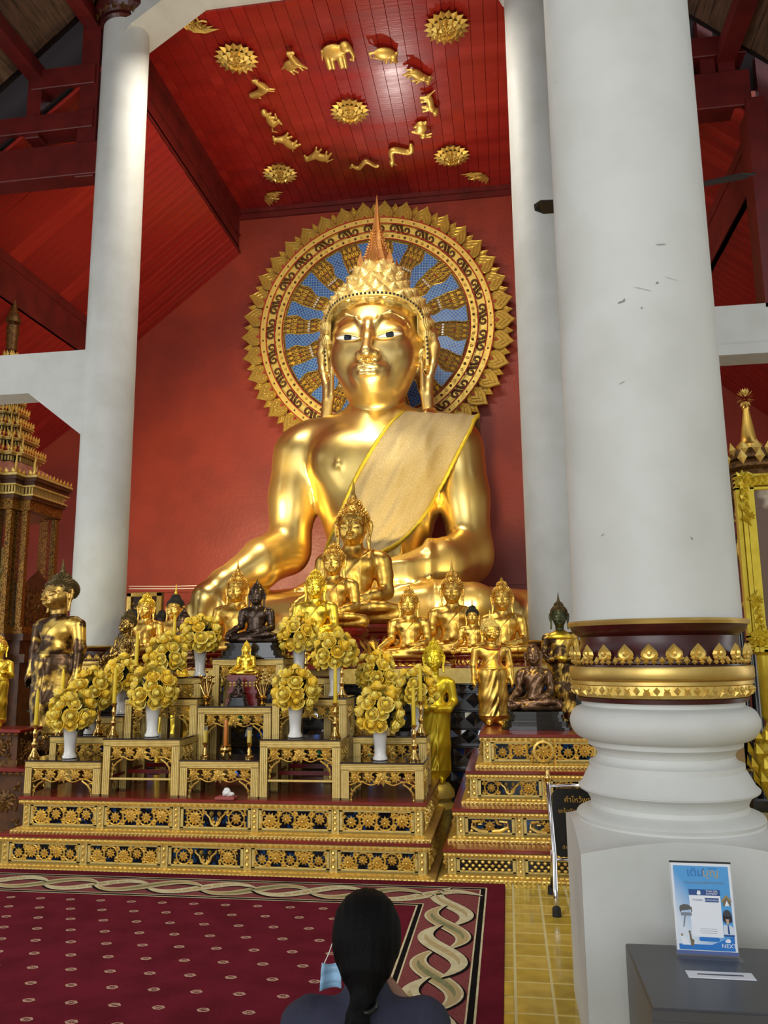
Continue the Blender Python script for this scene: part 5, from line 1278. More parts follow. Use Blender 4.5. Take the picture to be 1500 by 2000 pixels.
# seated bronze monk on the right stand
pb = at(1046, 1388, 6.85); tp = at(1046, 1257, 6.85); sc_ = (tp.z-pb.z)/(NECKZ+SMALLH*1.55); H = (pb.z-0.876)/sc_
monk_scale = (sc_*.86, sc_*.95, sc_); monk = seated('seated_monk', 'dark bronze shaven-headed monk seated on a black base on the top step', (pb.x, 6.9, pb.z), sc_, 'bronze_brown', 'bronze_brown', None, style='bald', monk=True, pedestal='black', ps=max(H, .3)/1.45)
monk.scale = monk_scale
for c in list(monk.children_recursive):
    if c.name.startswith('hair'): bpy.data.objects.remove(c)
# standing figures
def stand_at(label, px, yfoot, ytop, Y, kind, **k):
    f = at(px, yfoot, Y); t_ = at(px, ytop, Y); top = {'tall': 1.595+HS*SMALLH/SMALLH*3.25, 'ball': 1.595+HS*2.42, 'short': 1.595+HS*2.5}[kind]
    return f, (t_.z-f.z)/top
b_, s_ = stand_at('', 122, 1462, 1090, 7.45, 'tall')
sb = standing('standing_buddha', 'weathered dark-gilt standing Buddha with patchy gold leaf in front of the left column', (b_.x-.12, 7.45, b_.z), s_, 'bronze_aged', 'hair_bronze', 'tall', headskin='bronze_face', rz=-.38, headrot=(0, 0, -.08)); sb.scale = (s_*1.42, s_*1.25, s_)
obj('hem', MB().lathe([(.30, 0), (.27, .03), (.2, .14), (.16, .3)], 20, sy=.75), M['bronze_aged'], sb, True)
t = thing('statue_block', 'dark wooden block under the weathered standing Buddha', 'pedestal', (b_.x-.12, 7.45, 0)); obj('block', MB().bevbox(-.27, .27, -.24, .24, 0, b_.z-.001, .02), M['brown_wood'], t)
b_, s_ = stand_at('', 852, 1528, 1243, 7.15, 'short')
st = standing('standing_monk', 'shiny yellow-gold standing disciple holding an alms bowl beside the altar tables', (b_.x, 7.15, b_.z), s_, 'gold_yellow', 'gold_yellow', 'short', pose='bowl', headrot=(0, 0, 0))
obj('alms_bowl', MB().lathe([(.0, .955), (.05, .96), (.075, .99), (.07, 1.02), (.06, 1.03), (.05, 1.025), (.0, 1.0)], 18, (0, -.24, 0), caps=False), M['gold_yellow'], st, True)
t = thing('round_pedestal', 'pale gold round pedestal under the standing disciple with the bowl', 'pedestal', (b_.x, 7.13, 0))
H = b_.z-.001; obj('drum', MB().lathe([(.165, 0), (.165, .05), (.15, .08), (.15, H*.4), (.16, H*.45), (.165, H*.52), (.14, H*.6), (.13, H*.66), (.16, H*.74), (.155, H*.86), (.125, H*.96), (.11, H)], 28), M['gold_paint'], t, True, 40)
b_, s_ = stand_at('', 965, 1428, 1190, 7.1, 'tall')
sb = standing('standing_buddha', 'slim gilt standing Buddha with red-edged robe beside the bronze monk', (b_.x, 7.15, 0.876), (at(965, 1190, 7.15).z-0.876)/(1.595+HS*3.25), 'gold_statue', 'gold_paint', 'tall', rz=.25, headrot=(0, 0, .15)); sb.scale = (sb.scale.x*1.3, sb.scale.y*1.2, sb.scale.z)
rt = [(-.12, -.075, 1.36), (-.06, -.105, 1.33), (0, -.11, 1.325), (.06, -.105, 1.33), (.12, -.075, 1.36)]
obj('collar', MB().tube(interp(rt, 12), .008, 5), M['halo_red'], sb, True)
obj('robe_edge', MB().tube(interp([(.1, -.09, 1.38), (.085, -.125, 1.25), (.075, -.12, 1.1), (.07, -.14, .98)], 14), .007, 5), M['halo_red'], sb, True)
b_, s_ = stand_at('', 1097, 1440, 1155, 7.35, 'tall')
sb = standing('standing_buddha', 'dark-headed standing Buddha in gold and brown robe holding a bowl behind the monk', (b_.x+.03, 7.4, 0.876), (at(1097, 1155, 7.4).z-0.876)/(1.595+HS*3.25), 'green_dark', 'hair_bronze', 'tall', pose='bowl', bodymat='bronze_aged')
obj('gilt_yoke', MB().lathe([(.075, 1.43), (.12, 1.40), (.2, 1.36), (.235, 1.30), (.2, 1.29)], 20, sy=.62), M['gold_bright'], sb, True)
obj('alms_bowl', MB().lathe([(.0, .93), (.06, .935), (.09, .98), (.085, 1.02), (.07, 1.03), (.055, 1.02), (.0, 1.0)], 18, (0, -.24, 0), caps=False), M['gold_bright'], sb, True)
b_ = at(342, 1560, 7.2); sc_ = (at(342, 1298, 7.2).z-.001)/(1.595+HS*2.42)
standing('standing_monk', 'yellow-gold standing figure behind the left tables, robe glowing between the legs', (b_.x, 7.25, .001), sc_, 'gold_bright', 'gold_bright', 'ball')
# left foreground statue on its dark pedestal
lp = thing('dark_pedestal', 'dark carved wooden stepped pedestal at the left edge beside the altar', 'pedestal', (0, 0, 0))
q = at(47, 1424, 6.9)
def darktier(x1, y0, z0, z1):
    obj('tier', MB().box(-6.0, x1, y0, 7.0, z0, z1-.03), M['brown_wood'], lp)
    obj('tier_top', MB().bevbox(-6.03, x1+.05, y0-.05, 7.0, z1-.03, z1, .006), M['stain_red'], lp)
    mb = MB().merge(rope(-6.0, x1+.04, y0-.05, z1-.045, .018, .06)); mb.merge(rope(y0, 7.0, -(x1+.05), z1-.045, .018, .06), Matrix.Rotation(PI/2, 4, 'Z'))
    pc = panel_carve(.42, z1-z0-.12, 3)
    for k in range(2): mb.merge(pc, Matrix.Translation((x1-.28-.5*k, y0-.002, (z0+z1)/2-.02)))
    mb.merge(panel_carve(.4, z1-z0-.12, 2), Matrix.Translation((x1+.004, y0+.25, (z0+z1)/2-.02)) @ Matrix.Rotation(PI/2, 4, 'Z'))
    mb.box(-6, x1+.02, y0-.02, y0, z0, z0+.05); mb.box(x1, x1+.02, y0, 7.0, z0, z0+.05)
    obj('carving', mb, M['brown_gilt'], lp)
darktier(at(36, 1424, 6.7).x, 6.7, at(50, 1500, 6.58).z, at(36, 1424, 6.7).z); darktier(at(52, 1500, 6.58).x, 6.58, 0.0, at(50, 1500, 6.58).z)
ztop = at(36, 1424, 6.7).z
hx = at(-2, 1300, 6.8); sc_ = (at(5, 1238, 6.8).z-ztop)/(1.595+HS*2.5)
standing('standing_monk', 'bright gold praying figure cut off by the left edge of the picture', (hx.x, 6.8, ztop+.001), sc_*1.0, 'gold_bright', 'gold_statue', 'short', rz=.5, pose='pray')
# pale ring: blocks lifting the back statues to their height
# gilt carved screen behind the left statues
a = at(250, 1158, 10.6); b_ = at(316, 1158, 10.6); c = at(250, 1215, 10.6)
t = thing('carved_screen', 'gilded carved wooden screen behind the left gold statues', 'panel', ((a.x+b_.x)/2, 10.6, 1.34))
W_ = b_.x-a.x; H = a.z-1.34
obj('board', MB().box(-W_/2, W_/2, 0, .08, 0, H), M['brown_wood'], t); mb = MB()
for (x0, x1, z0, z1) in ((-W_/2, W_/2, H-.06, H), (-W_/2, -W_/2+.06, 0, H), (W_/2-.06, W_/2, 0, H)): mb.bevbox(x0, x1, -.03, 0, z0, z1, .008)
mb.merge(panel_carve(W_-.12, .34, 2), Matrix.Translation((0, 0, H-.25))); obj('carving', mb, M['gold_carve'], t)
# ---------------------------------------------------------------- ceiling ornaments
def cframe(px, py, size_up=1.0):
    p = atz(px, py, ZC-.002); return Vector((p.x, p.y, ZC-.002))
C0 = cframe(683, 213)
LB = MB()
for (n, r, L, H, up) in ((18, .15, .17, .05, .03), (14, .10, .13, .07, .05), (8, .03, .1, .05, .075)):
    for k in range(n):
        a = 2*PI*(k+.5*(r == .10))/n; LB.kite((r*math.cos(a), r*math.sin(a), -up*.6-.02), (math.cos(a), math.sin(a), -.12-.25*(r < .12)), (-.2*math.cos(a), -.2*math.sin(a), -1), L, .115 if r > .05 else .07, H)
LB.lathe([(.2, 0), (.2, -.03), (.12, -.05), (.06, -.085), (.02, -.1), (.0, -.1)][::-1], 18)
for k in range(8): a = 2*PI*k/8; LB.ball((.045*math.cos(a), .045*math.sin(a), -.11), .016, 5, 3)
lme = LB.mesh('petals', M['gold_carve'])
for (px, py, wh) in ((462, 109, 'near the left end of the white beam'), (872, 48, 'in the upper right of the red ceiling'), (683, 213, 'in the middle of the ring of zodiac animals'), (547, 335, 'at the far left of the red ceiling'), (882, 300, 'at the far right of the red ceiling')):
    t = thing('lotus_boss', 'gilt lotus rosette '+wh, 'ornament', cframe(px, py), 0, None, 1.12); link('petals', lme, t)
def beast(name, label, px, py, prims, size=.40, k=.035, st=1.35):
    s = SDF((-.75, -.22, -.75), (.75, .22, .75), .028)
    for q in prims:
        if q[0] == 'e': s.ell((q[1], 0, q[2]), (q[3], min(q[3], q[4], .13), q[4]), k)
        else: s.chain([(x, -.02, z) for x, z in q[1]], list(q[2]), k)
    V, F = s.net(); me = npmesh(name, V, F, M['gold_carve'])
    p = cframe(px, py); up = Vector((p.x-C0.x, p.y-C0.y, 0)); up.normalize(); rt = Vector((0, 0, 1)).cross(up)
    o = link(name, me); sc = Matrix.Diagonal((size, size, size, 1))
    stv = Matrix.Diagonal((1, st, 1, 1))      # carved a little longer front to back of the hall
    o.matrix_world = Matrix.Translation(p+Vector((0, 0, -.075))) @ stv @ Matrix((( rt.x, 0, up.x, 0), (rt.y, 0, up.y, 0), (0, 1, 0, 0), (0, 0, 0, 1))) @ sc
    tag(o, label, 'ornament'); return o
def quad(legs=.3, body=(.36, .2), neck=((.28, .1), (.42, .35)), head=((.42, .36), (.6, .3)), hr=(.1, .06), tail=((-.36, .08), (-.5, -.1)), lr=.055, extra=()):
    P = [('e', 0, 0, body[0], body[1]), ('c', neck, (.14, .1)), ('c', head, hr), ('c', tail, (.04, .025))]
    for x, d in ((-.27, -.04), (-.17, .06), (.2, -.05), (.28, .08)): P.append(('c', ((x, -.05), (x+d*.3, -.05-legs*.5), (x+d, -.08-legs)), (.09, lr, lr*.8)))
    return P+list(extra)
Z = 'gilt carved %s on the red ceiling, zodiac ring, %s'
beast('gilt_dog', Z % ('dog', 'upper left of the elephant'), 570, 118, quad(neck=((.26, .08), (.36, .42)), head=((.36, .45), (.55, .42)), tail=((-.36, .05), (-.52, .0), (-.55, .15))[:2]))
beast('gilt_elephant', Z % ('elephant', 'topmost'), 655, 96, [('e', -.05, .05, .46, .3), ('e', .42, .2, .2, .2), ('c', ((.58, .15), (.66, -.12), (.62, -.3), (.5, -.28)), (.09, .07, .05, .035)), ('e', .34, .2, .12, .17), ('c', ((-.5, .15), (-.56, -.2)), (.035, .025)), ('c', ((.55, .02), (.7, -.02)), (.03, .015))]+[('c', ((x, -.1), (x, -.5)), (.11, .09)) for x in (-.36, -.2, .12, .28)], .42)
beast('gilt_rat', Z % ('rat', 'right of the elephant'), 751, 101, [('e', -.05, .1, .42, .26), ('c', ((.3, .05), (.55, -.15)), (.17, .06)), ('c', ((-.42, .1), (-.6, .0), (-.45, -.15), (.1, -.2)), (.05, .04, .03, .02)), ('e', .36, .2, .07, .09), ('c', ((.15, -.1), (.2, -.28)), (.06, .05)), ('c', ((.38, -.05), (.36, -.25)), (.05, .04))])
beast('gilt_ox', Z % ('ox', 'right of the rat'), 815, 138, quad(neck=((.26, .08), (.42, .12)), head=((.44, .14), (.6, -.02)), hr=(.13, .08), extra=[('c', ((.44, .24), (.5, .36)), (.03, .015)), ('c', ((.38, .24), (.34, .36)), (.03, .015))]))
beast('gilt_tiger', Z % ('tiger', 'rightmost'), 840, 193, quad(body=(.42, .17), neck=((.3, .05), (.42, .15)), head=((.44, .17), (.54, .14)), hr=(.14, .11), tail=((-.4, .05), (-.58, .3)), lr=.065))
beast('gilt_rabbit', Z % ('rabbit', 'below the tiger'), 824, 245, [('e', 0, -.05, .3, .25), ('e', .28, .2, .15, .14), ('c', ((.22, .3), (.05, .5)), (.05, .04)), ('c', ((.3, .32), (.2, .55)), (.05, .04)), ('e', -.15, -.15, .2, .2), ('c', ((.2, -.1), (.25, -.35)), (.06, .05)), ('c', ((-.2, -.28), (.0, -.36)), (.06, .05)), ('e', -.34, .0, .08, .08)], .38)
beast('gilt_naga', Z % ('naga serpent', 'left below the rabbit'), 778, 291, [('c', tuple((-.6+1.1*i/16, .22*math.sin(i/16*7.5)) for i in range(17)), tuple(.05+.06*math.sin(PI*(i+3)/20) for i in range(17))), ('c', ((.5, .2), (.62, .34)), (.1, .05)), ('c', ((.48, .28), (.45, .45)), (.05, .02))], .46)
beast('gilt_snake', Z % ('coiled snake', 'above the tall spire'), 712, 314, [('c', tuple((-.6+1.15*i/16, .16*math.sin(i/16*8.5+1)) for i in range(17)), tuple(.035+.05*math.sin(PI*(i+2)/20) for i in range(17))), ('c', ((.55, .0), (.68, .1)), (.08, .05))], .44)
beast('gilt_horse', Z % ('horse', 'left of the snake'), 625, 300, quad(legs=.36, neck=((.26, .08), (.42, .38)), head=((.42, .4), (.6, .24)), hr=(.09, .055), tail=((-.36, .1), (-.52, -.2))))
beast('gilt_goat', Z % ('goat', 'left of the horse'), 562, 272, quad(legs=.32, neck=((.26, .08), (.38, .3)), head=((.4, .32), (.54, .24)), hr=(.09, .05), tail=((-.36, .1), (-.44, .16)), extra=[('c', ((.36, .4), (.26, .5), (.2, .42)), (.03, .025, .015))]))
beast('gilt_monkey', Z % ('monkey', 'leftmost, below the rooster'), 528, 228, [('e', 0, 0, .28, .18), ('e', .38, .12, .15, .14), ('c', ((.2, .05), (.1, -.3), (.3, -.32)), (.07, .05, .04)), ('c', ((-.2, -.05), (-.05, -.35), (-.2, -.42)), (.1, .07, .05)), ('c', ((-.25, .0), (-.5, .1), (-.6, -.1)), (.05, .035, .02)), ('c', ((.25, .1), (.35, -.15)), (.06, .045))], .42)
beast('gilt_rooster', Z % ('rooster', 'upper left, above the monkey'), 514, 167, [('e', 0, 0, .28, .2), ('c', ((.2, .08), (.36, .4)), (.14, .08)), ('e', .38, .42, .1, .09), ('c', ((.44, .4), (.55, .36)), (.04, .015)), ('c', ((.34, .5), (.42, .54)), (.05, .04)), ('c', ((-.2, .08), (-.48, .3), (-.58, .1)), (.12, .1, .04)), ('c', ((-.2, .0), (-.45, .1), (-.55, -.1)), (.1, .07, .03)), ('c', ((.02, -.15), (.05, -.42)), (.04, .03)), ('c', ((.12, -.15), (.18, -.4)), (.04, .03))], .4)
cm_ = MB()
for k in range(9):
    a = k/8*PI/2; cm_.kite((.05*math.cos(a), 0, .05*math.sin(a)), (math.cos(a), 0, math.sin(a)), (0, -1, 0), .34-.14*math.sin(2*a), .1, .03)
for s in (0, 1): leafcurl(cm_, (.2 if s else .1, 0, .1 if s else .2), 1, .09, 1 if s else -1, .012)
rosette(cm_, (.12, -.01, .12), .1, 8)
cme = cm_.mesh('foliage', M['gold_carve'])
for (px, py, wh, rz) in ((368, 62, 'at the left end of the white beam', PI), (515, 377, 'at the far left corner of the ceiling', PI/2), (948, 335, 'at the far right corner beside the hidden column', 0)):
    p = cframe(px, py); t = thing('corner_ornament', 'gilt openwork corner ornament '+wh, 'ornament', p); o = link('foliage', cme, t, (0, 0, -.02), (-PI/2, 0, 0)); t.rotation_euler = (0, 0, {PI: -PI/2, PI/2: 0, 0: PI/2}[rz])
    t.scale = (1.1, 1.3, 1.1)
# ---------------------------------------------------------------- carpet
CX1, CY1, CX0, CY0 = -.07, 5.60, -5.4, 1.0
carp = thing('carpet', 'deep red carpet with a braided cream border and small scattered motifs', 'carpet', (0, 0, 0))
obj('pile', MB().bevbox(CX0, CX1, CY0, CY1, .0005, .014, .004), M['maroon_carpet'], carp)
zc = .0145
def fr(mb, o0, o1, z, mi=0):          # mitred frame strip between two offsets from the carpet edge (right and far sides)
    mb.add([(CX1-o0, CY0, z), (CX1-o1, CY0, z), (CX1-o1, CY1-o1, z), (CX1-o0, CY1-o0, z)], [(3, 2, 1, 0)], mi)
    mb.add([(CX0, CY1-o0, z), (CX1-o0, CY1-o0, z), (CX1-o1, CY1-o1, z), (CX0, CY1-o1, z)], [(3, 2, 1, 0)], mi)
mb = MB(); fr(mb, .115, .52, zc); obj('border_ground', mb, M['rose_carpet'], carp)
mb = MB(); fr(mb, .112, .122, zc+.0006, 0); fr(mb, .122, .150, zc+.0006, 1); fr(mb, .150, .158, zc+.0006, 0); fr(mb, .478, .486, zc+.0006, 0); fr(mb, .486, .512, zc+.0006, 1); fr(mb, .512, .522, zc+.0006, 0)
obj('border_lines', mb, [M['cream_carpet'], M['black_carpet']], carp)
def leaf_strip(path, side, n=22):
    """S-shaped leaf of the braid: path(t) -> point, normal; returns outline points of given half width"""
    pass
def braid(P0, dirv, nrm, length, name, ph=0):
    per = .36; A = .10; N = int(length/per)+1
    def pt(s_, off): return (P0[0]+dirv[0]*s_+nrm[0]*off, P0[1]+dirv[1]*s_+nrm[1]*off)
    def strip(mb, k, wf, dz, mi, sh=0.0, t0=0.0, t1=1.0):
        n = 22; vs = []
        for i in range(n+1):
            u = i/n; t = -.42+1.84*(t0+(t1-t0)*u); s_ = (k+t*1.1)*per; off = A*math.cos(PI*t)
            w_ = wf*(.05+.95*math.sin(PI*u)**.8)
            dx = per*1.1; dy = -A*PI*math.sin(PI*t); L = math.hypot(dx, dy); nx, ny = -dy/L, dx/L
            for q in (1, -1): a = pt(s_+nx*w_*q+sh, off+ny*w_*q-sh*.6); vs.append((a[0], a[1], zc+dz))
        mb.add(vs, [(2*i, 2*i+1, 2*i+3, 2*i+2) for i in range(n)], mi)
    for k in range(N):
        mb = MB(); e = .0014*(k % 3)
        strip(mb, k, .060, .0008+e, 0, .014); strip(mb, k, .055, .0011+e, 1); strip(mb, k, .042, .0014+e, 3 if k % 2 else 4, 0, .05, .95)
        strip(mb, k, .02, .0017+e, 2 if k % 2 else 3, 0, .22, .78)
        if k % 2 == 0:
            for q in range(7):
                t = .1+.8*q/6; s_ = (k+t*1.1)*per; off = A*math.cos(PI*t); a = pt(s_-.02, off-.035); b_ = pt(s_+.012, off+.03)
                mb.add([(a[0]-.004, a[1]-.004, zc+.0019+e), (a[0]+.006, a[1]+.004, zc+.0019+e), (b_[0]+.006, b_[1]+.004, zc+.0019+e), (b_[0]-.004, b_[1]-.004, zc+.0019+e)], [(0, 1, 2, 3)], 1)
        # make the winding face up
        o = obj('braid_leaf', mb, [M['black_carpet'], M['cream_carpet'], M['olive_carpet'], M['tan_carpet'], M['cream_carpet']], carp)
braid((CX1-.315, CY1-.30), (0, -1), (-1, 0), CY1-CY0-.5, 'b')
braid((CX1-.30, CY1-.315), (-1, 0), (0, 1), CX1-CX0-.5, 'c')
mb = MB()
fx1, fy1 = CX1-.60, CY1-.60
for j in range(24):
    for i in range(27):
        x = fx1-.06-.2*i-(.1 if j % 2 else 0)-.0; y = fy1-.04-.175*j
        if x < CX0 or y < CY0: continue
        O = [(x+.029*math.cos(PI*k/3)*(1 if k % 3 else 1.05), y+.022*math.sin(PI*k/3)) for k in range(6)]
        I = [(x+(px_-x)*.68, y+(py_-y)*.62) for px_, py_ in O]
        mb.add([(a, b_, zc+.0008) for a, b_ in O+I], [(k, (k+1) % 6, 6+(k+1) % 6, 6+k) for k in range(6)])
        for s in (-1, 0, 1): mb.add([(x+s*.011-.005, y+s*.004-.004, zc+.0009), (x+s*.011+.005, y+s*.004-.004, zc+.0009), (x+s*.011+.005, y+s*.004+.004, zc+.0009), (x+s*.011-.005, y+s*.004+.004, zc+.0009)], [(0, 1, 2, 3)])
mat('pink_carpet', '#c09a84', .95, spec=.1); o = obj('field_motifs', mb, M['pink_carpet'], carp); o['kind'] = 'stuff'
# ---------------------------------------------------------------- kneeling woman
WP = at(712, 1846, 2.25)
wm_ = thing('person', 'person seen from behind sitting low on the red carpet, black ponytail, dark navy shirt', 'person', (WP.x+.0, 2.27, .0145), .10)
DZ = WP.z-.765
s = SDF((-.36, -.5, -.01), (.36, .62, .96), .0085)
s.ell((0, -.02, .17), (.165, .15, .13), .06); s.cone((0, -.02, .2), (0, -.02, .42), .125, .125, .06); s.ell((0, -.02, .47), (.16, .1, .13), .06)
s.cone((-.11, -.01, .565), (.11, -.01, .565), .046, .046, .05); s.cone((0, 0, .58), (0, .045, .70), .05, .046, .03)
s.ell((0, .055, .775), (.074, .094, .095), .02); s.ell((0, .10, .715), (.052, .05, .055), .04); s.cone((0, .148, .765), (0, .166, .735), .010, .014, .01)
for sx in (-1, 1):
    s.ell((sx*.076, .045, .755), (.012, .02, .032), .008); s.ell((sx*.028, .142, .775), (.014, .01, .008), .008)
    s.cone((sx*.02, .138, .70), (0, .146, .70), .007, .008, .008)
    s.chain([(sx*.150, -.005, .54), (sx*.20, .05, .33), (sx*.1, .26, .47), (sx*.022, .275, .57)], [.052, .045, .036, .024], .02)
    for k in range(4): s.chain([(sx*.012, .262+.0*k+.016*(k-1.5), .58), (sx*.011, .268+.016*(k-1.5), .64), (sx*.009, .274+.014*(k-1.5), .69-.012*abs(k-1.2))], [.0095, .009, .0075], .006)
    s.chain([(sx*.02, .24, .57), (sx*.012, .215, .615), (sx*.008, .212, .645)], [.011, .0095, .008], .006)
    s.chain([(sx*.09, .0, .16), (sx*.13, .42, .10)], [.10, .075], .04); s.chain([(sx*.13, .40, .065), (sx*.1, .0, .06), (sx*.09, -.22, .045)], [.06, .062, .035], .03)
    s.chain([(sx*.09, -.22, .045), (sx*.08, -.30, .04), (sx*.07, -.36, .03)], [.035, .034, .022], .02)
V, F = s.net(); link('body', npmesh('body', V, F, M['skin']), wm_)
s = SDF((-.4, -.3, .08), (.4, .4, .75), .010)
s.ell((0, -.02, .2), (.18, .165, .12), .06); s.cone((0, -.02, .2), (0, -.025, .42), .142, .142, .06); s.ell((0, -.02, .47), (.165, .115, .14), .06); s.cone((-.135, -.01, .565), (.135, -.01, .565), .062, .062, .05)
s.cone((0, 0, .58), (0, .02, .625), .075, .066, .03)
for sx in (-1, 1): s.chain([(sx*.165, -.005, .555), (sx*.20, .05, .38)], [.06, .064], .03)
s.mod(lambda X, Y, Z: .006*np.sin(X*40+Z*22)*np.sin(Z*26)); s.mod(lambda X, Y, Z: np.maximum(0, .13-Z)*3)
V, F = s.net(); link('shirt', npmesh('shirt', V, F, M['navy_shirt']), wm_)
s = SDF((-.4, -.42, -.01), (.4, .6, .34), .012)
s.ell((0, -.02, .17), (.18, .16, .13), .06)
for sx in (-1, 1): s.chain([(sx*.09, .0, .16), (sx*.13, .42, .105)], [.115, .09], .04); s.chain([(sx*.13, .40, .075), (sx*.1, .0, .07), (sx*.09, -.2, .055)], [.07, .07, .05], .03)
s.mod(lambda X, Y, Z: np.maximum(0, .004-Z)*5)
V, F = s.net(); link('trousers', npmesh('trousers', V, F, M['trousers']), wm_)
s = SDF((-.2, -.3, .2), (.2, .3, .95), .0075)
s.ell((0, .03, .785), (.092, .108, .105), .02); s.ell((0, .0, .75), (.082, .082, .078), .03)
s.cone((0, -.045, .70), (.0, -.075, .655), .06, .03, .03)
s.mod(lambda X, Y, Z: np.maximum(0, np.minimum((Y-.075-.25*np.maximum(0, Z-.80)), .95-Z))*1.5*(Z < .86)*(Y > .05))
s.chain([(-.008, -.075, .665), (-.014, -.105, .625), (-.016, -.15, .54), (-.012, -.17, .42), (-.005, -.175, .3), (.0, -.17, .24)], [.024, .028, .05, .056, .042, .014], .012)
s.mod(lambda X, Y, Z: .0022*np.sin(np.arctan2(X, Y+.16)*26)*(Z < .62)+.0015*np.sin(X*260)*(Z > .68))
V, F = s.net(); hr = link('hair', npmesh('hair', V, F, M['hair']), wm_)
obj('hair_tie', MB().tube([(.03*math.cos(a), -.092+.024*math.sin(a), .648+.008*math.sin(a)) for a in [2*PI*k/16 for k in range(16)]], .008, 6, 0, True), M['black'], hr, True)
mk = MB(); vs = []; NI, NJ = 7, 10
for i in range(NI):
    for j in range(NJ):
        u = i/(NI-1); v = j/(NJ-1); wv = .004*math.sin(v*PI*5)
        vs.append((-.125+.052*u-.006*v*(1-u), .055+.03*math.sin(u*2.4)+wv, .695-.072*v-.012*math.sin(u*PI)*(v < .2)))
mk.add(vs, [(i*NJ+j, (i+1)*NJ+j, (i+1)*NJ+j+1, i*NJ+j+1) for i in range(NI-1) for j in range(NJ-1)])
fm_ = obj('face_mask', mk, M['mask_blue'], wm_, True); fm_.modifiers.new('t', 'SOLIDIFY').thickness = .002
obj('ear_loop', MB().tube([(-.118, .058, .693), (-.105, .05, .72), (-.092, .047, .755), (-.082, .045, .79), (-.086, .05, .74), (-.08, .075, .695)], .0013, 5), M['white'], fm_)
for o in wm_.children: o.location.z = DZ-.0145 if o.name.startswith(('hair', 'face')) else 0
for o in wm_.children:
    if o.name.startswith(('body', 'shirt', 'trousers')): o.scale.z = (WP.z-.0145)/.765
    if o.name.startswith(('hair', 'face')): o.location.z = (WP.z-.0145)-.765
# ---------------------------------------------------------------- donation box with its poster, slot plate
BX0, BX1, BY0, BY1, BZ = .35, 1.02, 2.45, 2.95, .545
bx_ = thing('donation_box', 'plain dark grey donation box at the foot of the nearest column', 'box', (0, 0, 0))
obj('case', MB().bevbox(BX0, BX1, BY0, BY1, 0, BZ, .006), M['grey_box'], bx_)
obj('lid_lip', MB().bevbox(BX0-.002, BX1+.002, BY0-.003, BY0+.004, BZ-.03, BZ-.004, .001), M['grey_box'], bx_)
obj('door_panel', MB().bevbox(BX0+.05, BX1-.05, BY0-.004, BY0+.002, .06, BZ-.07, .002), M['grey_box'], bx_)
q = [atz(x, y, BZ+.001) for x, y in ((1345, 1898), (1463, 1899), (1469, 1914), (1352, 1913))]
cxs = sum(v.x for v in q)/4; cys = sum(v.y for v in q)/4
sl = obj('slot_plate', MB().bevbox(-.095, .095, -.026, .026, 0, .003, .001), M['paper'], bx_, loc=(cxs, cys, BZ+.0003)); obj('slot', MB().box(-.065, .065, -.004, .004, .003, .0036), M['black'], sl)
pb = atz(1383, 1868, BZ)
PW, PH = .183, .272
po = thing('poster_stand', 'acrylic stand with a blue and white donation poster on the grey box', 'sign', (pb.x, pb.y, BZ+.001), -.03)
RX = -.10
acr = obj('acrylic_sheet', MB().box(-PW/2-.004, PW/2+.004, .004, .007, -.0, PH+.002).box(-PW/2-.004, PW/2+.004, -.06, .007, .0, .003), M['glass'], po, rot=(RX, 0, 0))
sheet = obj('poster', MB().box(-PW/2, PW/2, 0, .0025, .014, PH), M['paper'], po, rot=(RX, 0, 0))
obj('top_strip', MB().box(-PW/2-.003, PW/2+.003, -.001, .006, PH-.001, PH+.004), M['rubber'], po, rot=(RX, 0, 0))
def flatmat(n, c): return M[n] if n in M else mat(n, c, .4)
def rect(x0, x1, z0, z1, c, n='print', y=-.0008):
    o = obj(n, MB().add([(x0*PW-PW/2, y, z0*PH), (x1*PW-PW/2, y, z0*PH), (x1*PW-PW/2, y, z1*PH), (x0*PW-PW/2, y, z1*PH)], [(0, 1, 2, 3)]), M[c], sheet); return o
def polyp(pts, c, y=-.0012):
    return obj('print', MB().add([(x*PW-PW/2, y, z*PH) for x, z in pts], [tuple(range(len(pts)))]), M[c], sheet)
m = mat('print_sky', '#7fb4dc', .4); nt = m.node_tree; bs = nt.nodes['Principled BSDF']; tc = nt.nodes.new('ShaderNodeTexCoord'); sp_ = nt.nodes.new('ShaderNodeSeparateXYZ'); cr = nt.nodes.new('ShaderNodeValToRGB'); ad = nt.nodes.new('ShaderNodeMath'); ad.operation = 'ADD'
nt.links.new(tc.outputs['Generated'], sp_.inputs[0]); nt.links.new(sp_.outputs[0], ad.inputs[0]); nt.links.new(sp_.outputs[2], ad.inputs[1]); nt.links.new(ad.outputs[0], cr.inputs[0])
cr.color_ramp.elements[0].position = .35; cr.color_ramp.elements[0].color = (*lin('#dfe6f0'), 1); cr.color_ramp.elements[1].position = .98; cr.color_ramp.elements[1].color = (*lin('#4f9fdc'), 1); nt.links.new(cr.outputs[0], bs.inputs[0])
for n_, c_ in (('print_navy', '#1d4a8c'), ('print_blue', '#1e78c8'), ('print_text', '#2a6fb4'), ('print_gold', '#b9a67a'), ('print_grey', '#7f8794'), ('print_roof', '#5d5a58'), ('print_tan', '#a08a5a'), ('print_hair', '#3a3740'), ('print_skin', '#c9a48e'), ('print_white', '#eef0f5'), ('print_bottom', '#5566a0'), ('print_shirt', '#d9dee8'), ('print_brown', '#77684f')): mat(n_, c_, .4)
rect(.04, .96, .09, .965, 'print_sky')
rect(.0, 1.0, .015, .05, 'print_bottom', y=-.001)
rect(.04, .96, .06, .12, 'print_blue', y=-.001); polyp([(.58, .12), (.96, .22), (.96, .06), (.4, .06), (.4, .1)], 'print_blue')
rect(.27, .79, .20, .70, 'print_white', y=-.0011)
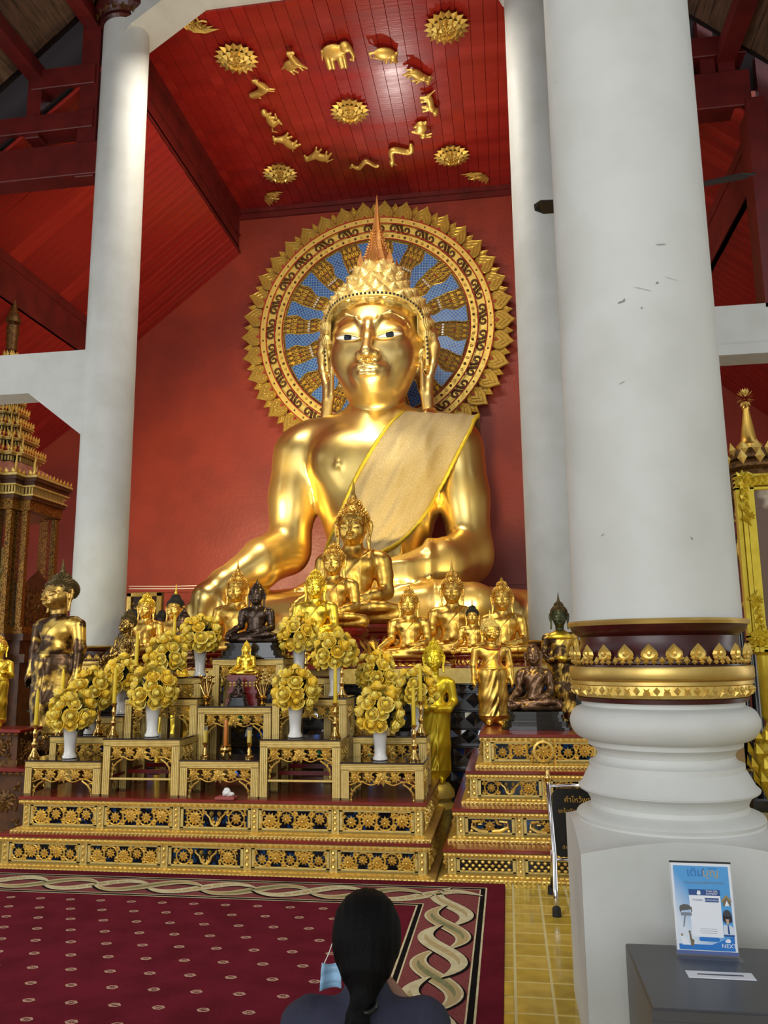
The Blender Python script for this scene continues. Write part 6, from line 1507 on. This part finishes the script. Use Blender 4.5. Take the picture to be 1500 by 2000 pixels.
rect(.27, .79, .645, .71, 'print_navy', y=-.0016); rect(.53, .76, .575, .62, 'print_navy', y=-.0016); rect(.31, .51, .572, .618, 'print_white', y=-.0016)
polyp([(.40, .662), (.42, .652), (.455, .652), (.47, .665), (.46, .695), (.42, .698)], 'print_white', -.002)
for k in range(3): rect(.42-.02*(k == 1), .68+.02*(k == 1), .285-.022*k, .289-.022*k, 'print_grey', y=-.0016)
polyp([(.38, .17), (.40, .155), (.70, .155), (.72, .17), (.72, .185), (.70, .2), (.40, .2), (.38, .185)], 'print_blue', -.0016)
polyp([(.09, .49), (.10, .525), (.17, .545), (.24, .54), (.30, .51), (.30, .46), (.28, .46), (.28, .49), (.12, .47), (.10, .45)], 'print_roof', -.0016)
rect(.11, .29, .42, .455, 'print_grey', y=-.0014); polyp([(.15, .30), (.19, .42), (.165, .42), (.13, .30)], 'print_grey', -.0016)
for (x, z, c) in ((.10, .215, 'print_tan'), (.23, .25, 'print_brown')):
    polyp([(x+.02*math.cos(k*PI/4), z+.014*math.sin(k*PI/4)) for k in range(8)], c, -.0018)
polyp([(.22, .235), (.25, .235), (.26, .18), (.30, .16), (.28, .10), (.24, .10), (.23, .16)], 'print_brown', -.0016); polyp([(.08, .20), (.13, .20), (.2, .14), (.24, .11), (.1, .11)], 'print_white', -.0015)
polyp([(.80, .60), (.89, .66), (.97, .60), (.97, .585), (.80, .585)], 'print_tan', -.0016); polyp([(.82, .585), (.89, .635), (.95, .585), (.95, .54), (.82, .54)], 'print_brown', -.0018); polyp([(.85, .54), (.89, .6), (.93, .54)], 'print_white', -.002)
hd_ = [(.875+.075*math.cos(a), .43+.07*math.sin(a)) for a in [2*PI*k/14 for k in range(14)]]; polyp(hd_, 'print_hair', -.0018); polyp([(.80, .43), (.80, .375), (.83, .36), (.92, .36), (.95, .375), (.95, .43)], 'print_hair', -.0018)
polyp([(.84, .40), (.90, .40), (.89, .35), (.86, .34)], 'print_skin', -.0022); polyp([(.80, .34), (.86, .335), (.92, .335), (.965, .30), (.965, .22), (.79, .22)], 'print_shirt', -.0018); polyp([(.865, .335), (.885, .335), (.895, .25), (.88, .235), (.862, .25)], 'print_navy', -.0022); rect(.79, .965, .215, .235, 'print_navy', y=-.0022)
polyp([(.80, .165), (.84, .19), (.88, .19), (.9, .165), (.88, .15), (.82, .15)], 'print_white', -.0022)
def text(body, size, m, parent, loc, rot=(PI/2, 0, 0), align='CENTER', name='lettering', ext=.0):
    cu = bpy.data.curves.new(name, 'FONT'); cu.body = body; cu.size = size; cu.align_x = align; cu.extrude = ext; cu.resolution_u = 3
    o = bpy.data.objects.new(name, cu); COL.objects.link(o); dg = bpy.context.evaluated_depsgraph_get(); dg.update()
    me = bpy.data.meshes.new_from_object(o.evaluated_get(dg)); bpy.data.objects.remove(o); me.materials.clear(); me.materials.append(m); return link(name, me, parent, loc, rot)
tz = .855*PH
text('เติม', .034, M['print_text'], sheet, (-.018, -.0022, .855*PH)); text('บุญ', .034, M['print_gold'], sheet, (.030, -.0022, .855*PH))
text('กรุงไทย', .009, M['print_text'], sheet, (.035, -.0022, .93*PH)); polyp([(.52, .925), (.55, .915), (.57, .93), (.55, .945)], 'print_text', -.002)
text('ร่วมทำบุญออนไลน์', .010, M['print_grey'], sheet, (-.018, -.0022, .77*PH)); text('ไม่มีค่าธรรมเนียม', .009, M['print_grey'], sheet, (.040, -.0022, .775*PH))
text('THAI QR', .009, M['print_white'], sheet, (.028, -.0026, .682*PH)); text('PAYMENT', .008, M['print_white'], sheet, (.028, -.0026, .655*PH)); text('PromptPay', .007, M['print_navy'], sheet, (-.016, -.0026, .588*PH)); text('e-Donation', .009, M['print_white'], sheet, (.026, -.0026, .588*PH))
text('NEXT', .017, M['print_white'], sheet, (.066, -.0026, .095*PH))
# ---------------------------------------------------------------- prayer board on its chrome stand
F1 = atz(1092, 1790, 0); F2 = atz(1078, 1746, 0); SW = .50
sg = thing('prayer_board', 'black board with gold prayer lettering in a chrome tube stand beside the column', 'sign', (0, 0, 0))
top = at(1070, 1528, 5.2)
for k, x in enumerate((top.x, top.x+SW)):
    sh = x-top.x
    obj('post', MB().tube([(F1.x+sh-.012, F1.y, .03), (F1.x+sh-.012, F1.y+.03, .14), (top.x+sh+.02, 5.18, .30), (top.x+sh, 5.2, top.z)], .0155, 10), M['chrome'], sg, True)
    obj('rear_leg', MB().tube([(top.x+sh+.012, 5.2, .32), (F2.x+sh, F2.y, .03)], .013, 8), M['chrome'], sg, True)
    for nm, fp in (('foot', F1), ('foot', F2)): obj('foot', MB().lathe([(.026, 0), (.024, .045), (.018, .05)], 12, (fp.x+sh-(.012 if fp is F1 else 0), fp.y, 0)), M['rubber'], sg, True, 40)
    obj('finial', MB().lathe([(.014, 0), (.02, .012), (.026, .028), (.02, .042), (.01, .05), (.013, .06), (.006, .075), (.001, .085)], 12, (top.x+sh, 5.2, top.z)), M['brass'], sg, True)
zt_ = at(1080, 1534, 5.2).z; zb_ = at(1090, 1681, 5.18).z
for z in (zt_, zb_): obj('crossbar', MB().tube([(top.x+.006, 5.2, z), (top.x+SW, 5.2, z)], .012, 10), M['chrome'], sg, True)
bw0, bw1 = top.x+.022, top.x+SW-.022; bz0, bz1 = zb_+.018, zt_-.016; c = .03
bd_ = obj('board', MB().prism([(bw0+c, bz0), (bw1-c, bz0), (bw1, bz0+c), (bw1, bz1-c), (bw1-c, bz1), (bw0+c, bz1), (bw0, bz1-c), (bw0, bz0+c)], 5.192, 5.206), M['black'], sg)
mat('gold_letter', '#c99a3a', .4, .4)
bcx = (bw0+bw1)/2; H = bz1-bz0
for body, sz, f in (('คำไหว้พระเจ้าทันใจ', .048, .80), ('นะโมตัสสะ ภะคะวะโต อะระหะโต', .036, .645), ('สัมมาสัมพุทธัสสะ', .036, .535), ('อิติปิโส ภะคะวา', .036, .43), ('นะมามิหัง วันทามิหัง', .036, .32)):
    text(body, sz*.92, M['gold_letter'], bd_, (bcx, 5.1915, bz0+H*f))
text('ชื่อเจ้าของ', .026, M['gold_letter'], bd_, (bcx-.09, 5.1915, bz0+H*.2)); text('ด้านหน้าขวา', .026, M['gold_letter'], bd_, (bcx-.12, 5.1915, bz0+H*.12))
# ---------------------------------------------------------------- ceiling fan
fc = at(1228, 392, 6.2)
fan = thing('ceiling_fan', 'black ceiling fan half hidden behind the nearest column', 'fan', fc)
obj('motor', MB().lathe([(.02, .14), (.1, .12), (.13, .06), (.13, 0), (.09, -.05), (.0, -.06)], 20), M['fan_black'], fan, True, 40)
obj('rod', MB().tube([(0, 0, .12), (0, 0, 12.5-fc.z)], .015, 8), M['fan_black'], fan)
tipL = at(1045, 406, 6.35)-fc; tipR = at(1475, 340, 5.85)-fc
for d in (tipL, tipR, Vector((.15, .85, -.01))):
    L = d.length; a = math.atan2(d.y, d.x); b_ = MB(); N = 10; vs = []
    for i in range(N+1):
        f = i/N; x = .10+(L-.10)*f; w_ = (.045+.035*f)*(1 if f < .93 else .55)*(1 if f < 1 else .3); zz = d.z*f
        for s_, t_ in ((-1, 0), (1, 0), (1, 1), (-1, 1)): vs.append((x, s_*w_, zz+s_*.018+t_*.008))
    b_.add(vs, [(4*i+k, 4*i+(k+1) % 4, 4*i+4+(k+1) % 4, 4*i+4+k) for i in range(N) for k in range(4)]+[(3, 2, 1, 0), (4*N, 4*N+1, 4*N+2, 4*N+3)])
    obj('blade', b_, M['fan_black'], fan, rot=(0, 0, a))
# ---------------------------------------------------------------- spired shrine cabinet on the left (glazed, pink domed roof)
SYC, SF = 11.45, 10.75
scx = at(-30, 1100, SF).x-.30
def zz(y): return at(60, y, SF).z
sh = thing('spired_shrine', 'tall glazed gilt shrine cabinet with pink domed roof and tiered spire at the left', 'shrine', (scx, SYC, 0)); sh.scale = (.84, .84, 1)
def redent(h):
    a, b_ = .56*h, .80*h
    q = [(h, -a), (h, a), (b_, a), (b_, b_), (a, b_)]; P = []
    for k in range(4):
        c, s_ = round(math.cos(k*PI/2)), round(math.sin(k*PI/2))
        for x, y in q: P.append((x*c-y*s_, x*s_+y*c))
    out = []
    for p in P:
        if not out or p != out[-1]: out.append(p)
    return out
HB = .86
z_g0, z_g1, z_e1, z_d1 = zz(1225), zz(990), zz(905), zz(832)
def stack(name, m, rows, n=None):
    mb = MB()
    for (z0, z1, h_) in rows: mb.prismz(redent(h_), z0, z1)
    return obj(name, mb, M[m], sh)
stack('base_steps', 'brown_wood', [(0, .3, 1.15), (.3, .45, 1.05), (.45, z_g0-.5, .95), (z_g0-.5, z_g0-.38, 1.08), (z_g0-.38, z_g0-.18, .92), (z_g0-.18, z_g0-.08, 1.0)])
stack('sill', 'gilt_pattern', [(z_g0-.08, z_g0+.02, .95)])
cp = redent(HB)
for (x, y) in cp:
    if y < .3 or x > .3:
        p_ = obj('pillar', MB().bevbox(x-.05, x+.05, y-.05, y+.05, z_g0, z_g1, .01), M['gilt_pattern'], sh)
pts = cp
for i in range(len(pts)):
    a, b_ = pts[i], pts[(i+1) % len(pts)]
    if (a[1]+b_[1])/2 > .6: continue
    obj('glass_pane', MB().add([(a[0], a[1], z_g0+.02), (b_[0], b_[1], z_g0+.02), (b_[0], b_[1], z_g1), (a[0], a[1], z_g1)], [(0, 1, 2, 3)]), M['glass'], sh)
    L = math.hypot(b_[0]-a[0], b_[1]-a[1])
    if L > .3:
        mx_, my_ = (a[0]+b_[0])/2, (a[1]+b_[1])/2; ang = math.atan2(b_[1]-a[1], b_[0]-a[0]); w_ = L*.42; hh = zz(1108)-z_g0
        pf = MB().prism([(-w_, 0), (w_, 0), (w_, hh*.72), (w_*.55, hh*.86), (0, hh), (-w_*.55, hh*.86), (-w_, hh*.72)], -.02, .01); pc = panel_carve(w_*1.8, hh*.7, 2, 'lotus'); pf.merge(pc, Matrix.Translation((0, -.022, hh*.38)), 1)
        obj('leaf_panel', pf, [M['brown_wood'], M['brown_gilt']], sh, loc=(mx_, my_, z_g0+.02), rot=(0, 0, ang))
stack('inner_floor', 'brown_wood', [(z_g0-.02, z_g0+.03, HB-.02)])
stack('architrave', 'gilt_pattern', [(z_g1, z_g1+.16, HB+.09)])
e = z_e1-z_g1
stack('cornice', 'brown_wood', [(z_g1+.16, z_g1+.24, HB+.14), (z_g1+.24, z_g1+.36, HB+.1), (z_g1+.36, z_g1+.44, HB+.18), (z_g1+.44, z_g1+.5, HB+.22)])
stack('cornice_gilt', 'gold_paint', [(z_g1+.22, z_g1+.245, HB+.17), (z_g1+.352, z_g1+.372, HB+.2), (z_g1+.495, z_g1+.53, HB+.24)])
den = MB()
def along(h_, step, fn):
    P = redent(h_)
    for i in range(len(P)):
        a, b_ = P[i], P[(i+1) % len(P)]; L = math.hypot(b_[0]-a[0], b_[1]-a[1]); n = max(1, int(L/step))
        for k in range(n): f = (k+.5)/n; fn(a[0]+(b_[0]-a[0])*f, a[1]+(b_[1]-a[1])*f, (b_[1]-a[1])/L, -(b_[0]-a[0])/L)
along(HB+.11, .05, lambda x, y, nx, ny: den.box(x-.014, x+.014, y-.014, y+.014, z_g1+.25, z_g1+.35))
obj('dentils', den, M['gold_paint'], sh)['kind'] = 'stuff'
ed = MB(); along(HB+.22, .11, lambda x, y, nx, ny: ed.kite((x, y, z_g1+.50), (nx*.3, ny*.3, 1), (nx, ny, 0), .11, .11, .02)); obj('roof_edging', ed, M['gold_carve'], sh)['kind'] = 'stuff'
zd0 = z_g1+.53
z_d1 = zd0+.27; dm = MB(); K = 8
for i in range(K):
    f0, f1 = i/K, (i+1)/K
    h0 = (HB+.05)*(1-.38*f0**1.6); h1 = (HB+.05)*(1-.38*f1**1.6); P0, P1 = redent(h0), redent(h1); n = len(P0); za, zb2 = zd0+(z_d1-zd0)*f0, zd0+(z_d1-zd0)*f1
    dm.add([(x, y, za) for x, y in P0]+[(x, y, zb2) for x, y in P1], [(k, (k+1) % n, n+(k+1) % n, n+k) for k in range(n)])
obj('dome', dm, M['pink_dome'], sh)
def flame(h_):
    mb = MB(); mb.tube([(0, 0, 0), (.05*h_, 0, .2*h_), (-.02*h_, 0, .45*h_), (.08*h_, 0, .72*h_), (.05*h_, 0, 1.0*h_)], [.12*h_, .10*h_, .07*h_, .045*h_, .004], 6); mb.kite((0, 0, .05*h_), (1, 0, .9), (0, -1, 0), .5*h_, .16*h_, .05*h_); mb.kite((0, 0, .1*h_), (-1, 0, 1.4), (0, -1, 0), .4*h_, .14*h_, .05*h_); return mb
fl = flame(1.0).mesh('finial', M['gold_carve'], True)
def finials(h_, z, s_):
    for q_, (x, y) in enumerate(redent(h_)):
        if y > .3*h_ or q_ % 5 in (1, 2, 4): continue
        link('finial', fl, sh, (x, y, z), (0, 0, math.atan2(y, x)), s_)
finials(HB+.16, zd0, .34)
z_d1 = zd0+.27; z = z_d1; hcur = .60
for lv in range(10):
    hh_ = .265*(.92**lv); hw = hcur*(.82**lv)
    stack('tier_neck', 'black_lacquer', [(z, z+hh_*.42, hw*.86)])
    bl = MB(); along(hw*.88, .06, lambda x, y, nx, ny: bl.box(x-.012, x+.012, y-.012, y+.012, z+.02, z+hh_*.36)); obj('balusters', bl, M['gold_paint'], sh)['kind'] = 'stuff'
    stack('tier_roof', 'gold_paint', [(z+hh_*.42, z+hh_*.5, hw*1.0), (z+hh_*.5, z+hh_*.58, hw*1.1)])
    ed = MB(); along(hw*1.08, .08, lambda x, y, nx, ny: ed.kite((x, y, z+hh_*.56), (nx*.2, ny*.2, 1), (nx, ny, 0), .12, .09, .02)); obj('roof_edging', ed, M['gold_carve'], sh)['kind'] = 'stuff'
    stack('tier_slope', 'halo_red', [(z+hh_*.58, z+hh_*.8, hw*.92), (z+hh_*.8, z+hh_, hw*.8)])
    finials(hw*1.0, z+hh_*.58, .30*(.86**lv)); z += hh_
ztip = at(30, 582, SYC).z; zum = at(27, 625, SYC).z; zring = at(22, 668, SYC).z
hw = hcur*.82**10
obj('spire', MB().lathe([(hw*1.1, z-.05), (hw*.8, z+.15), (.12, z+.5), (.10, zring-.15), (.085, zring), (.06, zring+.02), (.045, zum-.02), (.012, zum)], 14), M['brown_gilt'], sh, True, 40)
obj('spire_ring', MB().lathe([(.09, zring-.06), (.1, zring), (.088, zring+.1)], 14), M['gold_carve'], sh, True)
obj('parasol', MB().lathe([(.135, zum-.05), (.14, zum), (.12, zum+.06), (.075, zum+.15), (.045, ztip-.12), (.012, ztip)], 16), M['brown_gilt'], sh, True, 40)
# pale figure sitting inside the cabinet
seated('seated_buddha', 'pale seated Buddha inside the glazed shrine cabinet at the left', (scx+.05, SYC+.05, z_g0+.03), .19, 'gold_paint', 'gold_paint', 'ball')
# ---------------------------------------------------------------- right edge: gilt picture frame on its stand, black and gold throne behind
FY = 6.6
fx = at(1452, 1150, FY).x; ft = at(1450, 925, FY).z; fb = at(1470, 1275, FY).z; FW = 1.25
gf = thing('gilt_picture_frame', 'ornate bright gilt picture frame cut off by the right edge of the picture', 'frame', (fx, FY, 0), 0)
def bar(x0, x1, z0, z1, vert):
    mb = MB(); n = 4
    if vert:
        for k in range(n): mb.bevbox(x0+(x1-x0)*k/n, x0+(x1-x0)*(k+1)/n-.004, -.05+.02*abs(k-1.5), .04, z0, z1, .008)
    else:
        for k in range(n): mb.bevbox(x0, x1, -.05+.02*abs(k-1.5), .04, z0+(z1-z0)*k/n, z0+(z1-z0)*(k+1)/n-.004, .008)
    return mb
mat('frame_yellow', (0.78, .58, .05), .34, .5, col2=(0.68, .48, .03), scale=10)
for nm, mb in (('rail', bar(0, FW, fb, fb+.14, False)), ('rail', bar(0, FW, ft-.14, ft, False)), ('side', bar(0, .14, fb, ft, True)), ('side', bar(FW-.14, FW, fb, ft, True))): obj(nm, mb, M['frame_yellow'], gf)
for (x, z, sx, sz) in ((.05, ft-.05, 1, -1), (.05, fb+.1, 1, 1), (FW-.05, ft-.05, -1, -1), (FW-.05, fb+.1, -1, 1)):
    mb = MB()
    for k in range(5):
        leafcurl(mb, (x+sx*.05*k, -.05, z+sz*.02), .5*k, .055-.004*k, sx*sz, .014); leafcurl(mb, (x+sx*.02, -.05, z+sz*.075*k), .8*k, .055-.004*k, -sx*sz, .014)
        mb.kite((x+sx*.05*k, -.05, z), (sx, 0, sz*.5), (0, -1, 0), .1, .05, .02); mb.kite((x, -.05, z+sz*.07*k), (sx*.4, 0, sz), (0, -1, 0), .11, .05, .02)
    rosette(mb, (x, -.06, z), .07, 9, up=.02); rosette(mb, (x+sx*.04, -.05, z+sz*.3), .04, 7, up=.015)
    obj('corner_scroll', mb, M['frame_yellow'], gf)
mat('old_picture', '#6b5240', .4, col2='#c9b9a0', scale=3, mixlo=.5, mixhi=.62)
obj('picture', MB().box(.12, FW-.12, -.005, .02, fb+.12, ft-.12), M['old_picture'], gf)
mb = MB().lathe([(.20, 0), (.21, .05), (.15, .09), (.17, .22), (.12, .26), (.10, .36), (.16, .50), (.19, .62), (.17, .74), (.10, .84), (.07, .95), (.10, .99), (.10, fb-.02), (.14, fb)], 20, (.16, .02, 0))
for row in range(4):
    for k in range(12): a = 2*PI*(k+.5*(row % 2))/12; r = (.155, .185, .18, .13)[row]; mb.kite((.16+r*math.cos(a), .02+r*math.sin(a), .48+.1*row), (.3*math.cos(a), .3*math.sin(a), 1), (math.cos(a), math.sin(a), 0), .13, .1, .03)
obj('stand_leg', mb, M['frame_yellow'], gf, True, 40)
mb2 = MB(); mb2.v = [(x+FW-.32, y, z) for x, y, z in mb.v]; mb2.f = mb.f; mb2.m = mb.m
obj('stand_leg', mb2, M['frame_yellow'], gf, True, 40)
# throne with tiered crown
TY = 8.6; tcx = at(1466, 900, TY).x
th = thing('tiered_throne', 'black and gold canopied throne with a tall golden finial behind the picture frame', 'shrine', (tcx, TY, 0))
def tz_(y): return at(1466, y, TY).z
for sx in (-1, 1):
    for sy in (-1, 1):
        mb = MB().lathe([(.075, .0), (.08, .25), (.05, .3), (.045, tz_(1060)), (.06, tz_(1050)), (.045, tz_(1040)), (.05, tz_(960))], 10, (sx*.2, sy*.2, 0)); obj('post', mb, M['black_lacquer'], th, True, 40)
        for z in (.3, tz_(1215), tz_(1180), tz_(1060), tz_(1010)): obj('gilt_ring', MB().lathe([(.052, z-.02), (.062, z), (.052, z+.02)], 10, (sx*.2, sy*.2, 0)), M['gold_carve'], th)
        mg = MB()
        for k in range(6): a = 2*PI*k/6; mg.kite((sx*.2+.05*math.cos(a), sy*.2+.05*math.sin(a), tz_(1055)), (0, 0, -1), (math.cos(a), math.sin(a), 0), .22, .04, .015)
        obj('gilt_leaves', mg, M['gold_carve'], th)
obj('seat', MB().bevbox(-.32, .32, -.32, .32, .62, .72, .02), M['black_lacquer'], th); obj('foot_board', MB().bevbox(-.36, .36, -.36, .36, 0, .12, .02), M['black_lacquer'], th)
for k, (y0, y1, r) in enumerate(((985, 925, .33), (925, 905, .30), (905, 880, .22))):
    z0, z1 = tz_(y0), tz_(y1); obj('canopy_tier', MB().lathe([(r*.8, z0), (r, z0+.03), (r, z0+.06), (r*.75, z1)], 12), M['brown_gilt'], th, True, 30)
    mb = MB()
    for q in range(12): a = 2*PI*q/12; mb.kite((r*math.cos(a), r*math.sin(a), z0+.05), (.25*math.cos(a), .25*math.sin(a), 1), (math.cos(a), math.sin(a), 0), .15, .1, .03)
    obj('crown_leaves', mb, M['gold_carve'], th)
z0 = tz_(880)
obj('finial', MB().lathe([(.12, z0), (.13, z0+.05), (.08, z0+.1), (.075, z0+.14), (.03, tz_(800)), (.04, tz_(797)), (.03, tz_(793))], 14), M['gold_statue'], th, True, 50)
mb = MB(); cz = tz_(777)
for i in range(5):
    for k in range(8): e = -1.1+.55*i; a = 2*PI*(k+.5*(i % 2))/8; mb.kite((.03*math.cos(a)*math.cos(e), .03*math.sin(a)*math.cos(e), cz+.04*math.sin(e)), (math.cos(a)*math.cos(e), math.sin(a)*math.cos(e), math.sin(e)+.3), (math.cos(a), math.sin(a), .2), .07, .045, .012)
obj('flower_ball', mb, M['gold_carve'], th)
# white sacred threads strung along the wall behind the statues
for n_, (ya, yb) in enumerate((((1145, 1143), (1150, 1148)))):
    a = at(252, ya, 14.2); b_ = at(423, yb, 14.2)
    o = obj('sacred_thread', MB().tube([a, (a+b_)/2-Vector((0, 0, .01)), b_], .007, 5), M['thread']); tag(o, ('upper' if n_ == 0 else 'lower')+' white sacred thread strung in front of the red wall', 'thread')
# ---------------------------------------------------------------- repeats carry their group
GR = {'rose_arrangement': 'vases of yellow roses on the altar', 'candlestick': 'brass candlesticks on the altar tables', 'taper_candle': 'yellow taper candles on the altar tables',
      'altar_table': 'gilded altar tables on the platform', 'seated_buddha': 'seated Buddha statues in front of the colossal one', 'standing_buddha': 'standing Buddha statues beside the altar',
      'standing_monk': 'standing disciple statues beside the altar', 'lotus_boss': 'gilt lotus rosettes on the ceiling', 'corner_ornament': 'gilt corner ornaments on the ceiling', 'small_candlestick': 'small brass candlesticks on the middle low table',
      'cup_candle': 'candles in glass cups on the middle low table', 'gilt_lotus_vase': 'brass vases of gilt lotus stems', 'sacred_thread': 'white sacred threads along the wall', 'column': 'white round columns'}
for o in bpy.data.objects:
    k = o.name.split('.')[0]
    if o.parent is None and o.get('label'):
        if k in GR: o['group'] = GR[k]
        elif k.startswith('gilt_') and o.get('category') == 'ornament': o['group'] = 'gilt zodiac animals on the ceiling'
